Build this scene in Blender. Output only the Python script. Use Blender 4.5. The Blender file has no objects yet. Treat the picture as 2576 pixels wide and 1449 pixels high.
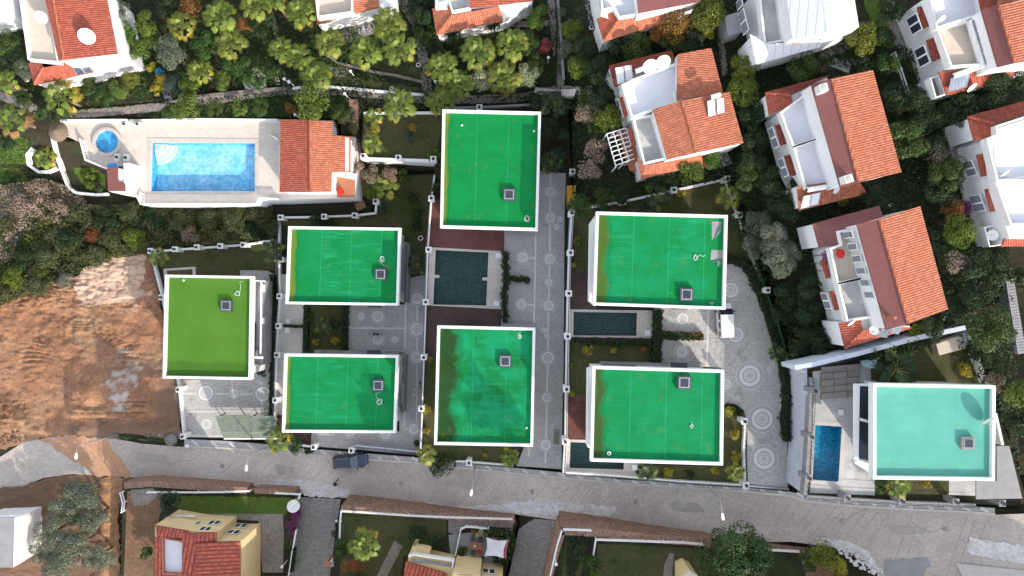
import bpy, bmesh, math, random
import numpy as np
from mathutils import Vector, Matrix, geometry
R = math.radians
random.seed(7)
S = 18.5      # pixels of the 2576-wide survey per metre on the ground
H = 95.0      # height of the drone above the low end of the street
scene = bpy.context.scene
col = scene.collection
# ------------------------------------------------------------ camera, world, sun
cam_d = bpy.data.cameras.new('camera'); cam = bpy.data.objects.new('camera', cam_d); col.objects.link(cam)
cam.location = (0, 0, H); cam_d.sensor_width = 36
cam_d.lens = 18.0 / (1288 / S / H); cam_d.clip_start = .5; cam_d.clip_end = 3000
scene.camera = cam
EL, AZ = R(25.5), R(144.3)          # sun: height, and azimuth clockwise from +Y
world = bpy.data.worlds.new('World'); scene.world = world; world.use_nodes = True
wn = world.node_tree.nodes; wl = world.node_tree.links
sky = wn.new('ShaderNodeTexSky'); sky.sky_type = 'NISHITA'; sky.sun_disc = False
sky.sun_elevation = EL; sky.sun_rotation = AZ; sky.air_density = 1.0
hsv = wn.new('ShaderNodeHueSaturation'); hsv.inputs['Saturation'].default_value = .38; hsv.inputs['Value'].default_value = 1.5      # sky greyed and brightened to lift the fill in the shade
wl.new(sky.outputs[0], hsv.inputs['Color']); wl.new(hsv.outputs[0], wn['Background'].inputs[0]); wn['Background'].inputs[1].default_value = 0.15
sd = bpy.data.lights.new('sun', 'SUN'); sd.energy = 2.9; sd.angle = R(.5); sd.color = (1, .90, .77)
sun = bpy.data.objects.new('sun', sd); col.objects.link(sun)
sdir = Vector((math.sin(AZ) * math.cos(EL), math.cos(AZ) * math.cos(EL), math.sin(EL)))
sun.rotation_euler = sdir.to_track_quat('Z', 'Y').to_euler(); sun.location = (0, 0, 150)
vs = scene.view_settings; vs.view_transform = 'Standard'; vs.look = 'None'; vs.exposure = 0.90; vs.gamma = 1
scene.cycles.max_bounces = 6; scene.cycles.transparent_max_bounces = 8
scene.cycles.diffuse_bounces = 3; scene.cycles.glossy_bounces = 2
# ------------------------------------------------------------ tagging
def tag(o, label=None, cat=None, group=None, kind=None):
    if label: o['label'] = label
    if cat: o['category'] = cat
    if group: o['group'] = group
    if kind: o['kind'] = kind
    return o
ORG = {}
def thing(name, label, cat, loc=(0, 0, 0), group=None):
    o = bpy.data.objects.new(name, None); col.objects.link(o); o.location = loc
    o.empty_display_size = .3; ORG[o.name] = Vector(loc)
    return tag(o, label, cat, group)
def link(name, me, mat, parent=None, shift=True):
    o = bpy.data.objects.new(name, me); col.objects.link(o)
    if mat is not None and len(me.materials) == 0: me.materials.append(mat)
    if parent is not None:
        o.parent = parent; org = ORG.get(parent.name, Vector((0, 0, 0)))
        if shift and org.length > 0: me.transform(Matrix.Translation(-org))
        ORG[o.name] = org
    return o
def copy_tree(o, parent=None):
    c = o.copy(); col.objects.link(c); c.parent = parent
    for ch in o.children: copy_tree(ch, c)
    return c
def put(proto, first, loc, rz, sc, label, group=None, cat=None):
    o = proto if first else copy_tree(proto)
    o.location = loc; o.rotation_euler = (0, 0, rz)
    o.scale = (sc, sc, sc) if not isinstance(sc, tuple) else sc
    tag(o, label, cat, group)
    return o
# ------------------------------------------------------------ mesh builder
class MB:
    def __init__(s): s.v = []; s.f = []; s.uv = []
    def face(s, pts, uvs=None):
        b = len(s.v); s.v += [tuple(p) for p in pts]; s.f.append(list(range(b, b + len(pts))))
        s.uv.append(uvs if uvs else [(p[0], p[1]) for p in pts]); return s
    def mass(s, pts, zb, cap=True):               # outline with its own top heights, straight down to zb
        pts = [Vector(p) for p in pts]
        if sum((pts[i - 1].x * p.y - p.x * pts[i - 1].y) for i, p in enumerate(pts)) < 0: pts = pts[::-1]
        if cap: s.face(pts)
        n = len(pts); d = 0
        for i in range(n):
            a, b = pts[i], pts[(i + 1) % n]; L = (Vector((b.x - a.x, b.y - a.y))).length
            za = zb if not callable(zb) else zb
            s.face([(a.x, a.y, zb), (b.x, b.y, zb), tuple(b), tuple(a)], [(d, zb), (d + L, zb), (d + L, b.z), (d, a.z)]); d += L
        s.face([(p.x, p.y, zb) for p in pts[::-1]])
        return s
    def prism(s, xy, z0, z1): return s.mass([(p[0], p[1], z1) for p in xy], z0)
    def box(s, x, y, z, w, d, h, a=0.0):           # centre x,y; bottom z
        c, n = math.cos(a), math.sin(a)
        return s.prism([(x + c * i * w / 2 - n * j * d / 2, y + n * i * w / 2 + c * j * d / 2) for i, j in ((-1, -1), (1, -1), (1, 1), (-1, 1))], z, z + h)
    def slab(s, pts, th=.15, uvdir=None):          # tilted panel, uv in metres along the first edge
        P = [Vector(p) for p in pts]
        u = (P[1] - P[0]).normalized(); n = u.cross(P[2] - P[1]).normalized(); v = n.cross(u)
        if n.z < 0: n = -n
        uv = [((p - P[0]).dot(u), (p - P[0]).dot(v)) for p in P]
        s.face(P, uv); Q = [p - Vector((0, 0, th)) for p in P]; s.face(Q[::-1], uv[::-1])
        for i in range(len(P)):
            j = (i + 1) % len(P); s.face([P[i], P[j], Q[j], Q[i]], [uv[i], uv[j], uv[j], uv[i]])
        return s
    def tube(s, pts, r, n=6, cap=True):
        P = [Vector(p) for p in pts]; rr = r if isinstance(r, (list, tuple)) else [r] * len(P); rings = []
        for i, p in enumerate(P):
            d = (P[min(i + 1, len(P) - 1)] - P[max(i - 1, 0)]).normalized()
            a = d.cross(Vector((0, 0, 1)) if abs(d.z) < .9 else Vector((1, 0, 0))).normalized(); b = d.cross(a)
            rings.append([p + (a * math.cos(2 * math.pi * k / n) + b * math.sin(2 * math.pi * k / n)) * rr[i] for k in range(n)])
        for i in range(len(P) - 1):
            for k in range(n):
                m = (k + 1) % n; s.face([rings[i][k], rings[i][m], rings[i + 1][m], rings[i + 1][k]])
        if cap: s.face(rings[0][::-1]); s.face(rings[-1])
        return s
    def lathe(s, x, y, prof, n=16, sx=1, sy=1):    # prof: (radius, z) list
        ring = [[(x + sx * r * math.cos(2 * math.pi * k / n), y + sy * r * math.sin(2 * math.pi * k / n), z) for k in range(n)] for r, z in prof]
        for i in range(len(ring) - 1):
            for k in range(n):
                m = (k + 1) % n; s.face([ring[i][k], ring[i][m], ring[i + 1][m], ring[i + 1][k]])
        return s
    def ball(s, c, r, n=10, m=6, sz=1, sx=1, sy=1):
        return s.lathe(c[0], c[1], [(r * math.sin(math.pi * i / m) + 1e-4, c[2] - sz * r * math.cos(math.pi * i / m)) for i in range(m + 1)], n, sx, sy)
    def mesh(s, name, smooth=False):
        me = bpy.data.meshes.new(name); me.from_pydata(s.v, [], s.f)
        ul = me.uv_layers.new(name='UVMap'); flat = [c for u in s.uv for p in u for c in p]
        ul.data.foreach_set('uv', flat)
        if smooth: me.polygons.foreach_set('use_smooth', [True] * len(me.polygons))
        me.update(); return me
    def build(s, name, mat, parent=None, smooth=False, shift=True):
        return link(name, s.mesh(name, smooth), mat, parent, shift)
# ------------------------------------------------------------ terrain and picture geometry
def lerp(x, tab):
    if x <= tab[0][0]: return tab[0][1]
    for (a, p), (b, q) in zip(tab, tab[1:]):
        if x <= b: return p + (q - p) * (x - a) / (b - a)
    return tab[-1][1]
GX = [(-42.6, 0), (-18.3, 1), (4.7, 5.5), (30.7, 11), (33, 12.2), (55, 17), (75, 21), (130, 28)]
def sm(t): t = max(0, min(1, t)); return t * t * (3 - 2 * t)
def gnat(x, y):
    z = lerp(x, GX); z = max(z, 5 * sm((y - 15.5) / 5)) if x < 12 else z
    z += 3.6 * sm((y - lerp(x, [(25, 4), (34, -8), (60, -16)])) / 8) * sm((x - 5) / 4)
    z += .055 * max(0, y - 15) + .14 * max(0, -y - 30.5) * sm((x + 48) / 6)
    return z
def W(u, v, z): f = (H - z) / H / S; return ((u - 1288) * f, (724.5 - v) * f)
LOTS = []    # (world polygon, level)
def inside(x, y, P):
    c = False; j = len(P) - 1
    for i in range(len(P)):
        a, b = P[i], P[j]
        if (a[1] > y) != (b[1] > y) and x < (b[0] - a[0]) * (y - a[1]) / (b[1] - a[1]) + a[0]: c = not c
        j = i
    return c
def g(x, y):
    for P, L in LOTS:
        if inside(x, y, P): return L
    return gnat(x, y)
def Z(u, v, h=0, fn=g):
    z = fn(*W(u, v, 0)) + h
    for _ in range(12):
        z = .5 * z + .5 * (fn(*W(u, v, z)) + h)
    return z
def G3(u, v, h=0, fn=g):          # point seen at u,v that stands h above the ground under it
    z = Z(u, v, h, fn); x, y = W(u, v, z); return (x, y, z)
def T(c, r):                      # survey tile: 3 tile px = 1 survey px
    def q(*a): return [(c * 644 + a[i] / 3, r * 483 + a[i + 1] / 3) for i in range(0, len(a), 2)]
    return q
def D(*a): return [(a[i], a[i + 1]) for i in range(0, len(a), 2)]
def WP(pts, z): return [W(u, v, z) for u, v in pts]
def W3(pts, z): return [W(u, v, z) + (z,) for u, v in pts]
def sheet(name, pts, mat, level=None, off=.02, holes=(), kind='structure', step=40, label=None, cat=None, parent=None, wob=0):
    """flat ground covering whose outline is read in the survey; lies on a terrace or is draped on the terrain"""
    if wob:
        q = []; rnd = random.Random(len(pts) * 31 + int(pts[0][0]))
        for i in range(len(pts)):
            a, b = pts[i], pts[(i + 1) % len(pts)]; n = max(1, int(math.hypot(b[0] - a[0], b[1] - a[1]) / (wob * 2.5)))
            for k in range(n): q.append((a[0] + (b[0] - a[0]) * k / n + rnd.uniform(-wob, wob), a[1] + (b[1] - a[1]) * k / n + rnd.uniform(-wob, wob)))
        pts = q
    loops = [[Vector((p[0], p[1], 0)) for p in pts]] + [[Vector((p[0], p[1], 0)) for p in h] for h in holes]
    tri = geometry.tessellate_polygon(loops); vv = [v for l in loops for v in l]
    bm = bmesh.new(); bv = [bm.verts.new(v) for v in vv]
    for t in tri:
        try: bm.faces.new([bv[i] for i in t])
        except ValueError: pass
    if level is None:
        us = [p[0] for p in pts]; ws = [p[1] for p in pts]
        for ax, lo, hi in ((0, min(us), max(us)), (1, min(ws), max(ws))):
            k = math.floor(lo / step) * step + step
            while k < hi:
                co = Vector((k, 0, 0)) if ax == 0 else Vector((0, k, 0)); no = Vector((1, 0, 0)) if ax == 0 else Vector((0, 1, 0))
                bmesh.ops.bisect_plane(bm, geom=bm.verts[:] + bm.edges[:] + bm.faces[:], plane_co=co, plane_no=no); k += step
    for v in bm.verts:
        u, w = v.co.x, v.co.y
        if level is None: x, y, z = G3(u, w, 0, gnat); v.co = (x, y, z + off)
        else: x, y = W(u, w, level); v.co = (x, y, level + off)
    bmesh.ops.recalc_face_normals(bm, faces=bm.faces[:]); bm.normal_update()
    if sum(f.normal.z * f.calc_area() for f in bm.faces) < 0: bmesh.ops.reverse_faces(bm, faces=bm.faces[:])
    me = bpy.data.meshes.new(name); bm.to_mesh(me); bm.free()
    o = link(name, me, mat, parent)
    if parent is None: tag(o, label, cat, None, kind)
    return o
def offs(pts, w, closed=False):   # mitred offsets to both sides
    P = [Vector(p[:2]) for p in pts]; n = len(P); A = []; B = []
    for i in range(n):
        d0 = (P[i] - P[i - 1]) if (i > 0 or closed) else (P[1] - P[0]); d1 = (P[(i + 1) % n] - P[i]) if (i < n - 1 or closed) else d0
        d0 = d0.normalized(); d1 = d1.normalized(); m = (d0 + d1)
        m = m.normalized() if m.length > 1e-4 else d0; nn = Vector((-m.y, m.x)); k = w / 2 / max(.4, nn.dot(Vector((-d0.y, d0.x))))
        A.append(P[i] + nn * k); B.append(P[i] - nn * k)
    return A, B
def wallmb(mb, pts, w, h, zb=None, closed=False):   # pts (x,y,z ground); top z+h
    A, B = offs(pts, w, closed); n = len(pts); zz = [p[2] for p in pts]
    for i in range(n if closed else n - 1):
        j = (i + 1) % n; a0, a1, b0, b1 = A[i], A[j], B[i], B[j]
        t0, t1 = zz[i] + h, zz[j] + h; l0, l1 = (zz[i] - .6, zz[j] - .6) if zb is None else (zb, zb); L = (a1 - a0).length
        mb.face([(*b0, t0), (*b1, t1), (*a1, t1), (*a0, t0)])
        mb.face([(*b0, l0), (*b1, l1), (*b1, t1), (*b0, t0)], [(0, l0), (L, l1), (L, t1), (0, t0)])
        mb.face([(*a1, l1), (*a0, l0), (*a0, t0), (*a1, t1)], [(L, l1), (0, l0), (0, t0), (L, t1)])
        if not closed and i == 0: mb.face([(*a0, l0), (*b0, l0), (*b0, t0), (*a0, t0)])
        if not closed and i == n - 2: mb.face([(*b1, l1), (*a1, l1), (*a1, t1), (*b1, t1)])
    return mb
def dens(pts, step=2.0):
    out = []
    for a, b in zip(pts, pts[1:]):
        n = max(1, int(math.hypot(b[0] - a[0], b[1] - a[1]) / step))
        out += [tuple(a[k] + (b[k] - a[k]) * i / n for k in range(len(a))) for i in range(n)]
    return out + [tuple(pts[-1])]
# ------------------------------------------------------------ materials
MATS = {}
GRAIN = dict(garden_soil=.4, shaded_lawn=.35, green_grass=.35, concrete_road=.20, fresh_cement=.28, earth_dust_on_road=.3, grey_cobble=.20, pale_cobble=.16, driveway_block=.25, dug_orange_earth=.42, dug_brown_earth=.5, grey_earth=.4, brown_earth=.4, orange_earth=.4, crazy_paving=.3, rubble_stone_wall=.4, travertine=.08, beige_pool_tile=.07, orange_roof_tile=.22, red_roof_tile=.22, shaded_red_roof_tile=.3, tall_roof_tile=.2, maroon_felt_roof=.12, grey_concrete=.12, grey_terrace=.12, red_brown_decking=.25, dark_brown_decking=.25, dark_green_mosaic=.3, teal_mosaic=.3, white_trim=.05, white_render=.05)
def mat(name, c1, c2=None, scale=3.0, rough=.85, bump=0.0, pat=None, c3=None, metal=0.0, spec=.3, det=6, rnd=0.0, co='Object', bscale=None, f=.5, alpha=None, mort=.02, blot=None, bfac=.4):
    m = bpy.data.materials.new(name); m.use_nodes = True; N = m.node_tree.nodes; L = m.node_tree.links
    b = N['Principled BSDF']; b.inputs['Roughness'].default_value = rough; b.inputs['Metallic'].default_value = metal
    b.inputs['Specular IOR Level'].default_value = spec
    c2 = c2 or tuple(x * .8 for x in c1); tc = N.new('ShaderNodeTexCoord'); V = tc.outputs['UV' if co == 'UV' else 'Object']
    def noise(sc, d=det, r=.6):
        n = N.new('ShaderNodeTexNoise'); n.inputs['Scale'].default_value = sc; n.inputs['Detail'].default_value = d; n.inputs['Roughness'].default_value = r
        L.new(V, n.inputs['Vector']); return n
    def mix(fac, a, bb, mode='MIX'):
        x = N.new('ShaderNodeMix'); x.data_type = 'RGBA'; x.blend_type = mode
        for s_, v_ in ((x.inputs[0], fac), (x.inputs[6], a), (x.inputs[7], bb)):
            if isinstance(v_, (int, float)): s_.default_value = v_
            elif isinstance(v_, tuple): s_.default_value = (*v_, 1)
            else: L.new(v_, s_)
        return x.outputs[2]
    def ramp(src, a, c):
        r = N.new('ShaderNodeMapRange'); r.inputs[1].default_value = a; r.inputs[2].default_value = c; L.new(src, r.inputs[0]); return r.outputs[0]
    n1 = noise(scale); colr = mix(ramp(n1.outputs[0], .5 - f * .4, .5 + f * .4), c1, c2)
    hgt = n1.outputs[0]
    if pat and pat[0] == 'brick':
        k = N.new('ShaderNodeTexBrick'); k.inputs['Scale'].default_value = 1; k.inputs['Brick Width'].default_value = pat[1]; k.inputs['Row Height'].default_value = pat[2]
        k.inputs['Mortar Size'].default_value = mort; k.inputs['Mortar Smooth'].default_value = .3; k.inputs['Bias'].default_value = 0
        L.new(V, k.inputs['Vector']); k.inputs['Color1'].default_value = (1, 1, 1, 1); k.inputs['Color2'].default_value = (pat[3],) * 3 + (1,)
        k.inputs['Mortar'].default_value = (*(c3 or (.3, .3, .3)), 1)
        if c3: kk = mix(k.outputs['Fac'], mix(1.0, colr, k.outputs['Color'], 'MULTIPLY'), c3)
        else: kk = mix(1.0, colr, k.outputs['Color'], 'MULTIPLY')
        colr = kk
    if pat and pat[0] == 'tile':        # clay roof: ridged columns down the slope, rows along it
        w = N.new('ShaderNodeTexWave'); w.inputs['Scale'].default_value = .314 / pat[1]; w.bands_direction = 'X'; w.inputs['Distortion'].default_value = .25; w.inputs['Detail Scale'].default_value = 3
        L.new(V, w.inputs['Vector'])
        k = N.new('ShaderNodeTexBrick'); k.offset = 0; k.inputs['Scale'].default_value = 1; k.inputs['Brick Width'].default_value = pat[1]; k.inputs['Row Height'].default_value = .36
        k.inputs['Mortar Size'].default_value = .012; k.inputs['Color1'].default_value = (.68, .68, .68, 1); k.inputs['Color2'].default_value = (1.25, 1.15, 1.05, 1); k.inputs['Mortar'].default_value = (.55, .5, .5, 1); L.new(V, k.inputs['Vector'])
        colr = mix(1.0, colr, k.outputs['Color'], 'MULTIPLY'); colr = mix(ramp(w.outputs['Fac'], .0, .55), c3 or tuple(x * .4 for x in c1), colr); hgt = w.outputs['Fac']
        bump = bump or .6
    if pat and pat[0] == 'lines':       # boards / panels: width, darkness, direction
        w = N.new('ShaderNodeTexWave'); w.inputs['Scale'].default_value = .314 / pat[1]; w.bands_direction = pat[3]; w.wave_profile = 'SAW'; L.new(V, w.inputs['Vector'])
        colr = mix(ramp(w.outputs['Fac'], 0, .12), tuple(x * pat[2] for x in c1), colr)
        hgt = w.outputs['Fac']
    if pat and pat[0] == 'cells':       # crazy paving / rubble
        vo = N.new('ShaderNodeTexVoronoi'); vo.feature = 'DISTANCE_TO_EDGE'; vo.inputs['Scale'].default_value = pat[1]; L.new(V, vo.inputs['Vector'])
        vc = N.new('ShaderNodeTexVoronoi'); vc.inputs['Scale'].default_value = pat[1]; L.new(V, vc.inputs['Vector'])
        bw = N.new('ShaderNodeSeparateColor'); L.new(vc.outputs['Color'], bw.inputs[0]); colr = mix(ramp(bw.outputs[0], -.6, 1.0), mix(pat[2], colr, (.03, .03, .03)), colr); colr = mix(ramp(vo.outputs['Distance'], 0, .08), c3 or tuple(x * .4 for x in c1), colr); hgt = vo.outputs['Distance']
    if blot:                            # broad stains: colour, scale, low, high
        n3 = noise(blot[1], 8, .65); colr = mix(ramp(n3.outputs[0], blot[2], blot[3]), colr, blot[0])
    if pat and pat[0] == 'rings':       # round cobble medallion, uv centred on each disc
        ln = N.new('ShaderNodeVectorMath'); ln.operation = 'LENGTH'; uvn = N.new('ShaderNodeUVMap'); L.new(uvn.outputs[0], ln.inputs[0])
        cr = N.new('ShaderNodeValToRGB'); cr.color_ramp.interpolation = 'CONSTANT'; e = cr.color_ramp.elements
        st = [(0, 1), (.1, .1), (.14, .8), (.24, .1), (.29, .8), (.38, .1), (.43, .9), (.54, .1), (.60, .35), (.70, .1), (.74, .85), (.97, .1)]
        e[0].position = 0; e[0].color = (1, 1, 1, 1); e[1].position = .1; e[1].color = (.1, .1, .1, 1)
        for p_, v_ in st[2:]: q_ = e.new(p_); q_.color = (v_, v_, v_, 1)
        L.new(ln.outputs['Value'], cr.inputs[0]); n4 = noise(9, 4, .7)
        fm = N.new('ShaderNodeMath'); fm.operation = 'MULTIPLY'; L.new(cr.outputs[0], fm.inputs[0]); L.new(ramp(n4.outputs[0], .30, .42), fm.inputs[1])
        colr = mix(fm.outputs[0], c3, colr)
    if rnd:
        oi = N.new('ShaderNodeObjectInfo'); hs = N.new('ShaderNodeHueSaturation')
        gm = N.new('ShaderNodeNewGeometry'); vr = N.new('ShaderNodeMapRange'); vr.inputs[3].default_value = 1 - rnd; vr.inputs[4].default_value = 1 + rnd; L.new(gm.outputs['Random Per Island'], vr.inputs[0])
        hr = N.new('ShaderNodeMapRange'); hr.inputs[3].default_value = .5 - rnd * .06; hr.inputs[4].default_value = .5 + rnd * .05; L.new(oi.outputs['Random'], hr.inputs[0])
        L.new(hr.outputs[0], hs.inputs['Hue']); L.new(vr.outputs[0], hs.inputs['Value']); L.new(colr, hs.inputs['Color']); colr = hs.outputs[0]
    gr = GRAIN.get(name, 0)
    if gr:                              # fine speckle: grit, wear, single stones
        g1 = noise(3.2, 10, .8); gm_ = N.new('ShaderNodeMapRange'); gm_.inputs[1].default_value = .35; gm_.inputs[2].default_value = .65; gm_.inputs[3].default_value = 1 - gr; gm_.inputs[4].default_value = 1 + gr * .8; L.new(g1.outputs[0], gm_.inputs[0]); colr = mix(1.0, colr, gm_.outputs[0], 'MULTIPLY')
    L.new(colr, b.inputs['Base Color'])
    if bump:
        bp = N.new('ShaderNodeBump'); bp.inputs['Strength'].default_value = bump; bp.inputs['Distance'].default_value = .1; L.new(hgt, bp.inputs['Height'])
        if bscale:
            n2 = noise(bscale, 8, .7); L.new(n2.outputs[0], bp.inputs['Height'])
        L.new(bp.outputs[0], b.inputs['Normal'])
    MATS[name] = m; return m
def leafmat(name, c1, c2, rnd=.45, tr=.25, scale=.8):
    m = mat(name, c1, c2, scale, .55, 0, rnd=rnd, spec=.35, f=.6); N = m.node_tree.nodes; L = m.node_tree.links
    b = N['Principled BSDF']; t = N.new('ShaderNodeBsdfTranslucent'); mx = N.new('ShaderNodeMixShader'); mx.inputs[0].default_value = tr
    src = b.inputs['Base Color'].links[0].from_socket; L.new(src, t.inputs[0])
    L.new(b.outputs[0], mx.inputs[1]); L.new(t.outputs[0], mx.inputs[2]); L.new(mx.outputs[0], N['Material Output'].inputs[0]); return m
def watermat(name, tint, bump=.25, scale=2.2, ior=1.33, wash=None):
    m = bpy.data.materials.new(name); m.use_nodes = True; N = m.node_tree.nodes; L = m.node_tree.links; N.clear()
    o = N.new('ShaderNodeOutputMaterial'); t = N.new('ShaderNodeBsdfTransparent'); t.inputs[0].default_value = (*tint, 1)
    gl = N.new('ShaderNodeBsdfGlossy'); gl.inputs['Roughness'].default_value = .04; mx = N.new('ShaderNodeMixShader'); fr = N.new('ShaderNodeFresnel'); fr.inputs[0].default_value = ior
    n = N.new('ShaderNodeTexNoise'); n.inputs['Scale'].default_value = scale; n.inputs['Detail'].default_value = 3; tc = N.new('ShaderNodeTexCoord'); L.new(tc.outputs['Object'], n.inputs['Vector'])
    bp = N.new('ShaderNodeBump'); bp.inputs['Strength'].default_value = bump; bp.inputs['Distance'].default_value = .06; L.new(n.outputs[0], bp.inputs['Height']); L.new(bp.outputs[0], gl.inputs['Normal']); L.new(bp.outputs[0], fr.inputs['Normal'])
    r = N.new('ShaderNodeMapRange'); r.inputs[1].default_value = .3; r.inputs[2].default_value = .7; r.inputs[3].default_value = .72; r.inputs[4].default_value = 1.15; L.new(n.outputs[0], r.inputs[0])
    mm = N.new('ShaderNodeMix'); mm.data_type = 'RGBA'; mm.blend_type = 'MULTIPLY'; mm.inputs[0].default_value = 1; mm.inputs[6].default_value = (*tint, 1); L.new(r.outputs[0], mm.inputs[7]); L.new(mm.outputs[2], t.inputs[0])
    gn = N.new('ShaderNodeNewGeometry'); sb_ = N.new('ShaderNodeMath'); sb_.operation = 'SUBTRACT'; sb_.use_clamp = True; L.new(fr.outputs[0], sb_.inputs[0]); L.new(gn.outputs['Backfacing'], sb_.inputs[1]); L.new(sb_.outputs[0], mx.inputs[0]); L.new(t.outputs[0], mx.inputs[1]); L.new(gl.outputs[0], mx.inputs[2]); L.new(mx.outputs[0], o.inputs[0]); return m
white = mat('white_render', (.80, .80, .80), (.74, .74, .75), 1.2, .8, .1, blot=((.62, .60, .58), .35, .62, .8))
white_trim = mat('white_trim', (.78, .78, .77), (.72, .72, .71), 2, .6, blot=((.60, .59, .57), .9, .60, .78))
blue_wall = mat('pale_blue_render', (.56, .60, .68), (.46, .51, .60), .8, .85, .1, blot=((.38, .42, .50), .4, .55, .75))
cream = mat('yellow_render', (.72, .56, .30), (.66, .50, .27), 1, .85, .05)
soil = mat('garden_soil', (.040, .030, .018), (.018, .020, .011), 1.1, .95, .6, bscale=4, blot=((.03, .05, .012), .25, .5, .62))
dirt = mat('orange_earth', (.40, .20, .105), (.29, .145, .08), .5, .95, 1.0, bscale=2.2, blot=((.40, .26, .17), .09, .46, .62))
dirt2 = mat('brown_earth', (.21, .12, .07), (.13, .08, .05), .6, .95, 1.0, bscale=2.5, blot=((.24, .19, .15), .15, .5, .65))
greyearth = mat('grey_earth', (.27, .25, .24), (.16, .14, .13), .7, .95, .9, bscale=2, blot=((.5, .5, .52), .35, .55, .7))
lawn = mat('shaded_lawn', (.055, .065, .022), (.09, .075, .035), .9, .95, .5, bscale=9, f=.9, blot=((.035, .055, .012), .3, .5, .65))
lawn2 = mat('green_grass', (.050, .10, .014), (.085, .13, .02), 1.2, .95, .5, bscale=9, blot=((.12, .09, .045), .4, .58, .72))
road_m = mat('concrete_road', (.51, .445, .395), (.36, .32, .29), .5, .9, .9, bscale=5, blot=((.58, .52, .47), .10, .45, .7), f=.8)
cement = mat('fresh_cement', (.70, .68, .68), (.47, .44, .42), .9, .9, .9, bscale=3, f=.6)
dust = mat('earth_dust_on_road', (.52, .29, .17), (.42, .25, .16), .4, .95, .3, bscale=5)
joint = mat('road_joint', (.27, .25, .23), (.42, .39, .36), 2, .9)
cobble = mat('grey_cobble', (.48, .465, .46), (.39, .38, .38), .5, .85, .5, pat=('brick', .30, .22, .86), c3=(.29, .285, .285), mort=.03, blot=((.30, .29, .285), .35, .55, .75))
cobble2 = mat('pale_cobble', (.56, .54, .52), (.46, .445, .43), .5, .85, .5, pat=('brick', .30, .22, .78), c3=(.30, .295, .29), mort=.03, blot=((.22, .215, .21), .45, .58, .74))
brickpave = mat('driveway_block', (.37, .355, .335), (.28, .27, .255), .6, .85, .5, pat=('brick', .5, .28, .75), c3=(.23, .22, .21), mort=.04)
medal = mat('medallion_cobble', (.30, .30, .30), (.26, .26, .26), 2, .85, .2, pat=('rings',), c3=(.72, .71, .69))
linep = mat('pale_cobble_line', (.58, .57, .56), (.50, .49, .48), 3, .85)
travert = mat('travertine', (.56, .51, .47), (.48, .44, .41), .6, .6, 0, pat=('brick', .9, .6, .93), c3=(.40, .37, .34), mort=.015)
decktile = mat('beige_pool_tile', (.66, .59, .52), (.58, .52, .47), .4, .55, 0, pat=('brick', .55, .28, .9), c3=(.50, .45, .41), mort=.018, blot=((.50, .42, .36), .25, .6, .8))
stone = mat('crazy_paving', (.30, .26, .23), (.22, .195, .175), .7, .85, .6, pat=('cells', 2.2, .3), c3=(.15, .13, .115))
stonewall = mat('rubble_stone_wall', (.43, .25, .17), (.31, .20, .15), 1.2, .9, 1.0, pat=('cells', 2.6, .5), c3=(.14, .09, .07), bscale=None)
wood = mat('red_brown_decking', (.145, .052, .040), (.09, .035, .03), .7, .6, .2, pat=('lines', .16, .45, 'X'), blot=((.24, .12, .09), .3, .6, .78))
wood2 = mat('dark_brown_decking', (.075, .042, .036), (.05, .03, .028), .7, .6, .2, pat=('lines', .16, .45, 'X'))
tile = mat('orange_roof_tile', (.49, .195, .12), (.41, .15, .09), .5, .75, .6, pat=('tile', .25), co='UV', c3=(.38, .10, .05), blot=((.42, .12, .06), .22, .5, .7))
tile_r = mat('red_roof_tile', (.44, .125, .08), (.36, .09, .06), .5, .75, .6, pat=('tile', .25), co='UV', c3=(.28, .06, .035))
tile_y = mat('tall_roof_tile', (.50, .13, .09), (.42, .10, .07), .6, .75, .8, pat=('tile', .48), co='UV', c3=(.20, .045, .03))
tile_d = mat('shaded_red_roof_tile', (.33, .075, .05), (.24, .055, .04), .5, .8, .6, pat=('tile', .25), co='UV', c3=(.13, .03, .02))  # darker copy of the red tile with shade put into the colour
maroon = mat('maroon_felt_roof', (.215, .082, .075), (.185, .07, .068), 1, .8, .15, bscale=12)
metalroof = mat('white_sheet_roof', (.54, .56, .59), (.50, .52, .56), .5, .5, .5, pat=('lines', .9, .5, 'X'), co='UV')
shingle = mat('sage_shingle', (.20, .245, .19), (.15, .19, .15), 1.2, .85, .2, pat=('brick', .42, .26, .8), co='UV', c3=(.06, .075, .06), mort=.02)
terr_b = mat('beige_terrace_tile', (.62, .53, .43), (.55, .47, .40), 1, .7, 0, pat=('brick', .5, .5, .95), c3=(.5, .43, .36), mort=.012)
terr_w = mat('white_terrace', (.72, .73, .78), (.64, .65, .70), .5, .7, .05, blot=((.55, .56, .6), .4, .6, .8))
terr_g = mat('grey_terrace', (.47, .46, .45), (.36, .36, .36), .8, .8, .1, blot=((.55, .54, .53), .5, .5, .7))
greyslab = mat('grey_concrete', (.31, .305, .31), (.23, .225, .23), .8, .85, .2, blot=((.2, .2, .21), .5, .6, .75))
glass_d = mat('dark_glass', (.02, .03, .045), (.035, .045, .06), .6, .08, spec=.8)
glass_b = mat('pale_glass', (.22, .25, .29), (.16, .18, .22), 1.5, .12, spec=.7)
black = mat('black_metal', (.015, .015, .018), None, 2, .5)
dkgrey = mat('dark_grey_paint', (.07, .075, .085), None, 2, .5)
steel = mat('brushed_steel', (.55, .56, .58), None, 3, .3, metal=.7)
terracotta = mat('terracotta', (.42, .17, .09), (.35, .14, .08), 2, .8)
redpaint = mat('red_paint', (.55, .03, .02), None, 2, .5)
bark = mat('bark', (.12, .085, .055), (.07, .05, .035), 3, .9, .5)
palmbark = mat('palm_trunk_fibre', (.26, .19, .12), (.16, .115, .07), 4, .9, .6)
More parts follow.
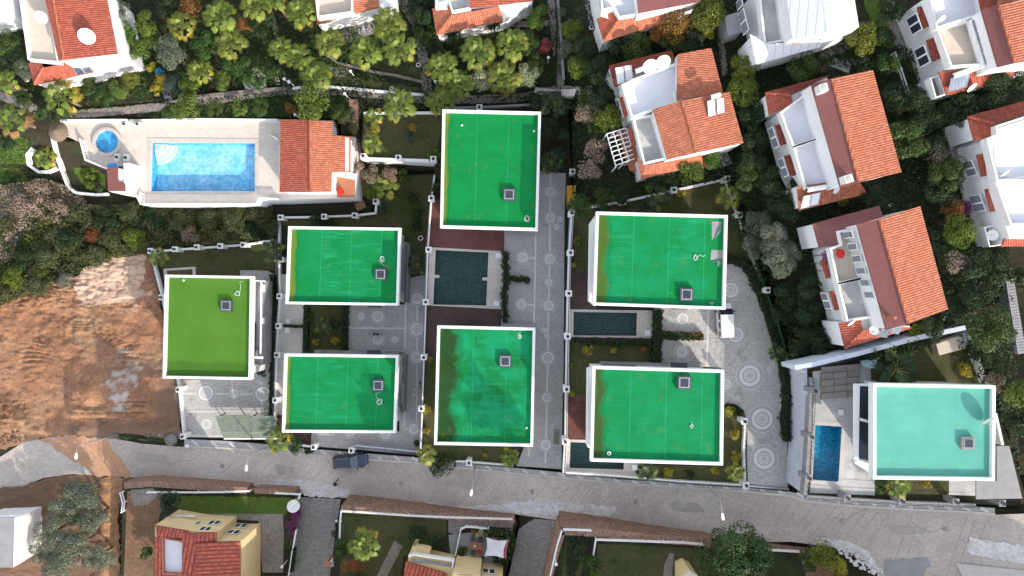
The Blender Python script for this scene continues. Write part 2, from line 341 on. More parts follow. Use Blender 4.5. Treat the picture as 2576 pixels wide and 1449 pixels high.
solar = mat('solar_collector', (.03, .045, .07), (.10, .13, .17), .8, .15, spec=.8, pat=('lines', .2, .5, 'X'), co='UV')
solar_w = mat('sunlit_collector', (.62, .64, .66), (.70, .71, .72), 1, .25, spec=.6, pat=('lines', .22, .8, 'X'), co='UV')  # near-white copy of the collector; sun glare put into the colour
thatch = mat('straw_thatch', (.24, .17, .12), (.15, .11, .08), 6, .95, .8, bscale=14)
pooltile_w = mat('pool_floor_tile', (.28, .62, .86), (.55, .76, .89), .55, .4, 0, pat=('brick', .9, .45, .92), c3=(.3, .62, .85), mort=.02, f=.35)
pooltile_b = mat('blue_mosaic', (.08, .42, .80), (.12, .48, .84), 2, .4, 0, pat=('brick', .25, .25, .8), c3=(.10, .40, .65))
pooltile_t = mat('teal_mosaic', (.03, .30, .46), (.08, .48, .62), 2.5, .4, 0, pat=('cells', 3.2, .4), c3=(.01, .12, .22))
pooltile_g = mat('dark_green_mosaic', (.050, .095, .088), (.085, .14, .13), 3, .4, 0, pat=('cells', 3.0, .3), c3=(.03, .055, .055))
water_b = watermat('clear_pool_water', (.80, .95, 1.0), .12); water_g = watermat('green_pool_water', (.62, .78, .78), .4, 3.0); water_t = watermat('blue_pool_water', (.55, .85, .95), .5, 3.0)
# ============================================================ terraces (each lot is level, the hill climbs to the east)
A_, B_, C_ = T(0, 0), T(1, 0), T(2, 0); D_ = T(3, 0)
E_, F_, G_, H_ = T(0, 1), T(1, 1), T(2, 1), T(3, 1)
I_, J_, K_, M_ = T(0, 2), T(1, 2), T(2, 2), T(3, 2)
LF, LB, LA, LD, LV, LP = .2, 1.0, 5.5, 11.0, 16.6, 5.2
LS1, LS2, LS3 = 2.5, 5.5, 11.5
pF = D(383,634, 440,629, 612,617, 692,604, 695,1106, 560,1103, 466,1102, 455,975, 412,755)
pB = D(703,548, 815,545, 892,542, 946,538, 952,505, 1000,440, 1092,436, 1086,505, 1076,640, 1072,760, 1066,900, 1060,1080, 1057,1150, 940,1137, 780,1125, 695,1112, 696,1000)
pA = D(914,284, 1110,283, 1240,276, 1350,268, 1428,270, 1438,430, 1428,540, 1424,900, 1418,1183, 1180,1164, 1059,1150, 1062,1080, 1069,900, 1074,760, 1077,640, 1086,500, 1093,430, 1093,405, 908,396)
pD = D(1442,515, 1567,507, 1695,479, 1828,450, 1862,545, 1912,690, 1930,725, 1965,840, 1985,925, 1986,1232, 1880,1221, 1700,1209, 1560,1198, 1431,1188, 1433,900, 1437,640)
pV = D(2030,928, 2150,905, 2300,866, 2430,832, 2470,920, 2540,1120, 2585,1262, 2560,1273, 2405,1266, 2269,1263, 2132,1256, 2026,1246, 2036,1100)
pP = D(150,302, 200,300, 700,300, 838,303, 842,340, 893,345, 893,497, 700,503, 655,503, 645,514, 352,514, 340,492, 275,482, 270,425, 222,405, 205,360, 150,335)
pS1 = D(310,1218, 380,1215, 625,1234, 748,1243, 738,1300, 720,1460, 700,1640, 300,1640, 305,1400)
pS2 = D(856,1283, 1000,1290, 1290,1306, 1300,1320, 1270,1460, 1200,1640, 820,1640, 838,1400)
pS3 = D(1412,1333, 1488,1333, 1500,1360, 1640,1367, 1790,1380, 2030,1392, 2060,1420, 2100,1640, 1370,1640, 1385,1440)
pool_P = A_(1150,1078, 1923,1080, 1926,1442, 1140,1442); pool_P = D(385,360, 641,361, 641,481, 381,481)
pool_F = D(420,681, 484,677, 486,712, 423,716)
pool_A = F_(1357,438, 1755,457, 1737,857, 1338,850)
pool_D2 = G_(465,905, 942,912, 938,1085, 463,1082)
pool_D1 = D(1435,1112, 1570,1118, 1569,1181, 1433,1177)
pool_V = M_(357,308, 557,322, 531,737, 335,722)
def lot(name, poly, L, top, side, holes=(), depth=9, label=None):
    P = WP(poly, L); LOTS.append((P, L))
    sheet(name, poly, top, level=L, off=0, holes=holes)
    mb = MB(); n = len(P); d = 0
    if sum(P[i - 1][0] * P[i][1] - P[i][0] * P[i - 1][1] for i in range(n)) < 0: P = P[::-1]
    for i in range(n):
        a, b = P[i], P[(i + 1) % n]; q = math.dist(a, b)
        mb.face([(*a, L - depth), (*b, L - depth), (*b, L - .001), (*a, L - .001)], [(d, L - depth), (d + q, L - depth), (d + q, L), (d, L)]); d += q
    tag(mb.build('retaining_wall_base', side), label, None, None, 'structure')
lot('villa_yard_ground', pF, LF, soil, white)
lot('villa_yard_ground', pB, LB, soil, white)
lot('villa_yard_ground', pA, LA, soil, white, holes=[pool_A])
lot('villa_yard_ground', pD, LD, soil, blue_wall, holes=[pool_D2, pool_D1])
lot('villa_yard_ground', pV, LV, soil, blue_wall, holes=[pool_V])
lot('pool_terrace_ground', pP, LP, decktile, white, holes=[pool_P])
lot('garden_ground', pS1, LS1, soil, stonewall); lot('garden_ground', pS2, LS2, soil, stonewall); lot('garden_ground', pS3, LS3, soil, stonewall)
# terrain mesh, lowered under the terraces
def axis(lo, hi, st, far):
    a = [lo + i * st for i in range(int((hi - lo) / st) + 1)]
    return [-far, -far * .6, -far * .3, lo - 40, lo - 12] + a + [hi + 12, hi + 40, far * .3, far * .6, far]
XS, YS = axis(-82, 84, 1.0, 900), axis(-52, 52, 1.0, 900)
def nearlot(x, y):
    r = None
    for P, L in LOTS:
        bx = [p[0] for p in P]; by = [p[1] for p in P]
        if x < min(bx) - 7 or x > max(bx) + 7 or y < min(by) - 7 or y > max(by) + 7: continue
        if inside(x, y, P): return L - 3.2
        for i in range(len(P)):
            a = Vector(P[i - 1]); b = Vector(P[i]); p = Vector((x, y)); t = max(0, min(1, (p - a).dot(b - a) / max(1e-6, (b - a).length_squared)))
            d = (p - a - (b - a) * t).length
            if d < 7: q = L - .2 + max(0, d - 1.5) * .9; r = min(r, q) if r is not None else q
    return r
tv = []
for y in YS:
    for x in XS:
        z = gnat(x, y); c = nearlot(x, y)
        if c is not None: z = min(z, c)
        tv.append((x, y, z))
nx = len(XS); tf = [(j * nx + i, j * nx + i + 1, (j + 1) * nx + i + 1, (j + 1) * nx + i) for j in range(len(YS) - 1) for i in range(nx - 1)]
me = bpy.data.meshes.new('ground'); me.from_pydata(tv, [], tf); me.update()
tag(link('ground', me, soil), None, None, None, 'structure')
# ------------------------------------------------------------ draped grounds
from mathutils import noise as mn
def sstep(a, b, x): return sm((x - a) / (b - a))
def earth(name, poly, step, hfn, cfn, m, wob=4, off=.06):
    o = sheet(name, poly, m, off=off, wob=wob, step=step); me = o.data; ca = me.color_attributes.new('soil_shade_mix', 'FLOAT_COLOR', 'POINT')
    for i, v in enumerate(me.vertices):
        x, y, z = v.co; f = (H - z) / H / S; u, w = x / f + 1288, 724.5 - y / f
        v.co.z += max(-.02, hfn(u, w)); ca.data[i].color = (*cfn(u, w), 1)
    me.polygons.foreach_set('use_smooth', [True] * len(me.polygons)); return o
def fb(u, v, s, o=5, seed=0): return mn.fractal((u * s, v * s, seed), 1.0, 2.1, o)
def hplot(u, v):
    h = .16 * fb(u, v, .03) + .10 * fb(u, v, .12, 4, 3)
    edge = min(sstep(-60, -20, u), sstep(1098, 1080, v))
    bench = sstep(1050, 1043, v + 4 * fb(u, v, .03, 3, 5)) * sstep(165, 215, u) * sstep(440, 400, u)
    h += 1.1 * bench * sstep(880, 1000, v)
    tr = .05 * math.sin(v * 1.15 + 3 * fb(u, v, .01, 2, 8)) * (sstep(995, 1005, v) * sstep(1046, 1040, v) * sstep(170, 200, u) * sstep(400, 380, u))
    arc = math.hypot(u - 210, (v - 1010) * .8); tr += .06 * math.sin(arc * 1.2) * math.exp(-((arc - 150) / 28) ** 2) * sstep(960, 900, v)
    dg = (u * .5 + v * .87); tr += .05 * math.sin(dg * .9) * sstep(150, 60, u) * sstep(1000, 1020, v)
    berm = .5 * math.exp(-((u + (v - 1020) * -1.2 - 20) / 22) ** 2) * sstep(990, 1020, v) * sstep(1110, 1080, v) * (.7 + .6 * fb(u, v, .08, 3, 2))
    rub = .35 * abs(fb(u, v, .10, 4, 6)) * sstep(810, 770, v)
    return edge * (1.8 * h + 2.6 * tr + 1.6 * berm + 1.5 * rub + .3)
def cplot(u, v):
    n = fb(u, v, .03, 5, 11) * 28
    d = math.hypot((u - 325) / 1.0, (v - 960) * .62) + n * 1.3
    grey = sstep(62, 30, d) * .62 * (.5 + .5 * sstep(-.25, .35, fb(u, v, .07, 4, 21)))
    brown = max(sstep(395, 425, u + n * .6), sstep(1052, 1066, v + n * .3) * sstep(150, 200, u))  # brown soil; also paints shade onto the street bank and right edge
    pale = sstep(185, 215, u + n) * sstep(385, 350, u + n) * sstep(790, 740, v + n) * .9
    return (grey, max(0, brown), pale)
def earthmat(name, base, base2, grey, brown, pale):
    m = mat(name, base, base2, .5, .95, 1.0, bscale=2.0, blot=((.33, .20, .12), .12, .46, .62)); N = m.node_tree.nodes; L = m.node_tree.links; b = N['Principled BSDF']
    src = b.inputs['Base Color'].links[0].from_socket; at = N.new('ShaderNodeAttribute'); at.attribute_name = 'soil_shade_mix'; sp = N.new('ShaderNodeSeparateColor'); L.new(at.outputs['Color'], sp.inputs[0])
    n = N.new('ShaderNodeTexNoise'); n.inputs['Scale'].default_value = 1.3; n.inputs['Detail'].default_value = 10; n.inputs['Roughness'].default_value = .75; tc = N.new('ShaderNodeTexCoord'); L.new(tc.outputs['Object'], n.inputs['Vector'])
    for i, c in enumerate((grey, brown, pale)):
        ad = N.new('ShaderNodeMath'); ad.operation = 'ADD'; L.new(sp.outputs[i], ad.inputs[0]); L.new(n.outputs[0], ad.inputs[1]); r = N.new('ShaderNodeMapRange'); r.inputs[1].default_value = .78; r.inputs[2].default_value = 1.12; L.new(ad.outputs[0], r.inputs[0])
        x = N.new('ShaderNodeMix'); x.data_type = 'RGBA'; L.new(r.outputs[0], x.inputs[0]); L.new(src, x.inputs[6]); x.inputs[7].default_value = (*c, 1); src = x.outputs[2]
    L.new(src, b.inputs['Base Color']); return m
plot = earthmat('dug_orange_earth', (.36, .175, .095), (.21, .11, .065), (.43, .385, .35), (.20, .125, .085), (.52, .36, .27))
earth('earth_ground', D(-60,770, 90,722, 200,690, 330,615, 385,640, 400,690, 408,760, 430,880, 452,975, 462,1095, 380,1106, 290,1101, 130,1098, 50,1118, -60,1150), 6.5, hplot, cplot, plot, 5)
def cl(u, v):
    n = fb(u, v, .05, 4, 4) * 20; c = lerp(v, [(1195, 285), (1300, 285), (1449, 283)]); return (0, sstep(0, 1, .8 + n * .02), sstep(40, 15, abs(u - c) + n) * .55)
earth('brown_earth_ground', D(-60,1232, 60,1222, 120,1200, 180,1192, 330,1200, 318,1230, 300,1300, 305,1400, 310,1500, -60,1500), 9, lambda u, v: (.2 + .22 * fb(u, v, .06) + .12 * fb(u, v, .2, 3, 2) + .25 * sstep(10, 0, abs(u - 262 - 3 * fb(u, v, .05)))) * sstep(1195, 1215, v), cl, earthmat('dug_brown_earth', (.30, .17, .10), (.2, .12, .075), (.3, .27, .25), (.17, .10, .065), (.42, .23, .12)), 4)
sheet('rubble_ground', D(330,640, 385,660, 395,700, 360,690, 300,735, 250,755, 215,740, 190,700, 240,680), dirt2, off=.10, wob=5)
sheet('brushwood_ground', D(-40,460, 60,470, 160,480, 200,520, 120,560, 60,650, -40,680), greyearth, off=.07, wob=6)
road_top = D(-60,1190, 0,1150, 60,1112, 130,1099, 290,1103, 360,1116, 465,1124, 560,1128, 690,1138, 780,1145, 940,1158, 1060,1166, 1180,1180, 1415,1203, 1560,1217, 1700,1226, 1880,1238, 1985,1248, 2030,1262, 2132,1272, 2269,1281, 2405,1287, 2500,1294, 2620,1290)
road_bot = D(2620,1520, 2215,1520, 2205,1440, 2185,1412, 2110,1378, 1990,1362, 1880,1364, 1780,1352, 1650,1332, 1500,1317, 1400,1308, 1290,1292, 1150,1282, 1000,1264, 862,1252, 750,1236, 640,1224, 400,1207, 330,1200, 180,1192, 110,1202, 40,1232, -60,1250)
sheet('road', road_top + road_bot, road_m, off=.09, step=30)
sheet('dust_on_road', D(100,1103, 180,1094, 262,1103, 288,1130, 305,1150, 322,1175, 328,1201, 232,1196, 225,1180, 190,1160, 140,1130), dust, off=.115, wob=4)
sheet('cement_patch', D(680,1208, 750,1206, 800,1212, 850,1222, 885,1234, 870,1248, 850,1252, 765,1246, 752,1234, 700,1226), cement, off=.12, wob=3)
sheet('cement_patch', D(380,1203, 480,1211, 600,1216, 690,1210, 700,1230, 640,1223, 520,1220, 400,1210), cement, off=.13, wob=2)
sheet('cement_patch', D(880,1246, 960,1256, 1100,1268, 1200,1272, 1290,1262, 1400,1258, 1480,1270, 1550,1275, 1540,1295, 1460,1302, 1400,1300, 1330,1290, 1200,1286, 1060,1276, 960,1266), cement, off=.12, wob=4)
sheet('cement_patch', D(1480,1306, 1560,1316, 1660,1330, 1740,1342, 1790,1350, 1760,1356, 1660,1340, 1560,1326, 1480,1316), cement, off=.14, wob=3)
sheet('cement_patch', D(2060,1352, 2130,1362, 2185,1385, 2215,1440, 2195,1436, 2165,1400, 2110,1376, 2060,1366), cement, off=.13, wob=4)
sheet('cement_patch', D(2440,1350, 2576,1372, 2620,1380, 2620,1430, 2500,1405, 2440,1390, 2430,1370), cement, off=.13, wob=4)
sheet('broken_asphalt', D(2225,1410, 2330,1400, 2345,1420, 2300,1460, 2260,1500, 2225,1480), greyslab, off=.13, wob=4)
# diagonal anti-slip joints across the road
jm = MB(); rnd = random.Random(3)
for i in range(74):
    u = 478 + i * 27.5 + rnd.uniform(-3, 3)
    if rnd.random() < .18: continue
    vt = lerp(u, [(p[0], p[1]) for p in road_top]) + 5; vb = lerp(u - 40, [(p[0], p[1]) for p in road_bot[::-1]]) - (8 if u > 1500 else 22)
    n = 5; f0 = rnd.uniform(0, .15); f1 = rnd.uniform(.6, 1.0); sl = 62 if u < 2050 else 78
    pts = [G3(u - sl * (f0 + (f1 - f0) * k / n), vt + (vb - vt) * (f0 + (f1 - f0) * k / n), 0, gnat) for k in range(n + 1)]
    A, B = offs(pts, .05)
    for k in range(n): jm.face([(*B[k], pts[k][2] + .108), (*B[k + 1], pts[k + 1][2] + .108), (*A[k + 1], pts[k + 1][2] + .108), (*A[k], pts[k][2] + .108)][::-1])
tag(jm.build('road_joint_lines', joint), None, None, None, 'structure')
# sidewalk and kerb along the villas
sw_out = [p for p in road_top if 460 < p[0] < 2510]
def up(p, d): return (p[0], p[1] - d)
wid = lambda u: 20 if u < 700 else 17 if u < 1060 else 15 if u < 1430 else 12 if u < 2000 else 17
sheet('pavement', [up(p, 3) for p in sw_out] + [up(p, wid(p[0])) for p in sw_out[::-1]], cobble, off=.16, step=30)
def kerb(name, pts, w=.22, h=.14, m=white_trim):
    P = dens([G3(u, v, 0, gnat) for u, v in pts], 3); mb = wallmb(MB(), [(p[0], p[1], p[2] + .08) for p in P], w, h)
    return tag(mb.build(name, m), None, None, None, 'structure')
kerb('kerb', [up(p, 2) for p in sw_out], .26, .14, travert)
zz = MB()
for i in range(44):                                   # pale cobble chevrons across the pavement
    u = 485 + i * 46.0; p = lerp(u, [(q[0], q[1]) for q in sw_out]); w = wid(u)
    a = G3(u, p - w + 2, 0, gnat); b = G3(u + (16 if u < 2300 else 22), p - 4, 0, gnat)
    A, B = offs([a, b], .32); zq = [a[2] + .19, b[2] + .19]
    zz.face([(*A[0], zq[0]), (*B[0], zq[0]), (*B[1], zq[1]), (*A[1], zq[1])])
tag(zz.build('pavement_markings', linep), None, None, None, 'structure')
# paths north
def pathsheet(name, cl, w, m, off=.08):
    A, B = offs([Vector(p) for p in cl], w); return sheet(name, [tuple(p) for p in A] + [tuple(p) for p in B[::-1]], m, off=off, step=25, wob=1.5)
pathsheet('garden_path', D(-40,225, 60,262, 110,285, 200,287, 300,279, 400,270, 520,255, 620,240, 720,228, 800,226, 880,232, 960,238, 1080,252, 1200,250, 1290,248, 1345,238, 1400,225, 1460,228), 21, stone)
pathsheet('garden_path', D(1003,-30, 1015,10, 1045,55, 1060,110, 1068,170, 1078,250), 24, stone, .10)
pathsheet('garden_path', D(1385,-30, 1392,60, 1400,130, 1410,215), 20, stone, .10)
pathsheet('garden_path', D(1475,-20, 1492,60, 1512,108), 18, greyslab, .10)
pathsheet('garden_path', D(668,0, 690,60, 705,130, 712,190, 722,225), 14, stone, .11)
pathsheet('garden_path', D(405,180, 415,215, 428,262), 20, greyslab, .10)
pathsheet('garden_path', D(1810,70, 1816,130, 1824,190), 16, stone, .10)
pathsheet('garden_path', D(2235,-20, 2245,60, 2262,110, 2285,150), 20, stone, .10)
pathsheet('garden_path', D(2290,125, 2310,180, 2330,240), 22, terr_g, .12)
pathsheet('garden_path', D(2065,175, 2120,160, 2180,150), 18, stone, .11)
pathsheet('garden_path', D(1480,215, 1490,250, 1505,280), 16, stone, .10)
pathsheet('garden_path', D(1280,62, 1340,62, 1380,60), 14, stone, .12)
sheet('stone_courtyard', D(830,55, 960,35, 950,80, 880,110, 850,100), greyearth, off=.10, wob=2)
sheet('stone_courtyard', D(800,170, 880,170, 870,190, 850,200), stone, off=.10, wob=2)
sheet('stone_courtyard', D(2160,80, 2130,130, 2060,150, 2064,110), stone, off=.10)
# green banks and lawns on the slope
for q in (D(-40,330, 70,350, 75,400, 40,440, 20,460, -40,470), D(-40,480, 20,470, 60,440, 90,455, 60,475), D(185,420, 215,410, 262,440, 268,478, 230,480, 195,450)):
    sheet('lawn', q, lawn2, off=.07, wob=3)
sheet('lawn', D(2165,-20, 2225,-20, 2250,60, 2255,120, 2225,120, 2190,60), lawn2, off=.07, wob=3)
sheet('lawn', D(2275,150, 2300,150, 2320,215, 2300,215), lawn2, off=.09)
sheet('lawn', D(2050,150, 2095,140, 2100,165, 2060,168), lawn2, off=.09)
sheet('lawn', D(1450,215, 1485,225, 1500,330, 1480,330, 1455,270), lawn2, off=.07, wob=3)
sheet('lawn', D(800,180, 1060,222, 1065,235, 960,225, 860,212, 800,205), lawn, off=.07, wob=2)
sheet('lawn', D(925,170, 1060,205, 1055,125, 1010,120), lawn, off=.07, wob=2)
# driveway on the south side (between the two walled gardens) and the second one
sheet('driveway', D(752,1250, 858,1255, 846,1330, 828,1470, 815,1540, 718,1540, 738,1400), brickpave, off=.11, step=25)
sheet('driveway', D(1305,1330, 1345,1305, 1395,1308, 1404,1330, 1385,1380, 1360,1500, 1268,1500, 1290,1400), brickpave, off=.11, step=25, wob=1.5)
sheet('concrete_ramp', D(2400,1415, 2500,1425, 2640,1440, 2640,1520, 2460,1520), travert, off=.2)
# ------------------------------------------------------------ coverings on the terraces
def med(L, lst, extra=None):
    mb = MB()
    for u, v, r in lst:
        x, y = W(u, v, L); rr = r / S * (H - L) / H; n = 32
        P = [(x + rr * math.cos(2 * math.pi * k / n), y + rr * math.sin(2 * math.pi * k / n), L + .045) for k in range(n)]
        mb.face(P, [(math.cos(2 * math.pi * k / n), math.sin(2 * math.pi * k / n)) for k in range(n)])
    tag(mb.build('paving_medallions', medal), None, None, None, 'structure')
def lines(L, segs, w=.22):
    mb = MB()
    for i, sg in enumerate(segs):
        P = [W(*p, L) for p in sg]; A, B = offs(P, w); z = L + .036 + (i % 3) * .002
        for k in range(len(P) - 1): mb.face([(*A[k], z), (*B[k], z), (*B[k + 1], z), (*A[k + 1], z)])
    tag(mb.build('paving_lines', linep), None, None, None, 'structure')
# F
sheet('driveway_paving', D(604,680, 672,680, 690,690, 690,960, 692,1104, 560,1101, 468,1100, 458,978, 456,955, 610,955), cobble2, LF, .02)
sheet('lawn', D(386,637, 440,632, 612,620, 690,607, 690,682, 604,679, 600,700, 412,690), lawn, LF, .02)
med(LF, [(518,989,25), (589,990,15), (661,991,25), (520,1067,17)]); lines(LF, [D(458,990, 690,992), D(466,1036, 692,1034), D(470,1096, 690,1097)])
sheet('pool_coping', D(411,676, 492,671, 495,722, 415,726), travert, LF, .03, holes=[pool_F])
# B / E
sheet('terrace_paving', D(703,690, 760,690, 768,766, 764,890, 765,1040, 697,1045, 698,900), travert, LB, .02)
sheet('driveway_paving', D(875,766, 1022,766, 1022,600, 1024,700, 1072,690, 1068,760, 1063,900, 1057,1080, 1054,1146, 940,1134, 782,1122, 784,1085, 1005,1085, 1005,890, 875,890), cobble, LB, .024)
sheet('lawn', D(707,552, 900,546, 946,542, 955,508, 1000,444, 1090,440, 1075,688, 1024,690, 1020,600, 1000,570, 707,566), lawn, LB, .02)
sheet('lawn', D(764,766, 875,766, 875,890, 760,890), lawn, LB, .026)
sheet('dark_decking', D(697,1045, 765,1042, 780,1085, 782,1120, 697,1110), wood2, LB, .028)
med(LB, [(908,796,11), (951,796,18), (951,854,18), (993,855,11), (1050,751,18), (1049,828,21), (1047,900,18), (1041,1079,16), (970,1092,17), (1046,979,6), (1040,993,6), (880,1088,14)])
lines(LB, [D(1022,690, 1019,880, 1017,1075), D(1050,770, 1048,1070), D(876,825, 1021,826), D(878,882, 1019,883), D(1018,1079, 1055,1079)])
# A / C
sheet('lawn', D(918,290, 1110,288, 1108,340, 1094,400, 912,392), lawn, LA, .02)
sheet('driveway_paving', D(1270,560, 1345,430, 1424,436, 1420,540, 1418,900, 1412,1180, 1300,1172, 1320,1120, 1262,1120, 1262,820, 1262,720), cobble, LA, .02)
sheet('lawn', D(1340,275, 1426,275, 1434,430, 1340,430), soil, LA, .018)
sheet('red_decking', D(1088,503, 1120,503, 1120,572, 1270,572, 1268,632, 1080,622), wood, LA, .03)
sheet('dark_decking', D(1076,764, 1262,772, 1260,830, 1110,830, 1104,905, 1070,905), wood2, LA, .03)
sheet('pool_coping', D(1080,622, 1268,632, 1263,778, 1075,768), travert, LA, .036, holes=[pool_A])
sheet('lawn', D(1070,905, 1106,905, 1110,1120, 1300,1125, 1300,1168, 1060,1148), lawn, LA, .024)
med(LA, [(1385,483,16), (1385,548,16), (1408,552,9), (1400,571,9), (1315,648,17), (1383,652,17), (1381,711,12), (1311,766,17), (1380,769,17), (1369,830,8), (1376,846,8), (1378,900,20), (1375,1000,15), (1373,1119,17)])
lines(LA, [D(1385,440, 1383,650, 1380,770, 1376,1000, 1372,1165), D(1349,440, 1347,640, 1343,830, 1330,1150), D(1330,649, 1345,649), D(1328,767, 1344,767), D(1272,700, 1262,830)])
sheet('trench_cover', D(1394,1079, 1408,1079, 1407,1118, 1391,1118), stone, LA, .045)
# D
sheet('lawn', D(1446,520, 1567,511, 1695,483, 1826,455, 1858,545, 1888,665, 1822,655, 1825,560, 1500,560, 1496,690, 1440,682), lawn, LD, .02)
sheet('dark_decking', D(1438,681, 1500,681, 1500,779, 1434,779), wood2, LD, .026)
sheet('driveway_paving', D(1645,770, 1822,770, 1824,655, 1870,668, 1895,690, 1925,770, 1960,870, 1978,925, 1982,1228, 1880,1217, 1878,1060, 1870,1030, 1840,1018, 1815,1018, 1815,925, 1645,916), cobble2, LD, .022)
sheet('pool_coping', G_(430,885, 1070,895, 1065,1105, 430,1095), travert, LD, .03, holes=[pool_D2])
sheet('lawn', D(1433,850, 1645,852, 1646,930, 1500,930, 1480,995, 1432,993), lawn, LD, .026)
sheet('red_decking', G_(415,1390, 600,1400, 600,1500, 600,1870, 405,1870)[:0] or K_(420,80, 600,80, 600,415, 408,415), wood, LD, .028)
sheet('pool_coping', D(1421,1105, 1600,1110, 1612,1182, 1600,1197, 1421,1186), travert, LD, .034, holes=[pool_D1])
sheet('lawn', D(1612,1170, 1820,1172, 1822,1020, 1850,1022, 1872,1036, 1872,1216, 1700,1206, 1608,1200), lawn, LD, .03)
med(LD, [(1718,802,18), (1715,886,18), (1838,730,25), (1851,842,25), (1886,945,35), (1825,966,18), (1917,1054,35), (1922,1153,35), (1942,916,9), (1935,930,9)])
lines(LD, [D(1782,775, 1778,920), D(1668,857, 1782,858), D(1880,1222, 1985,1231)])
# V10
sheet('stone_patio', D(2044,935, 2190,912, 2200,1215, 2200,1246, 2036,1240, 2046,1100), terr_g, LV, .02, holes=[pool_V])
sheet('pool_coping', D(2046,1061, 2128,1064, 2120,1222, 2038,1216), travert, LV, .03, holes=[pool_V])
sheet('lawn', D(2192,912, 2300,880, 2428,850, 2465,925, 2500,975, 2192,970), lawn, LV, .02)
sheet('lawn', D(2200,1200, 2387,1200, 2387,1245, 2200,1242), lawn, LV, .024)
sheet('gravel_ground', D(2387,1200, 2455,1200, 2455,1247, 2387,1245), terr_g, LV, .022)
# P
sheet('brick_patio', F_(0,0)[:0] or D(848,440, 893,440, 893,497, 848,497), terracotta, LP, .02)
# S gardens
sheet('lawn', D(440,1246, 735,1252, 715,1300, 640,1292, 480,1290, 430,1270), lawn2, LS1, .02, wob=2)
sheet('crazy_paving', D(480,1291, 712,1293, 714,1345, 712,1440, 660,1440, 650,1310, 480,1302), stone, LS1, .024)
sheet('earth_ground', D(320,1235, 430,1235, 400,1300, 385,1500, 310,1500), dirt2, LS1, .02)
sheet('crazy_paving', D(330,1232, 385,1228, 400,1245, 370,1270, 335,1272), stone, LS1, .03)
sheet('lawn', D(862,1290, 1000,1297, 1125,1306, 1120,1350, 1015,1400, 990,1600, 850,1600, 855,1400), lawn, LS2, .02)
sheet('crazy_paving', J_(1045,1180, 1105,1225, 985,1460, 905,1460), stone, LS2, .03)
sheet('crazy_paving', D(1128,1345, 1290,1330, 1270,1400, 1240,1460, 1140,1460), greyslab, LS2, .026)
sheet('stone_courtyard', D(1128,1308, 1292,1314, 1290,1328, 1170,1322, 1150,1345, 1128,1340), stone, LS2, .03)
sheet('lawn', D(1425,1342, 1478,1342, 1470,1400, 1440,1560, 1400,1560), lawn, LS3, .02)
sheet('lawn', D(1505,1368, 1740,1378, 1780,1420, 1780,1560, 1480,1560), lawn, LS3, .02)
sheet('stone_courtyard', K_(1190,1275, 1225,1275, 1215,1370, 1195,1560, 1130,1560, 1150,1360), stone, LS3, .03)
sheet('stone_courtyard', D(2010,1385, 2150,1400, 2160,1460, 2030,1460), dirt2, LS3, .02)
# ------------------------------------------------------------ pools: a real basin and a water surface in each
def pool(poly, L, depth, floor, wall, water, label, wl=.16):
    t = thing('swimming_pool', label, 'swimming pool', (*W(*poly[0], L), L))
    P = WP(poly, L)
    if sum(P[i - 1][0] * P[i][1] - P[i][0] * P[i - 1][1] for i in range(len(P))) < 0: P = P[::-1]
    mb = MB(); n = len(P); d = 0
    for i in range(n):
        a, b = P[i], P[(i + 1) % n]; q = math.dist(a, b)
        mb.face([(*b, L - depth), (*a, L - depth), (*a, L + .03), (*b, L + .03)]); d += q
    mb.build('basin_wall', wall, t)
    MB().face([(*p, L - depth) for p in P]).build('basin_floor', floor, t)
    MB().face([(*p, L - wl) for p in P]).build('water_surface', water, t)
    return t
big = pool(pool_P, LP, 1.35, pooltile_w, pooltile_b, water_b, 'large rectangular bright blue swimming pool on the beige terrace')
pool(pool_A, LA, .9, pooltile_g, pooltile_g, water_g, 'nearly square dark green pool between two green roofed villas', .1)
pool(pool_D2, LD, 1.1, pooltile_g, pooltile_g, water_g, 'narrow dark green pool with hedge along its lower side', .12)
pool(pool_D1, LD, 1.1, pooltile_g, pooltile_g, water_g, 'dark pool half hidden under a villa roof beside the street', .12)
pool(pool_V, LV, 1.3, pooltile_t, pooltile_t, water_t, 'deep blue mosaic pool beside the mint roofed villa', .14)
pf = thing('swimming_pool', 'small dark blue pool peeping out above the lime green roof', 'swimming pool', (*W(*pool_F[0], LF), LF))
MB().prism(WP(pool_F, LF), LF + .005, LF + .012).build('water_surface', glass_d, pf)
# curved steps in the big pool's corner
sb = MB(); cx, cy = W(386, 361, LP)
for k, r in enumerate((1.0, 1.5, 2.0, 2.5)):
    sb.prism([(cx + .02, cy - .02)] + [(cx + r * math.cos(-math.pi / 2 * j / 10), cy - .02 + r * math.sin(-math.pi / 2 * j / 10)) for j in range(11)], LP - 1.34, LP - .28 - .2 * k + .01)
sb.build('corner_steps', white_trim, big)
MB().prism(WP(D(370,347, 652,349, 652,359, 370,357), LP), LP - .01, LP + .05).build('coping', travert, big)
MB().prism(WP(D(370,482, 652,482, 652,489, 370,489), LP), LP - .01, LP + .05).build('coping', travert, big)
for q in (D(371,358, 381,358, 377,481, 371,481), D(643,360, 651,360, 651,481, 643,481)): MB().prism(WP(q, LP), LP - .01, LP + .045).build('coping', travert, big)

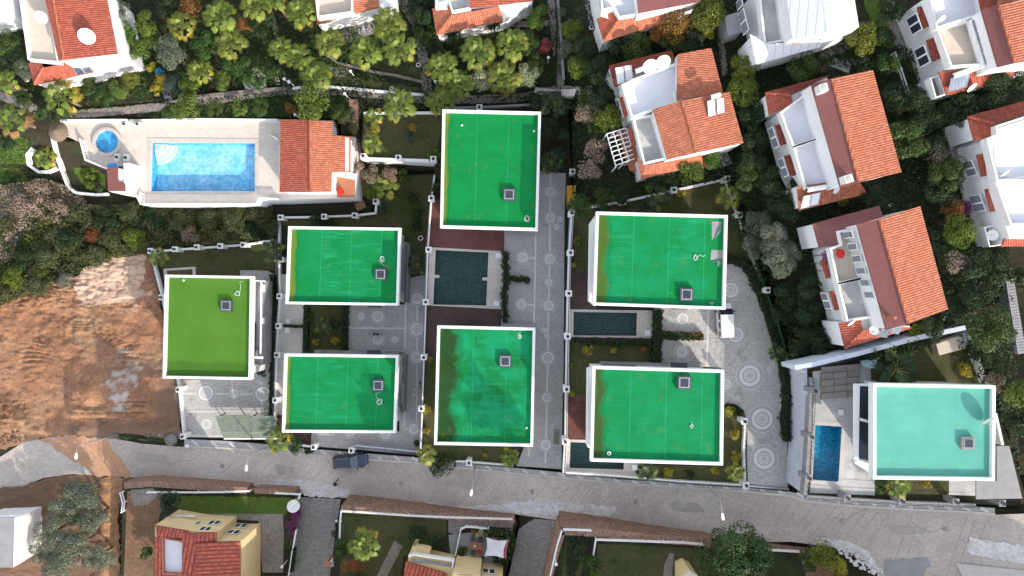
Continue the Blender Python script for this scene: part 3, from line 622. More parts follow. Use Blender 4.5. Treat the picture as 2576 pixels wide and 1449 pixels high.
# worn bits of the street: manholes, drain, repairs
mh = MB()
for u, v, r in ((560,1172,.33), (1010,1215,.33), (1340,1236,.33), (1600,1262,.33), (2120,1312,.35), (2380,1330,.33)):
    x, y, z = G3(u, v, 0, gnat); mh.lathe(x, y, [(r, z + .118), (.01, z + .12)], 16)
tag(mh.build('manhole_covers', greyslab), None, None, None, 'structure')
patch = mat('road_repair', (.40, .36, .325), (.32, .29, .265), 1, .9, .4, bscale=6)
for q in (D(690,1168, 740,1172, 745,1190, 700,1192), D(1120,1208, 1200,1214, 1190,1228, 1125,1222), D(1680,1262, 1760,1268, 1770,1290, 1690,1285), D(2230,1320, 2330,1326, 2320,1345, 2240,1340), D(350,1140, 420,1145, 410,1165, 340,1160)): sheet('road_repair_patch', q, patch, off=.113, wob=3)
rr_ = random.Random(9)
for i in range(9):                       # wandering cracks
    u, v = 420 + i * 235 + rr_.uniform(-40, 40), 0; v = lerp(u, [(p[0], p[1]) for p in road_top]) + rr_.uniform(20, 70); pts = []
    for k in range(9): pts.append(G3(u, v, 0, gnat)); u += rr_.uniform(6, 18); v += rr_.uniform(-9, 9)
    A, B = offs(pts, .06); mb = MB()
    for k in range(8): mb.face([(*B[k], pts[k][2] + .122), (*B[k + 1], pts[k + 1][2] + .122), (*A[k + 1], pts[k + 1][2] + .122), (*A[k], pts[k][2] + .122)])
    tag(mb.build('road_crack', joint), None, None, None, 'structure')
# ============================================================ flat-roofed villas
def roofmat(name, c1, c2, panel, w, seam=(.06, .42, .24), stain=.0, stainc=(.05, .045, .012), damp=0.0, streak=.5, seed=0.0, first=0.0, light=(.02, .28, .13)):
    m = bpy.data.materials.new(name); m.use_nodes = True; N = m.node_tree.nodes; L = m.node_tree.links; b = N['Principled BSDF']
    b.inputs['Roughness'].default_value = .7; b.inputs['Specular IOR Level'].default_value = .12
    uv = N.new('ShaderNodeUVMap'); sp = N.new('ShaderNodeSeparateXYZ'); L.new(uv.outputs[0], sp.inputs[0])
    def noise(sc, sx=1, sy=1, d=8, r=.6):
        mp = N.new('ShaderNodeMapping'); mp.inputs['Scale'].default_value = (sx, sy, 1); mp.inputs['Location'].default_value = (seed, seed * 2, 0); L.new(uv.outputs[0], mp.inputs[0])
        n = N.new('ShaderNodeTexNoise'); n.inputs['Scale'].default_value = sc; n.inputs['Detail'].default_value = d; n.inputs['Roughness'].default_value = r; L.new(mp.outputs[0], n.inputs[0]); return n.outputs[0]
    def mth(op, a, c=None, clamp=False):
        x = N.new('ShaderNodeMath'); x.operation = op; x.use_clamp = clamp
        for i, q in enumerate((a, c)):
            if q is None: continue
            if isinstance(q, (int, float)): x.inputs[i].default_value = q
            else: L.new(q, x.inputs[i])
        return x.outputs[0]
    def mix(fac, a, bb):
        x = N.new('ShaderNodeMix'); x.data_type = 'RGBA'
        for s_, v_ in ((x.inputs[0], fac), (x.inputs[6], a), (x.inputs[7], bb)):
            if isinstance(v_, (int, float)): s_.default_value = v_
            elif isinstance(v_, tuple): s_.default_value = (*v_, 1)
            else: L.new(v_, s_)
        return x.outputs[2]
    def step(a, lo, hi):
        r = N.new('ShaderNodeMapRange'); r.inputs[1].default_value = lo; r.inputs[2].default_value = hi; L.new(a, r.inputs[0]); return r.outputs[0]
    X, Y = sp.outputs[0], sp.outputs[1]
    c = mix(step(noise(.35), .42, .6), c1, c2)
    pan = mth('FLOOR', mth('DIVIDE', mth('SUBTRACT', X, first), panel)); wn_ = N.new('ShaderNodeTexWhiteNoise'); wn_.noise_dimensions = '1D'; L.new(mth('ADD', pan, seed), wn_.inputs['W'])
    streaks = mth('MULTIPLY', step(noise(.9, .35, 2.4), .52, .70), mth('MULTIPLY', wn_.outputs[0], streak))
    c = mix(streaks, c, light)
    c = mix(mth('MULTIPLY', step(noise(6, 1, 1, 4), .55, .72), streak * .5), c, light)
    if stain:
        nz = mth('MULTIPLY', mth('SUBTRACT', noise(.30, 1, 1, 6), .5), 5.5 * stain)
        d = mth('SUBTRACT', X, nz); c = mix(mth('MULTIPLY', step(d, 2.4 * stain, 1.4 * stain), .9), c, stainc)
        c = mix(mth('MULTIPLY', step(mth('ABSOLUTE', mth('SUBTRACT', d, 2.4 * stain)), .35, .05), .35), c, tuple(x * .55 for x in c1))
    c = mix(mth('MULTIPLY', step(noise(5, 1, 1, 10, .8), .55, .75), .35), c, tuple(x * .55 for x in c1)); c = mix(mth('MULTIPLY', step(noise(.5, 1.3, 1), .60, .74), .45), c, tuple((x + y) / 2 for x, y in zip(c1, (.22, .16, .05))))
    if damp: c = mix(mth('MULTIPLY', step(mth('SUBTRACT', Y, mth('MULTIPLY', noise(.6), 1.6)), damp, damp - .25), .4), c, tuple(x * .5 for x in c1))
    if first is not None:
        fr = mth('ABSOLUTE', mth('SUBTRACT', mth('FRACT', mth('DIVIDE', mth('SUBTRACT', X, first), panel)), .0))
        c = mix(mth('MULTIPLY', step(fr, .10 / panel, .04 / panel), mth('MULTIPLY', step(noise(3, 1, 1), .3, .55), .36)), c, seam)
    L.new(c, b.inputs['Base Color'])
    bp = N.new('ShaderNodeBump'); bp.inputs['Strength'].default_value = .25; bp.inputs['Distance'].default_value = .05; L.new(noise(8), bp.inputs['Height']); L.new(bp.outputs[0], b.inputs['Normal'])
    return m
GRN, GRN2 = (.003, .178, .042), (.004, .20, .06)
def quad_in(P, k):        # P: world quad (TL,TR,BR,BL) shrunk by k metres
    A, B = offs(P, 2 * k, True); c = sum((Vector(p) for p in P), Vector((0, 0))) / 4
    return [tuple(a) if (Vector(a) - c).length < (Vector(b) - c).length else tuple(b) for a, b in zip(A, B)]
def ring(mb, O, I, z0, z1):
    n = len(O)
    for i in range(n):
        j = (i + 1) % n
        mb.face([(*O[i], z1), (*I[i], z1), (*I[j], z1), (*O[j], z1)][::-1]); mb.face([(*O[i], z0), (*O[i], z1), (*O[j], z1), (*O[j], z0)][::-1] [::-1])
        mb.face([(*I[i], z0), (*I[j], z0), (*I[j], z1), (*I[i], z1)][::-1]); mb.face([(*O[i], z0), (*O[j], z0), (*I[j], z0), (*I[i], z0)])
    return mb
def facade(root, P, z0, spec, m=glass_d):     # glazing set proud of a wall side: (side, from, to, bottom, top)
    for side, a, b, zb, zt in spec:
        p, q = Vector(P[side]), Vector(P[(side + 1) % 4]); d = q - p; n = Vector((d.y, -d.x)).normalized()
        c = sum((Vector(k) for k in P), Vector((0, 0))) / 4
        if n.dot(p - c) < 0: n = -n
        A, B = p + d * a + n * .05, p + d * b + n * .05
        fr = MB(); fr.prism([tuple(A - n * .05), tuple(B - n * .05), tuple(B + n * .02), tuple(A + n * .02)], z0 + zb - .08, z0 + zt + .08); w = fr.build('window', dkgrey, root)
        gl = MB(); e = d.normalized() * .08; gl.prism([tuple(A + e), tuple(B - e), tuple(B - e + n * .03), tuple(A + e + n * .03)], z0 + zb, z0 + zt); gl.build('pane', m, w)
def villa(label, L, roof, mt, sky=None, h=7.0, ph=.45, sksz=(1.45, 1.45), inset=.55, west=0):
    z = L + h; P = WP(roof, z); c = WP([(sum(p[0] for p in roof) / 4, sum(p[1] for p in roof) / 4)], L)[0]
    t = thing('flat_roof_villa', label, 'villa', (*c, L))
    I = quad_in(P, .31); Wl = quad_in(P, inset)
    if west: Wl = [(Wl[0][0] + west, Wl[0][1]), Wl[1], Wl[2], (Wl[3][0] + west, Wl[3][1])]
    MB().prism(Wl, L - .02, z - ph - .5).build('wall', white, t)
    MB().prism(quad_in(P, .02), z - ph - .5, z - ph - .03).build('roof_slab', white_trim, t)
    ring(MB(), P, I, z - ph - .55, z).build('parapet', white_trim, t)
    w = math.dist(I[0], I[1]); hh = math.dist(I[0], I[3])
    MB().face([(*p, z - ph) for p in (I[3], I[2], I[1], I[0])], [(0, 0), (w, 0), (w, hh), (0, hh)]).build('roof_covering', mt, t)
    facade(t, Wl, L, [(0, .1, .4, .4, 2.5), (0, .5, .9, 3.6, 5.6), (1, .15, .35, .9, 2.4), (1, .45, .85, 3.5, 5.6), (2, .12, .45, .1, 2.5), (2, .55, .85, .9, 2.4), (2, .1, .4, 3.4, 5.7), (2, .55, .9, 3.4, 5.7), (3, .15, .6, .1, 2.6), (3, .2, .8, 3.4, 5.7)])
    if sky:
        x, y = W(sky[0], sky[1], z - ph + .5); a = math.atan2(P[1][1] - P[0][1], P[1][0] - P[0][0]); s = sksz[0]
        k = MB().box(x, y, z - ph - .02, s, s, .45, a).build('skylight', dkgrey if L != LV else greyslab, t)
        MB().box(x, y, z - ph + .43, s * .78, s * .78, .05, a).build('skylight_frame', steel if L != LV else greyslab, k); MB().box(x, y, z - ph + .485, s * .6, s * .6, .03, a).build('skylight_pane', glass_d, k)
    return t, P, I, z - ph
mF = roofmat('lime_felt', (.062, .165, .018), (.07, .18, .022), 3.6, 10, seam=(.06, .22, .02), damp=1.1, streak=.0, seed=3, first=1.0, light=(.1, .33, .04))
mB_ = roofmat('emerald_felt_upper_left', GRN, GRN2, 3.75, 14, stain=.35, stainc=(.12, .17, .02), streak=1.0, seed=1)
mE = roofmat('emerald_felt_lower_left', (.003, .18, .045), GRN2, 3.75, 14, stain=.2, stainc=(.12, .17, .02), streak=.7, seed=5)
mA = roofmat('emerald_felt_top', GRN, (.003, .205, .048), 3.75, 12, stain=.22, stainc=(.12, .17, .02), streak=.25, seed=9)
mC = roofmat('emerald_felt_centre', (.003, .155, .036), (.006, .235, .095), 3.9, 12, stain=1.0, stainc=(.018, .04, .008), streak=.9, seed=12)
mD2 = roofmat('emerald_felt_right_upper', GRN, (.004, .21, .075), 3.9, 14, stain=.55, stainc=(.06, .10, .012), streak=.9, seed=17)
mD1 = roofmat('emerald_felt_right_lower', (.003, .175, .048), (.004, .205, .07), 3.9, 14, stain=.5, stainc=(.04, .06, .012), streak=.6, seed=21)
mV = roofmat('mint_felt', (.095, .33, .265), (.11, .36, .295), 4.3, 13, seam=(.04, .26, .18), streak=.2, seed=25, light=(.16, .6, .45), first=-.2)
vF = villa('villa with a lime green roof next to the bare orange earth', LF, D(415,691, 635,695, 631,956, 409,952), mF, (568, 769))
vB = villa('emerald roofed villa above the courtyard where the scooter is parked', LB, D(725,569, 1008,573, 1002,769, 718,765), mB_, (957, 690), h=6.8)
vE = villa('emerald roofed villa below the scooter courtyard, right above the parked dark car', LB, D(715,890, 1002,894, 995,1090, 709,1088), mE, (951, 970))
vA = villa('emerald roofed villa just above the square dark pool, farthest up of the tall pair', LA, D(1113,275, 1361,281, 1353,580, 1107,573), mA, (1281, 489), h=7)
vC = villa('emerald roofed villa below the square dark pool with dark brown stain down its left side', LA, D(1100,819, 1347,825, 1341,1124, 1092,1119), mC, (1271, 909), h=8)
vD2 = villa('emerald roofed villa above the parked white van with torn grey felt at its right edge', LD, D(1500,532, 1831,541, 1825,779, 1492,768), mD2, (1728, 741), h=7.6)
vD1 = villa('emerald roofed villa between the hedge with the white van and the street', LD, D(1491,921, 1822,931, 1819,1171, 1485,1161), mD1, (1722, 963), h=8.2)
vV = villa('mint green roofed villa at the right with a satellite dish', LV, D(2197,965, 2505,970, 2503,1210, 2197,1206), mV, (2438, 1116), sksz=(1.25, 1.25), west=2.0)
def vb(t, u, v, z): return W(u, v, z)
def vbox(root, name, m, poly, z0, z1): return MB().prism(WP(poly, z1), z0, z1).build(name, m, root)
# side annexes / balconies
t = vF[0]
vbox(t, 'lower_terrace', greyslab, D(634,705, 664,708, 661,918, 632,916), LF, LF + 4.2)
for q in (D(633,704, 667,706, 667,709, 633,708), D(655,708, 658,708, 656,890, 653,890), D(633,896, 662,897, 661,903, 633,902)): vbox(t, 'terrace_frame', white_trim, q, LF + 4.8, LF + 5.1)
vbox(t, 'terrace_screen', steel, D(636,915, 652,918, 652,922, 636,920), LF + 4.2, LF + 4.9)
for q in (D(655,715, 663,716, 662,735, 654,735), D(656,800, 662,800, 662,815, 655,815)): vbox(t, 'air_conditioner', white_trim, q, LF + 4.2, LF + 4.8)
for t, q, r in ((vB[0], D(1006,606, 1024,610, 1021,762, 1003,758), D(1019,612, 1023,612, 1019,760, 1016,760)), (vE[0], D(1000,896, 1016,898, 1012,1042, 998,1040), D(1012,900, 1015,900, 1011,1040, 1008,1040))):
    vbox(t, 'side_balcony', greyslab, q, LB, LB + 3.6); vbox(t, 'balcony_rail', dkgrey, r, LB + 3.6, LB + 4.4)
for t, q in ((vD2[0], D(1486,560, 1500,540, 1498,770, 1483,758)), (vD1[0], D(1480,930, 1493,925, 1490,1130, 1478,1125))):
    vbox(t, 'west_balcony', white_trim, q, LD + 3.2, LD + 5.2)
vbox(vE[0], 'door_canopy', dkgrey, D(923,881, 958,881, 958,893, 923,893), LB + 2.6, LB + 2.8)
vbox(vB[0], 'door_canopy', dkgrey, D(925,760, 960,760, 960,773, 925,773), LB + 2.4, LB + 2.6)
vbox(vD1[0], 'door_canopy', dkgrey, D(1688,912, 1729,913, 1729,928, 1688,927), LD + 2.6, LD + 2.8)
vbox(vD1[0], 'entrance_slab', greyslab, D(1510,911, 1770,916, 1766,935, 1510,930), LD, LD + 1.2)
vbox(vE[0], 'entrance_slab', greyslab, D(791,881, 1004,885, 1004,905, 791,900), LB, LB + 1.2)
vbox(vA[0], 'entrance_slab', greyslab, D(1268,570, 1347,574, 1347,593, 1268,590), LA, LA + .6)
vbox(vC[0], 'entrance_slab', greyslab, D(1262,812, 1345,816, 1345,835, 1262,830), LA, LA + .6)
vbox(vD2[0], 'door_mat', greyslab, D(1691,772, 1730,774, 1729,783, 1691,781), LD, LD + .08)
t = vV[0]                        # white balcony frame with dark glazed bays
zb = LV + 4.6
for q in (D(2150,966, 2198,966, 2198,972, 2162,971), D(2150,966, 2163,971, 2160,1157, 2150,1160), D(2192,970, 2199,970, 2199,1198, 2192,1196), D(2160,1050, 2194,1060, 2194,1067, 2159,1057), D(2150,1157, 2160,1157, 2199,1170, 2199,1196, 2152,1166)):
    vbox(t, 'balcony_frame', white_trim, q, zb, zb + .35)
vbox(t, 'balcony_floor', glass_d, D(2160,972, 2196,972, 2196,1162, 2158,1152), zb - 1.3, zb - 1.1)
vbox(t, 'patio_cover', greyslab, D(2508,1122, 2539,1122, 2572,1254, 2456,1256, 2456,1206, 2508,1210), LV + 2.6, LV + 2.75)
# things lying on roofs
def coil(label, u, v, z, r, seed, m, tail=None):
    rr = random.Random(seed); x0, y0 = W(u, v, z); pts = []
    for i in range(46):
        a = i * .55; q = r * (.35 + .65 * rr.random()); pts.append((x0 + q * math.cos(a) * .8, y0 + q * math.sin(a), z + .03 + .002 * i))
    if tail: pts += [(*W(tail[i], tail[i + 1], z), z + .1) for i in range(0, len(tail), 2)]
    tag(MB().tube(pts, .022, 4).build('cable_coil', m), label, 'cable')
hose = mat('pale_cable', (.62, .72, .68), None, 2, .6)
coil('pale coiled cable on the lime green roof', 598, 738, vF[3], .45, 1, hose, (606,722, 604,708, 612,708))
coil('tangled white cable beside the skylight on the upper left emerald roof', 962, 652, vB[3], .42, 2, hose, (952,655, 966,668, 975,670))
coil('long white cable loops below the skylight on the emerald roof above the dark car', 955, 1010, vE[3], .5, 3, hose, (948,1000, 945,990, 960,985))
coil('coiled cable in the lower right corner of the top centre roof', 1326, 550, vA[3], .45, 4, hose)
coil('small cable coil near the top right corner of the brown stained roof', 1308, 846, vC[3], .3, 5, hose, (1300,838, 1310,836))
coil('cable coil in the middle right of the roof above the white van', 1749, 648, vD2[3], .35, 6, hose, (1760,640, 1768,645, 1775,642))
coil('cable coil in the right half of the roof beside the street driveway', 1740, 1072, vD1[3], .28, 7, hose, (1738,1060,))
vent_m = white_trim
for i, (lab, u, v, L) in enumerate([('small white roof vent at the top left of the lime roof', 462, 705, vF[3]), ('white roof vent at the lower left corner of the roof nearest the small street pool', 1532, 1140, vD1[3]), ('white roof drain near the top right of the top centre roof', 1343, 330, vA[3]), ('tiny white vent in the upper left part of the top centre roof', 1162, 315, vA[3]), ('white drain cap near the lower right corner of the brown stained roof', 1325, 1076, vC[3])]):
    x, y = W(u, v, L); r = .22 if i == 1 else .13
    v0 = thing('roof_vent', lab, 'roof vent', (x, y, L)); MB().lathe(x, y, [(r, L - .01), (r, L + .12), (r * .5, L + .16)], 12).build('vent_cap', white_trim, v0); MB().lathe(x, y, [(r * .48, L + .163), (.001, L + .164)], 8).build('vent_hole', black, v0)
# peeled roofing on the roof above the van
for lab, q in (('large torn grey felt patch in the upper right corner of the roof above the van', G_(1508,222, 1583,224, 1575,300, 1508,362)), ('square grey bare patch halfway down the right edge of the roof above the van', G_(1503,437, 1596,440, 1593,510, 1500,512)), ('small grey triangular scrap in the lower right corner of the roof above the van', G_(1490,828, 1527,832, 1510,862))):
    o = sheet('bare_roof_patch', q, greyslab, vD2[3], .012, kind=None, wob=1); tag(o, lab, 'roof patch')
for lab, q in (('folded green felt flap by the large torn patch', G_(1520,360, 1578,235, 1585,260, 1560,320)), ('crumpled green felt flap by the square bare patch', G_(1500,535, 1535,505, 1590,500, 1580,560, 1545,565, 1540,530))):
    P = WP(q, vD2[3]); mb = MB(); c = sum((Vector(p) for p in P), Vector((0, 0))) / len(P)
    for i in range(len(P)): mb.face([(*P[i], vD2[3] + .03), (*P[(i + 1) % len(P)], vD2[3] + .03), (*c, vD2[3] + .22)])
    tag(mb.build('felt_flap', roofm) if False else mb.build('felt_flap', mat('felt_underside_' + str(len(MATS)), (.12, .26, .18), (.05, .12, .08), 3, .8)), lab, 'roof felt')
# ============================================================ satellite dishes
def dish(label, u, v, z, r, az=0.0, tilt=50, mh=.9, m=None, group=None):
    """dish centre seen at u,v; z = roof height under it; az = direction it faces (deg, 0=+X)"""
    zc = z + mh; x, y = W(u, v, zc)
    t = thing('satellite_dish', label, 'satellite dish', (x, y, z), group)
    d = Vector((math.cos(R(az)) * math.cos(R(tilt)), math.sin(R(az)) * math.cos(R(tilt)), math.sin(R(tilt))))
    M = d.to_track_quat('Z', 'Y').to_matrix(); mb = MB(); n = 20
    for sgn, base in ((1, 0), (-1, -.03)):
        rings = [[Vector((x, y, zc)) + M @ Vector((r * q * math.cos(2 * math.pi * k / n), r * q * math.sin(2 * math.pi * k / n), .22 * r * q * q + base)) for k in range(n)] for q in (.001, .35, .7, 1)]
        for i in range(3):
            for k in range(n): f = [rings[i][k], rings[i + 1][k], rings[i + 1][(k + 1) % n], rings[i][(k + 1) % n]]; mb.face(f if sgn > 0 else f[::-1])
    mb.build('dish_bowl', m or white_trim, t, smooth=True)
    MB().tube([(x, y, z), (x, y, zc - .05)], .04, 6).build('mast', steel, t)
    low = Vector((x, y, zc)) + M @ Vector((0, -r, .2 * r)); foc = Vector((x, y, zc)) + d * r * .95
    MB().tube([low, foc], .02, 5).build('feed_arm', steel, t); MB().ball(foc, .07, 6, 4).build('receiver', greyslab, t)
    return t
dish('white satellite dish on a mast near the right edge of the mint green roof', 2482, 1057, vV[3], .75, -60, 18, .8)
# ============================================================ pitched-roof houses
class House:
    def __init__(s, name, label, u, v, G=None, cat='house'):
        z = Z(u, v, 0, g) if G is None else G
        s.G = z; s.t = thing(name, label, cat, (*W(u, v, z), z))
    def wall(s, poly, top, bot=-1.5, m=None, name='wall'): return MB().prism(WP(poly, s.G + top), s.G + bot, s.G + top).build(name, m or white, s.t)
    def mass(s, p3, bot=-1.5, m=None, name='wall'): return MB().mass([W(u, v, s.G + h) + (s.G + h,) for u, v, h in p3], s.G + bot).build(name, m or white, s.t)
    def tile(s, p3, m=None, th=.18, name='roof', lift=.04):
        o = MB().slab([W(u, v, s.G + h) + (s.G + h + lift,) for u, v, h in p3], th).build(name, m or tile, s.t); return o
    def ridge(s, a, b, parent=None, m=None, r=.14):
        P = [W(u, v, s.G + h) + (s.G + h + .06,) for u, v, h in (a, b)]; n = 14
        pts = [tuple(P[0][k] + (P[1][k] - P[0][k]) * i / n for k in range(3)) for i in range(n + 1)]
        return MB().tube(pts, r, 6).build('ridge_cap', m or tile, parent or s.t)
    def flat(s, poly, h, m=None, name='terrace'): return MB().prism(WP(poly, s.G + h), s.G + h - .15, s.G + h).build(name, m or terr_w, s.t)
    def para(s, poly, h, hh=.9, w=.22, m=None, closed=True, name='parapet'):
        P = [W(u, v, s.G + h) + (s.G + h - hh,) for u, v in poly]; return wallmb(MB(), P, w, hh, s.G + h - hh - .2, closed).build(name, m or white_trim, s.t)
    def box(s, u, v, w, d, z0, z1, m, name, a=0.0, par=None): x, y = W(u, v, s.G + z1); return MB().box(x, y, s.G + z0, w, d, z1 - z0, R(a)).build(name, m, par or s.t)
    def poly(s, pts, z0, z1, m, name, par=None): return MB().prism(WP(pts, s.G + z1), s.G + z0, s.G + z1).build(name, m, par or s.t)
    def win(s, a, b, zb, zt, face=(-1, 0), m=None, name='window', depth=.07):   # vertical window between two seen points at height zt
        P, Q = Vector(W(*a, s.G + zt)), Vector(W(*b, s.G + zt)); n = Vector(face).normalized()
        fr = MB().prism([tuple(P), tuple(Q), tuple(Q + n * depth), tuple(P + n * depth)], s.G + zb, s.G + zt).build(name, white_trim, s.t)
        d = (Q - P).normalized() * .1; k = 2 if (Q - P).length > 1.2 else 1
        for i in range(k):
            A = P + (Q - P) * (i / k) + d; B = P + (Q - P) * ((i + 1) / k) - d
            MB().prism([tuple(A + n * depth * .5), tuple(B + n * depth * .5), tuple(B + n * (depth + .02)), tuple(A + n * (depth + .02))], s.G + zb + .1, s.G + zt - .1).build('pane', m or glass_b, fr)
        return fr
def solar_unit(label, z, quads, tank=None, m=None, tilt=.0, group=None):
    """collectors (seen quads, each tilted) and a horizontal hot-water tank"""
    t = thing('solar_water_heater', label, 'solar heater', (*W(*quads[0][0], z), z), group)
    for q in quads:
        hs = (.15 + tilt, .15 + tilt, .15, .15)
        P = [W(u, v, z + h) + (z + h,) for (u, v), h in zip(q, hs)]
        c = MB().slab(P, .1).build('collector_panel', m or solar, t)
        MB().tube([P[0], P[1], P[2], P[3], P[0]], .035, 4).build('panel_frame', steel, c)
    leg = MB()
    for (u, v), h in zip(quads[0], (.15 + tilt, .15 + tilt, .15, .15)): x, y = W(u, v, z + h); leg.tube([(x, y, z - .3), (x, y, z + h)], .03, 4)
    leg.build('stand', steel, t)
    if tank:
        a, b = [W(u, v, z + tilt + .45) + (z + tilt + .45,) for u, v in tank]; a, b = Vector(a), Vector(b); d = (b - a).normalized() * .06
        MB().tube([a, a + d, b - d, b], [.18, .26, .26, .18], 12).build('water_tank', white_trim, t, smooth=False)
        MB().tube([a - d * 1.2, a], .2, 10).build('tank_cap', dkgrey, t)
    return t
# --- centre right house (terraces at left, tiled roof right)
h = House('tiled_house', 'white house with two roof terraces, twin dishes and a white pergola, above the van villa', 1700, 290)
h.wall(C_(870,700, 1245,500, 1300,660, 1330,760, 1405,1150, 1160,1200, 1010,1225, 920,890), 3.2)
h.wall(C_(835,640, 1245,475, 1310,668, 1232,692, 1248,762, 905,885), 4.5); h.flat(C_(850,652, 1235,492, 1300,665, 1228,692, 1243,758, 915,872), 4.52, terr_w)
h.para(C_(835,642, 910,605, 1242,478, 1307,668, 1228,692, 1246,762, 908,882), 5.2, .7)
h.flat(C_(925,895, 1058,873, 1152,1192, 1005,1222), 3.6, terr_g); h.para(C_(918,890, 1060,868, 1158,1195, 1000,1232), 4.5, .9)
h.mass([(1250 / 3 + 1288, 412 / 3, 5.6), (1288 + 500, 368 / 3, 5.0), (1288 + 1582 / 3, 693 / 3, 5.0), (1288 + 1250 / 3, 755 / 3, 5.6)])
def c3(c, r, *a): return [(c * 644 + a[i] / 3, r * 483 + a[i + 1] / 3, a[i + 2]) for i in range(0, len(a), 3)]
rf = h.tile(c3(2,0, 1250,410,5.8, 1242,757,5.8, 1590,695,5.1, 1505,363,5.1))
h.mass(c3(2,0, 1075,830,5.9, 1280,765,7.0, 1390,1148,7.0, 1178,1200,5.9)); h.mass(c3(2,0, 1280,765,7.0, 1635,702,5.9, 1738,1078,5.9, 1390,1148,7.0))
h.tile(c3(2,0, 1280,760,7.2, 1390,1152,7.2, 1172,1207,6.0, 1063,825,6.0)); rf = h.tile(c3(2,0, 1280,760,7.2, 1390,1152,7.2, 1747,1080,6.0, 1640,693,6.0)); h.ridge((1714.7,253.3,7.2), (1751.3,384,7.2), rf)
h.tile(c3(2,0, 1000,1250,4.0, 1430,1160,4.0, 1437,1242,3.1, 985,1350,3.1)); h.tile(c3(2,0, 943,1182,4.2, 1002,1248,4.2, 985,1350,3.1, 975,1340,3.1))
h.wall(C_(960,1200, 1420,1165, 1425,1230, 990,1335), 3.0)
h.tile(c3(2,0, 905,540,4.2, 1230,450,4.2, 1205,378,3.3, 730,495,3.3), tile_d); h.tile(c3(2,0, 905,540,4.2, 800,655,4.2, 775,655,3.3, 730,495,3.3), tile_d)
h.wall(C_(740,505, 1200,388, 1235,470, 830,650), 3.2)
h.poly(C_(808,737, 842,728, 880,868, 848,880), 2.9, 3.05, tile_r, 'awning'); h.poly(C_(873,967, 903,960, 938,1093, 907,1103), 2.6, 2.75, tile_r, 'awning')
h.win((1288 + 805 / 3, 740 / 3), (1288 + 842 / 3, 880 / 3), 1.2, 2.7); h.win((1288 + 868 / 3, 967 / 3), (1288 + 900 / 3, 1095 / 3), .9, 2.4)
gz = h.G
h.flat(C_(790,1000, 900,960, 985,1300, 890,1290), .12, terracotta, 'patio_floor')
for q, nm in ((C_(740,1095, 700,1010, 860,965, 905,1080), 0),):
    pg = thing('garden_pergola', 'white slatted pergola against the left side of the centre right house', 'pergola', (*W(1560, 370, gz), gz))
    mb = MB()
    for i in range(8):
        a = (712 + 9.5 * i, 1012 + 34 * i); b = (862 + 9 * i, 966 + 33 * i)
        P = W3(C_(*a, *b), gz + 2.4); A, B = offs(P, .1); mb.prism([tuple(A[0]), tuple(A[1]), tuple(B[1]), tuple(B[0])], gz + 2.34, gz + 2.44)
    mb.build('crossbeams', white_trim, pg); mb = MB()
    for a, b in (((715,1010), (785,1258)), ((765,1000), (838,1235)), ((812,985), (885,1210))):
        P = W3(C_(*a, *b), gz + 2.3); A, B = offs(P, .12); mb.prism([tuple(A[0]), tuple(A[1]), tuple(B[1]), tuple(B[0])], gz + 2.2, gz + 2.32)
        for p in P: mb.box(p[0], p[1], gz - 1, .12, .12, 3.2)
    mb.build('side_rails', white_trim, pg)
dish('upper right of the twin white satellite dishes on the centre right house', 1667, 155, gz + 4.6, .85, -75, 45, .9)
dish('lower left of the twin white satellite dishes on the centre right house', 1634, 165, gz + 4.6, .85, -75, 45, .9)
solar_unit('pale solar heater beside the twin dishes of the centre right house', gz + 4.2, [C_(780,515, 840,502, 850,622, 798,635), C_(848,500, 902,490, 912,600, 858,612)], C_(930,540, 1000,512), solar_w, .3)
solar_unit('bright two panel solar heater on the orange slope of the centre right house', gz + 6.7, [C_(1475,765, 1532,752, 1537,868, 1482,882), C_(1545,750, 1598,738, 1605,850, 1550,862)], C_(1500,735, 1575,712), solar_w, .3)
# --- right house (long orange roof with maroon strip)
h = House('tiled_house', 'white house whose long orange roof has a maroon strip and two white chimneys', 2110, 330)
h.wall(D_(170,718, 330,650, 430,1020, 540,1400, 300,1420, 215,1250, 100,850), 3.4)
h.flat(D_(110,850, 340,690, 430,1020, 200,1105), 3.5, terr_w); h.para(D_(100,850, 330,680, 430,1022, 195,1105), 4.3, .8); h.flat(D_(205,1105, 430,1030, 535,1385, 290,1415), 3.5, terr_w); h.para(D_(195,1108, 432,1030, 540,1392, 285,1420), 4.3, .8)
h.mass(c3(3,0, 470,600,7.2, 790,535,5.9, 1000,1292,5.9, 680,1370,7.2)); h.mass(c3(3,0, 330,640,6.6, 470,600,7.2, 680,1370,7.2, 545,1410,6.6))
rf = h.tile(c3(3,0, 470,595,7.35, 683,1375,7.35, 1007,1298,6.0, 790,528,6.0)); h.tile(c3(3,0, 470,595,7.37, 683,1375,7.37, 545,1418,6.7, 325,638,6.7), maroon, name='felt_roof'); h.ridge((1932 + 480 / 3,600 / 3,7.4), (1932 + 683 / 3,1375 / 3,7.4), rf)
for u, v in ((2073, 220), (2136, 449)): k = h.box(u, v, .8, .8, 6.6, 8.0, white_trim, 'chimney', 15); h.box(u, v, .45, .45, 8.0, 8.08, terr_g, 'flue_opening', 15, k)
for i in range(3): h.win((2074 + 5 + i * 10.5, 352 + i * 27), (2074 + 12 + i * 10.5, 376 + i * 27), 4.3, 6.2)
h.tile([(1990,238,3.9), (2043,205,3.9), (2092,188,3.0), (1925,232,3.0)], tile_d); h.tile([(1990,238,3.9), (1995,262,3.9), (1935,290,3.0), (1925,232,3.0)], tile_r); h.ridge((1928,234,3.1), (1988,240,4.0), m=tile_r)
h.wall(D(1932,236, 2080,195, 2100,235, 1980,270, 1940,285), 2.9)
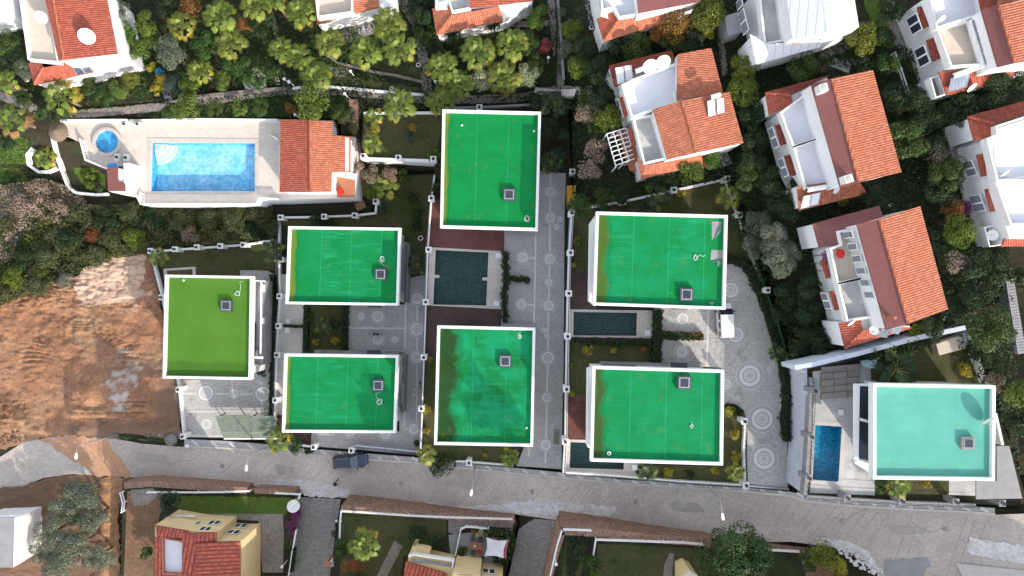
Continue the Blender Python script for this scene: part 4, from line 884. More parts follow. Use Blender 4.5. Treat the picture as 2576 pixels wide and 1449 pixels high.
h.tile([(2005,470,3.9), (2155,448,3.9), (2182,487,3.0), (2010,530,3.0)], tile); h.wall(D(2008,468, 2150,455, 2172,480, 2014,522), 2.9)
for a, nm in ((D(1950,315, 1965,311, 1979,362, 1964,366), 'awning'), (D(1973,392, 1988,389, 2004,440, 1989,444), 'awning')): h.poly(a, 2.8, 2.95, tile_d, nm)
h.win((1944, 318), (1962, 368), 1.2, 2.7); h.win((1970, 395), (1986, 442), 1.2, 2.7)
gz = h.G
solar_unit('white hot water tank and pale panels on the lower corner of the right house', gz + 3.8, [D(2022,494, 2042,489, 2036,520, 2014,526), D(2044,488, 2064,484, 2058,514, 2038,519)], D(2030,478, 2078,470), solar_w, .3)
dish('small white satellite dish below the terrace of the right house', 2103, 476, gz + 3.5, .5, -50, 40, .7)
# --- lower right house (maroon strip, flowers on terrace)
h = House('tiled_house', 'white house with purple flowers along its terrace and an orange and maroon roof', 2220, 680)
h.wall(H_(480,430, 540,300, 670,260, 870,1030, 720,1040, 605,975), 3.4)
h.flat(H_(548,310, 650,285, 765,640, 545,690, 480,440, 560,410), 3.6, terr_b); h.para(H_(535,300, 650,275, 765,640, 530,690, 475,430, 555,400), 4.4, .8)
h.flat(H_(550,690, 735,650, 840,930, 610,960), 3.55, terr_g); h.para(H_(535,692, 740,645, 850,935, 600,970), 4.4, .8)
h.mass(c3(3,1, 845,210,7.3, 1140,120,6.0, 1345,885,6.0, 1050,990,7.3)); h.mass(c3(3,1, 680,250,6.6, 845,210,7.3, 1050,990,7.3, 885,1030,6.6))
rf = h.tile(c3(3,1, 840,205,7.45, 1055,997,7.45, 1358,885,6.0, 1148,108,6.0)); h.tile(c3(3,1, 840,205,7.47, 1055,997,7.47, 890,1042,6.7, 670,245,6.7), maroon, name='felt_roof'); h.ridge((1932 + 280,483 + 70,7.5), (1932 + 1055 / 3,483 + 997 / 3,7.5), rf)
h.tile(c3(3,1, 530,300,4.0, 870,200,4.0, 840,103,3.2, 337,238,3.2), maroon, name='felt_roof'); h.tile(c3(3,1, 530,300,4.0, 540,395,4.0, 385,422,3.2, 337,238,3.2), maroon, name='felt_roof'); h.wall(H_(350,245, 835,115, 870,215, 535,300, 390,415), 3.1)
h.tile(c3(3,1, 715,1040,4.0, 1080,1020,4.0, 1082,1030,3.3, 580,1182,3.1), tile_r); h.tile(c3(3,1, 700,965,4.0, 715,1040,4.0, 580,1182,3.1, 535,990,3.1), tile_r); h.wall(H_(545,985, 700,970, 1070,1010, 1070,1030, 590,1165), 3.0)
h.ridge((1932 + 720 / 3,483 + 1040 / 3,4.05), (1932 + 585 / 3,483 + 1178 / 3,3.15), m=tile_r)
h.poly(H_(400,515, 430,508, 475,648, 440,655), 2.8, 2.95, tile_r, 'awning'); h.poly(H_(462,750, 500,745, 542,888, 505,893), 2.8, 2.95, tile_r, 'awning'); h.win((1932 + 445 / 3, 483 + 760 / 3), (1932 + 485 / 3, 483 + 885 / 3), 1.1, 2.7)
for i in range(7):
    a = (635 + i * 32, 290 + i * 92); b = (650 + i * 32, 345 + i * 92)
    h.win(H_(*a)[0], H_(*b)[0], 4.3, 6.2)
h.box(1932 + 962 / 3, 483 + 950 / 3, .28, .28, 6.6, 8.2, terracotta, 'chimney', 15)
h.poly(H_(800,975, 870,950, 878,1000, 815,1015), 3.6, 4.6, white_trim, 'terrace_cupboard')
gz = h.G
solar_unit('pair of dark solar collectors hanging over the lower eave of the flowered house', gz + 3.9, [H_(855,1040, 935,1030, 895,1100, 825,1090), H_(945,1030, 1025,1010, 985,1075, 920,1062)], None, solar, .3)
dish('small dish under the lower end of the flowered house terrace', 1932 + 805 / 3, 483 + 1043 / 3, gz + 3.6, .5, 200, 40, .7)
dish('small slanted dish beside the red roof corner of the flowered house', 1932 + 625 / 3, 483 + 985 / 3, gz + 3.6, .45, -60, 30, .6)
tb = thing('terrace_table', 'red table on the flowered terrace', 'table', (*W(1932 + 545 / 3, 483 + 465 / 3, gz + 4.3), gz + 3.6)); x, y = W(1932 + 545 / 3, 483 + 465 / 3, gz + 4.3)
MB().lathe(x, y, [(.001, gz + 4.36), (.5, gz + 4.36), (.5, gz + 4.32), (.001, gz + 4.32)], 14).build('table_top', redpaint, tb); MB().tube([(x, y, gz + 3.6), (x, y, gz + 4.33)], .05, 6).build('table_leg', white_trim, tb)
# --- far right house (cut by the frame)
h = House('tiled_house', 'white house cut off by the right edge, two red awnings on its left wall', 2520, 430)
h.flat(D(2498,330, 2640,280, 2700,455, 2505,445), 4.4, terr_w); h.para(D(2485,350, 2510,340, 2508,318, 2640,275, 2700,450, 2510,455), 5.2, .8)
h.wall(D(2484,352, 2510,322, 2640,280, 2700,600, 2540,600, 2500,480), 4.3); h.flat(D(2510,455, 2700,430, 2720,560, 2550,562), 4.38, terr_w); h.para(D(2506,455, 2700,430, 2720,560, 2545,565), 5.0, .6)
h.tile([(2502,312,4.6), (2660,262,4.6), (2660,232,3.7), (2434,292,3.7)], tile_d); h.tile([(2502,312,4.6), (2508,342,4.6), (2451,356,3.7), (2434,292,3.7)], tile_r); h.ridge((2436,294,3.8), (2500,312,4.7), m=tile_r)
h.wall(D(2440,298, 2650,250, 2660,290, 2510,330, 2456,350), 3.6)
for a in (D(2457,389, 2476,385, 2489,440, 2470,445), D(2478,476, 2497,472, 2510,528, 2492,534)): h.poly(a, 3.45, 3.6, tile_r, 'awning')
h.win((2466, 488), (2482, 530), 1.2, 3.0, m=glass_b); h.win((2445, 402), (2462, 440), 1.4, 3.0, m=glass_b)
h.tile([(2545,570,4.2), (2660,540,4.2), (2680,620,3.4), (2518,620,3.4)], tile_r); h.wall(D(2520,600, 2660,560, 2670,612, 2522,614), 3.2)
dish('white dish on the flat white roof at the right edge', 2526, 435, h.G + 4.4, .5, -60, 25, .8)
dish('white dish on the small balcony below the right edge house', 2497, 592, h.G + 2.2, .55, 180, 50, .6)
h.wall(D(2478,575, 2515,565, 2525,615, 2490,618), 1.6); h.flat(D(2480,577, 2513,567, 2522,612, 2492,615), 1.62, greyslab, 'balcony'); h.para(D(2478,573, 2514,563, 2524,615, 2490,620), 2.6, .9, .12)
# --- top right house
h = House('tiled_house', 'large white house in the top right corner with a glazed terrace and maroon strip roof', 2450, 90)
h.wall(D_(1390,500, 1640,480, 1900,480, 1640,560, 1400,590), 3.2)
h.wall(D_(1195,-20, 1600,-60, 1840,490, 1390,500, 1280,200), 4.2)
h.flat(D_(1240,-20, 1580,-40, 1610,100, 1290,210), 4.6, terr_w); h.para(D_(1225,-30, 1590,-60, 1615,100, 1280,210), 5.4, .8)
h.flat(D_(1300,215, 1540,160, 1630,480, 1390,490), 4.3, terr_b); h.para(D_(1285,215, 1545,150, 1640,485, 1385,500), 5.0, .7)
for i in range(4): h.poly(D_(1545 + i * 26,155 + i * 84, 1620 + i * 26,140 + i * 84, 1638 + i * 26,205 + i * 84, 1563 + i * 26,228 + i * 84), 5.5, 5.6, glass_b, 'glazed_roof_panel')
h.para(D_(1535,150, 1630,130, 1730,490, 1640,500), 5.5, .5, .14)
h.mass(c3(3,0, 1740,40,7.6, 2300,-90,6.4, 2420,420,6.4, 1855,470,7.6)); h.mass(c3(3,0, 1615,80,6.9, 1740,40,7.6, 1855,470,7.6, 1735,500,6.9))
rf = h.tile(c3(3,0, 1740,35,7.75, 1860,478,7.75, 2420,380,6.4, 2300,-60,6.4)); h.tile(c3(3,0, 1740,35,7.77, 1860,478,7.77, 1735,508,6.95, 1610,75,6.95), maroon, name='felt_roof'); h.ridge((1932 + 580,20,7.8), (1932 + 620,159,7.8), rf)
h.tile(c3(3,0, 1590,-10,6.0, 1730,-20,6.0, 1730,45,5.8, 1610,80,5.8), tile_r); h.tile(c3(3,0, 1730,-60,7.0, 2000,-60,7.0, 2000,-10,6.6, 1740,35,6.6), tile)
h.tile(c3(3,0, 1290,545,3.9, 1640,500,3.9, 1855,490,3.9, 1850,595,3.2, 1350,720,3.2), tile_r); h.wall(D_(1300,550, 1850,492, 1845,585, 1360,705), 3.0)
for a in (D_(1130,52, 1178,42, 1222,195, 1175,215), D_(1200,300, 1250,283, 1302,440, 1250,465)): h.poly(a, 2.9, 3.1, tile_d, 'awning')
h.win(D_(1122, 95)[0], D_(1170, 220)[0], 1.2, 3.0, m=glass_d); h.win(D_(1180, 335)[0], D_(1230, 470)[0], 1.2, 3.0, m=glass_d)
h.flat(D_(1240,590, 1310,560, 1340,705, 1275,725), 1.8, greyslab, 'balcony'); h.para(D_(1228,590, 1312,558, 1345,710, 1268,735), 2.8, .9, .14)
gz = h.G
solar_unit('large solar heater with white tank on the red lower roof of the top right house', gz + 3.7, [D_(1385,590, 1525,555, 1500,655, 1358,695)], D_(1395,575, 1620,495), mat('silver_collector', (.10, .13, .18), (.30, .34, .40), .9, .2, spec=.8, co='UV', pat=('lines', .35, .4, 'X')), .4)
dish('white dish at the lower eave below the big tank of the top right house', 1932 + 1535 / 3, 655 / 3, gz + 3.2, .55, -60, 30, .5); dish('white dish beside the upper terrace of the top right house', 1932 + 1298 / 3, 148 / 3, gz + 4.6, .55, -60, 30, .8)
# --- white metal roof house
h = House('white_roofed_house', 'house with a bright white ribbed sheet roof at the top of the picture', 2020, 60)
h.wall([(1925,-30), (2140,-50), (2130,60), (2060,100), (1925,110)], 3.3)
h.wall(D(1905,-30, 1985,-30, 1994,100, 1925,100), 3.5); h.flat(D(1915,-30, 1972,-30, 1990,95, 1928,105), 3.6, terr_g); h.para(D(1908,-40, 1975,-40, 1993,97, 1925,110), 4.4, .8)
h.mass([(1972,-60,6.6), (2080,-60,7.2), (2108,80,7.2), (1993,96,6.6)]); h.mass([(2080,-60,7.2), (2140,-60,6.5), (2160,68,6.5), (2108,80,7.2)])
rf = h.tile([(1970,-60,6.6), (2060,-60,7.3), (2080,82,7.3), (1993,100,6.6)], metalroof, .08, 'sheet_roof'); h.tile([(2060,-60,7.32), (2080,82,7.32), (2161,69,6.4), (2140,-60,6.4)], metalroof, .08, 'sheet_roof')
h.tile([(1930,112,4.6), (2064,98,4.6), (2064,118,3.9), (1902,162,3.5)], metalroof, .08, 'sheet_roof'); h.tile([(1886,85,4.6), (1930,112,4.6), (1902,162,3.5), (1890,140,3.5)], metalroof, .08, 'sheet_roof'); h.wall(D(1892,90, 2060,100, 2058,115, 1905,152), 3.4)
h.tile([(2064,98,5.6), (2130,74,5.6), (2112,90,5.2), (2064,108,5.2)], metalroof, .08, 'sheet_roof')
h.win((1871, 20), (1885, 75), 1.2, 3.0, m=glass_b); h.win((1866, -10), (1870, 12), 1.2, 3.0, m=glass_b)
h.wall(D(1822,40, 1858,30, 1868,78, 1832,90), 1.2, m=greyslab, name='stair_block')
dish('rusty red satellite dish at the lower edge of the white ribbed roof', 2004, 102, h.G + 4.4, .45, -60, 40, .8, mat('rusty_dish', (.30, .10, .06), (.5, .42, .38), 6, .7))
# --- house top centre-right
h = House('tiled_house', 'white house with maroon felt roof and tiled skirt, top edge right of centre', 1620, 30)
h.wall([(1512,-40), (1750,-40), (1735,0), (1676,25), (1540,60), (1515,50)], 3.2)
h.wall(D(1493,-50, 1600,-50, 1604,38, 1540,52, 1512,38), 3.9); h.flat(D(1518,-40, 1592,-40, 1597,32, 1555,40, 1520,20), 4.2, terr_w); h.para(D(1512,-40, 1597,-40, 1602,35, 1558,43, 1545,18, 1516,25), 5.0, .8)
h.mass([(1598,-60,6.6), (1760,-60,5.6), (1758,2,5.6), (1608,30,6.6)]); h.tile([(1597,-60,6.7), (1606,33,6.7), (1762,4,5.7), (1762,-60,5.7)], maroon, name='felt_roof')
rf = h.tile([(1556,50,4.4), (1670,24,4.4), (1675,57,3.2), (1518,105,3.2)], tile); h.tile([(1550,28,4.4), (1556,50,4.4), (1518,105,3.2), (1501,48,3.2)], tile_r); h.ridge((1556,50,4.4), (1520,102,3.25), rf); h.wall(D(1504,50, 1668,28, 1672,52, 1520,98), 3.0)
h.win((1612, 79), (1645, 68), 1.0, 2.6, face=(-.2, -1), m=glass_d)
# --- house top centre
h = House('tiled_house', 'house with orange tiled skirt on two sides, near the middle of the top edge', 1210, 20)
h.wall([(1092,-40), (1345,-40), (1338,10), (1265,52), (1100,82), (1095,30)], 3.2)
h.wall(D(1095,-50, 1330,-50, 1328,12, 1140,26, 1095,20), 4.2); h.flat(D(1110,-40, 1178,-40, 1180,18, 1135,24), 4.3, terr_g); h.para(D(1098,-40, 1180,-40, 1182,20, 1138,28, 1130,2, 1100,10), 5.0, .8)
h.tile([(1178,-50,5.6), (1181,20,5.0), (1340,2,5.0), (1340,-50,5.6)], tile_r)
rf = h.tile([(1138,38,4.4), (1255,16,4.4), (1266,53,3.2), (1098,88,3.2)], tile); h.tile([(1134,14,4.4), (1138,38,4.4), (1098,88,3.2), (1087,22,3.2)], tile); h.ridge((1138,38,4.4), (1100,86,3.25), rf); h.wall(D(1092,25, 1252,18, 1262,48, 1100,82), 3.0)
# --- house top centre-left
h = House('tiled_house', 'house with white walled terrace inside its orange roof, top edge above the palms', 870, 0)
h.wall(D(785,-40, 990,-40, 995,12, 953,20, 797,58), 3.2); h.flat(D(797,-40, 888,-40, 886,28, 805,38), 3.9, terr_b); h.para(D(792,-40, 885,-40, 886,30, 800,42), 4.8, .9)
h.tile([(886,-40,4.8), (888,30,4.6), (955,18,3.6), (945,-40,3.6)], tile); h.tile([(800,42,4.6), (888,28,4.6), (955,18,3.4), (796,62,3.2)], tile); h.tile([(792,-40,4.6), (800,42,4.6), (796,62,3.3), (779,-40,3.3)], tile)
# --- top left house
h = House('tiled_house', 'house with a broad orange roof and a white dish, top left corner', 180, 80)
h.wall(A_(150,-30, 800,-30, 870,240, 890,400, 700,440, 600,540, 270,600, 230,480, 170,200), 3.2)
h.wall(A_(150,-60, 350,-60, 440,470, 215,450), 4.3); h.flat(A_(165,-60, 345,-60, 435,460, 225,440), 4.9, terr_b); h.para(A_(145,-60, 345,-60, 438,468, 215,445), 5.6, .7)
h.mass(c3(0,0, 395,-60,7.6, 790,-60,6.4, 878,402,6.4, 485,450,7.6)); h.mass(c3(0,0, 338,-60,7.2, 395,-60,7.6, 485,450,7.6, 442,452,7.2))
rf = h.tile(c3(0,0, 392,-60,7.7, 485,452,7.7, 885,405,6.4, 795,-60,6.4), tile_r); h.tile(c3(0,0, 392,-60,7.7, 485,452,7.7, 442,458,7.2, 330,-60,7.2), tile_r); h.ridge((131,-20,7.75), (161.7,150.7,7.75), rf)
rf = h.tile(c3(0,0, 330,510,4.6, 660,450,4.6, 705,545,3.4, 258,642,3.4), tile_r); h.tile(c3(0,0, 300,455,4.6, 330,510,4.6, 258,642,3.4, 215,482,3.4), tile_r); h.ridge((110,170,4.65), (87,212,3.5), rf)
h.wall(A_(225,485, 650,455, 695,540, 265,630), 3.2); h.poly(A_(800,310, 870,400, 960,460, 900,240), 3.0, 4.6, white, 'side_wall')
dish('big white dish standing on the broad orange roof, top left', 219, 90, h.G + 6.9, .95, -70, 50, .9); dish('white dish at the edge of the tiled terrace, top left house', 104, 43, h.G + 4.9, .75, -70, 50, 1.4)
solar_unit('two dark solar collectors on the low red roof, top left', h.G + 4.2, [A_(520,460, 570,447, 635,552, 583,568), A_(575,445, 628,433, 698,540, 642,552)], None, solar, .1)
h = House('white_roofed_house', 'corner of a flat white roof, extreme top left', 0, 15); h.wall(D(-60,-40, 15,-40, 23,34, -60,55), 4.2, m=white_trim, name='roof_block'); h.wall(D(-60,-30, 10,-30, 17,30, -60,50), 4.4, name='wall')
# --- the terrace building beside the big pool
h = House('tiled_house', 'low building with a ribbed orange roof beside the large blue pool', 790, 400, LP)
h.wall(B_(195,930, 565,930, 570,1035, 700,1040, 700,1290, 560,1290, 560,1430, 190,1430), 2.9, 0)
h.mass(c3(1,0, 200,930,2.9, 400,925,3.9, 408,1440,3.9, 195,1435,2.9), 0); h.mass(c3(1,0, 400,925,3.9, 565,935,3.0, 560,1430,3.0, 408,1440,3.9), 0)
rf = h.tile(c3(1,0, 405,905,4.1, 412,1449,4.1, 178,1449,3.0, 186,905,3.0), tile_r, .16, 'roof'); h.tile(c3(1,0, 405,905,4.1, 412,1449,4.1, 568,1447,3.3, 577,920,3.3), tile); h.tile(c3(1,0, 577,1020,3.28, 570,1300,3.28, 712,1300,2.7, 712,1030,2.7), tile); h.ridge((780,302,4.15), (781,482,4.15), rf)
h.win(B_(180, 1300)[0], B_(180, 1100)[0], .3, 2.2, face=(-1, 0)); h.wall(B_(575,1300, 745,1310, 742,1322, 720,1345, 580,1318), 1.2, 0)
# --- white and grey slab building, bottom left
h = House('flat_roof_building', 'small plain building with a grey and white roof at the bottom left', 35, 1360)
h.wall(I_(-120,1000, 185,985, 185,1330, 105,1375, -120,1380), 3.6); h.poly(I_(-120,1010, 105,1010, 97,1385, -120,1385), 3.6, 3.75, greyslab, 'roof'); h.poly(I_(107,1010, 196,985, 190,1330, 99,1385), 3.5, 3.85, white_trim, 'roof'); h.poly(I_(30,950, 215,950, 222,1360, 190,1362, 195,985, 30,990), -.5, .15, travert, 'plinth')
# --- yellow houses
h = House('yellow_house', 'yellow house with red roofs and a sunken white terrace, bottom left', 500, 1400, LS1)
h.mass(c3(0,2, 1640,1135,4.5, 1835,1150,4.5, 1835,1600,4.5, 1640,1600,4.5), 0, cream)
h.mass(c3(0,2, 1170,1065,6.2, 1430,1110,6.2, 1640,1120,6.2, 1635,1185,6.2, 1830,1180,6.2, 1830,1600,6.2, 1165,1600,6.2), 0, cream)
h.tile(c3(0,2, 1175,1065,6.3, 1430,1108,6.9, 1380,1160,7.1, 1190,1160,6.8), tile_y, name='roof', lift=.1)
h.tile(c3(0,2, 1490,1120,7.1, 1640,1118,6.5, 1632,1190,6.5, 1480,1195,7.1), tile_y, lift=.12); h.tile(c3(0,2, 1380,1118,7.3, 1490,1130,7.0, 1475,1600,7.0, 1372,1600,7.3), tile_y, lift=.12)
h.tile(c3(0,2, 1480,1200,7.2, 1475,1600,7.2, 1815,1600,6.4, 1815,1185,6.4), tile_y, lift=.14); h.tile(c3(0,2, 1170,1155,6.7, 1225,1158,6.8, 1222,1600,6.8, 1162,1600,6.7), tile_y, lift=.12); h.tile(c3(0,2, 1225,1430,6.8, 1375,1440,6.8, 1372,1600,6.8, 1222,1600,6.8), tile_y, lift=.13)
h.flat(I_(1235,1170, 1375,1195, 1372,1435, 1235,1435), 6.45, terr_w); h.para(I_(1225,1165, 1380,1190, 1376,1440, 1228,1432), 6.95, .5, .15, m=mat('salmon_trim', (.45, .17, .12), None, 2, .8))
def northwin(h, pts, zt, hh, m=glass_d, nm='window'): h.win(pts[0], pts[1], zt - hh, zt, face=(0, 1), m=m, name=nm)
for p, zt, hh in ((I_(1558,1060, 1645,1062), 3.8, 1.3), (I_(1492,1108, 1575,1112), 5.9, 1.3), (I_(1755,1083, 1850,1085), 1.9, 1.3), (I_(1700,1132, 1795,1135), 4.3, 1.3)): northwin(h, p, zt, hh)
northwin(h, I_(1240,1062, 1500,1066), 4.0, 1.2, m=glass_b, nm='bay_window'); h.poly(I_(1290,1002, 1470,1006, 1470,992, 1300,990), 2.2, 2.5, white_trim, 'porch_frame')
h.poly(I_(1235,1003, 1290,993, 1290,1025, 1235,1035), 2.2, 2.35, dkgrey, 'porch_roof')
h = House('yellow_house', 'yellow house with white framed windows below the shaded patio, bottom centre', 1150, 1430, LS2)
h.mass(c3(1,2, 1150,1300,3.6, 1490,1375,3.6, 1490,1600,3.6, 1115,1600,3.6), 0, cream); h.mass(c3(1,2, 1490,1420,6, 1690,1444,6, 1690,1700,6, 1400,1700,6), 0, cream); h.mass(c3(1,2, 1695,1470,5, 1860,1490,5, 1860,1700,5, 1695,1700,5), 0, cream); h.mass(c3(1,2, 1185,1225,2.6, 1320,1240,2.6, 1300,1330,2.6, 1150,1300,2.6), 0, cream)
h.tile(c3(1,2, 1130,1335,3.9, 1440,1430,3.9, 1430,1600,5.0, 1100,1600,5.0), tile_y, lift=.1)
h.poly(J_(1165,1318, 1480,1358, 1485,1385, 1175,1340), 3.62, 3.7, greyslab, 'roof_gutter'); h.para(J_(1150,1302, 1190,1290, 1490,1335, 1480,1390), 4.1, .5, .2, closed=False)
for p, zt, hh in ((J_(1540,1400, 1640,1412), 4.2, 1.3), (J_(1530,1438, 1635,1446), 6.0, 1.0), (J_(1705,1425, 1805,1437), 3.4, 1.3)): northwin(h, p, zt, hh)
northwin(h, J_(1185,1228, 1310,1243), 2.5, 1.2)
h = House('yellow_house', 'tip of a small pale gabled roof at the bottom edge', 1738, 1450, LS3); h.wall(K_(1290,1440, 1345,1412, 1400,1445, 1400,1560, 1290,1560), 4.0, 0, cream); h.tile(c3(2,2, 1345,1412,4.3, 1345,1560,4.3, 1405,1560,4.0, 1400,1442,4.0), terr_b); h.tile(c3(2,2, 1345,1412,4.3, 1345,1560,4.3, 1285,1560,4.0, 1290,1442,4.0), terr_b)
# --- green shingled gate canopy of the lime villa
t = thing('gate_canopy', 'sage green shingled canopy in two panels inside the street gate', 'canopy', (*W(616, 1075, LF), LF))
z = LF + 2.8
for q, nm in (([(541,1046,.55), (629,1044,.55), (629,1086,.25), (556,1086,.25)], 0), ([(556,1086,.25), (629,1086,.25), (629,1102,-.35), (563,1102,-.35)], 0), ([(632,1046,.45), (695,1046,.45), (695,1086,.15), (632,1086,.15)], 0), ([(632,1086,.15), (695,1086,.15), (695,1101,-.45), (632,1101,-.45)], 0)):
    MB().slab([W(u, v, z + k) + (z + k,) for u, v, k in q], .12).build('shingled_roof', shingle, t)
for u, v in ((545,1050), (566,1099), (629,1099), (690,1099), (629,1050), (690,1050)): x, y = W(u, v, z); MB().box(x, y, LF, .12, .12, 2.5).build('post', dkgrey, t)
MB().prism(WP(D(562,1103, 628,1103, 628,1107, 560,1107), z), z - .5, z - .3).build('gutter', white_trim, t); MB().prism(WP(D(631,1103, 695,1103, 695,1107, 631,1107), z), z - .55, z - .35).build('gutter', white_trim, t)
# ============================================================ walls and fences
green_mesh = mat('dark_green_fence_mesh', (.010, .075, .030), (.008, .05, .022), 3, .8); fence_dk = mat('dark_fence_metal', (.05, .055, .06), None, 2, .5)
def wallfence(label, pts, L, h=.9, w=.25, m=None, rail=None, rh=.9, name='boundary_wall', cat='wall', zb=None):
    """low wall with a fence on top; points are where the wall top is seen"""
    if L is None: P = [G3(u, v, h, gnat) for u, v in pts]; P = [(x, y, z - h) for x, y, z in P]
    else: P = [W(u, v, L + h) + (L,) for u, v in pts]
    t = thing(name, label, cat, P[0]); P = dens(P, 4)
    wallmb(MB(), P, w, h, zb).build('wall_body', m or white, t)
    A, B = offs(P, w + .06)
    if rail:
        mb = MB(); Q = [(p[0], p[1], p[2] + h) for p in P]
        for k in (.35, .95): mb.tube([(x, y, z + rh * k) for x, y, z in Q], .028, 4)
        for a, b in zip(Q, Q[1:]):
            n = max(1, int(math.dist(a[:2], b[:2]) / .45))
            for i in range(n): x, y, z = (a[k] + (b[k] - a[k]) * i / n for k in range(3)); mb.box(x, y, z - .02, .03, .03, rh)
        mb.build('fence_railing', rail, t)
    return t
def meshfence(t, pts, L, h, hh):
    P = dens([W(u, v, L + h + hh) + (L + h,) for u, v in pts], 4); wallmb(MB(), P, .05, hh, L + h - .02).build('mesh_screen', green_mesh, t)
wallfence('white low wall with lamp pillars along the top of the lime villa garden', D(383,633, 440,628, 612,616, 690,604), LF, .8)
wallfence('white low wall down the left side of the lime villa', D(378,634, 408,748, 450,975, 462,1098), LF, .7, rail=fence_dk)
wallfence('wall with dark railing between the lime villa and the left pair of emerald villas', D(701,548, 701,640, 703,745, 698,820, 694,900, 692,1005, 688,1104), LB, .6, .3, rail=fence_dk)
wallfence('white wall with lamp pillars above the upper left emerald villa', D(706,547, 815,545, 892,542, 944,536), LB, .8); wallfence('short white wall stub running up from the corner left of the dark lawn', D(944,536, 947,508), LB, .8)
wallfence('white wall with dark railing between the scooter courtyard and the square pool terrace', D(1092,440, 1084,500, 1074,640, 1070,762, 1065,900, 1059,1080, 1056,1148), LA, .5, .28, rail=fence_dk)
t = wallfence('tall white retaining wall under the small raised lawn left of the top villa', D(908,398, 1000,401, 1095,404), LA, .5, .3)
wallfence('white wall with green screen above the raised lawn', D(915,284, 1010,283, 1112,283), LA, .6)
wallfence('low white wall behind the top centre villa', D(1112,272, 1240,268, 1350,262, 1432,264), LA, .7, m=greyslab)
wallfence('pale blue wall with railing between the medallion driveway and the van villas', D(1440,545, 1434,640, 1430,765, 1427,900, 1424,1100, 1419,1190), LD, .6, .3, m=white, rail=fence_dk)
t = wallfence('white wall with lamp pillars above the van villa lawn', D(1460,525, 1567,507, 1695,479, 1828,450), LD, .8)
t = wallfence('white wall with green screen along the right of the van driveway', D(1828,450, 1862,550, 1910,690, 1960,830, 1985,922), LD, .8); meshfence(t, D(1832,452, 1867,550, 1915,690, 1964,830, 1989,922), LD, .8, .8)
t = wallfence('two parallel white beams bridging to the pale blue corner wall', D(1985,922, 2030,936), LD, 5.0, .35, zb=LD + 4.6)
t = wallfence('long white and dark stone wall above the mint villa terrace', D(2000,925, 2045,917, 2150,892, 2300,852, 2430,824), LV, 3.2, .5, m=blue_wall); meshfence(t, D(2010,924, 2180,888), LV, 2.4, .1)
wallfence('white wall down the right side of the mint villa garden', D(2432,832, 2462,905, 2484,965), LV, 1.2, .3)
wallfence('white wall behind the mint roof running down to the grey canopy', D(2505,1040, 2523,1120), LV, 1.5, .3)
wallfence('grey wall with railing on top of the blue retaining wall beside the deep blue pool', D(2044,950, 2038,1098, 2031,1204, 2026,1246), LV, .5, .45, m=greyslab, rail=fence_dk, rh=1.0)
# street walls
wallfence('street wall with railing in front of the deep blue pool', D(2030,1250, 2132,1257, 2269,1265, 2405,1270, 2455,1272), LV, .5, .35, m=greyslab, rail=fence_dk)
wallfence('white street wall below the lower green villa and its half hidden pool', D(1424,1190, 1560,1199, 1700,1211, 1873,1222), LD, .6, .25, rail=fence_dk)
wallfence('white fence wall between the small side lawn and the big medallions', D(1876,1060, 1872,1130, 1875,1215), LD, .6, .3, rail=fence_dk)
wallfence('short white street wall left of the leaning street lamp', D(1100,1160, 1180,1163, 1290,1172), LA, .5, .25, rail=fence_dk)
wallfence('dark railed street wall right of the parked dark car', D(892,1122, 960,1128, 1055,1138), LB, 1.0, .25, m=blue_wall, rail=fence_dk)
wallfence('low street wall left of the parked dark car', D(700,1116, 790,1124), LB, .6, .25)
# white balustrades of the pool terrace
def balus(label, pts, L, h=.95, step=.32):
    P = dens([W(u, v, L + h) + (L,) for u, v in pts], 3); t = thing('balustrade', label, 'balustrade', P[0])
    wallmb(MB(), [(p[0], p[1], p[2] + h - .1) for p in P], .2, .1, L + h - .1).build('handrail', white_trim, t); mb = MB()
    wallmb(mb, P, .22, .12, L - .02); mb.build('base_rail', white_trim, t); mb = MB()
    for a, b in zip(P, P[1:]):
        n = max(1, int(math.dist(a[:2], b[:2]) / step))
        for i in range(n): x, y = (a[k] + (b[k] - a[k]) * (i + .5) / n for k in range(2)); mb.box(x, y, L + .1, .12, .12, h - .2)
    mb.build('balusters', white_trim, t)
balus('long white balustrade below the large blue pool', D(353,483, 353,513, 644,513, 654,498, 700,500), LP)
balus('white balustrade along the top edge of the pool terrace, right part', D(358,302, 500,299, 698,301), LP); balus('white balustrade along the top left of the pool terrace', D(152,302, 318,301, 325,310), LP)
balus('white slanted balustrade beside the round pool', D(200,348, 214,402, 270,425), LP)
t = thing('changing_hut', 'small brown roofed hut with a white wall left of the large blue pool', 'hut', (*W(293, 445, LP), LP))
MB().prism(WP(A_(815,1270, 890,1270, 945,1280, 945,1440, 820,1440), LP + 2.2), LP, LP + 2.2).build('wall', white, t); MB().prism(WP(A_(808,1262, 888,1262, 890,1370, 947,1372, 947,1442, 815,1442), LP + 2.35), LP + 2.2, LP + 2.36).build('roof', mat('brown_sheet_roof', (.20, .075, .065), (.15, .06, .055), 2, .7), t)
MB().prism(WP(A_(932,1230, 975,1228, 980,1370, 950,1440, 945,1380, 935,1380), LP + 2.5), LP, LP + 2.5).build('side_wall', white_trim, t); MB().prism(WP(A_(895,1252, 930,1255, 930,1368, 895,1368), LP + 1.6), LP, LP + 1.6).build('cabin_opening', dkgrey, t)
MB().prism(WP(A_(810,1232, 885,1230, 885,1262, 810,1262), LP + 2.0), LP + 1.9, LP + 2.0).build('blue_mat', mat('blue_mat', (.05, .30, .62), None, 2, .7), t)
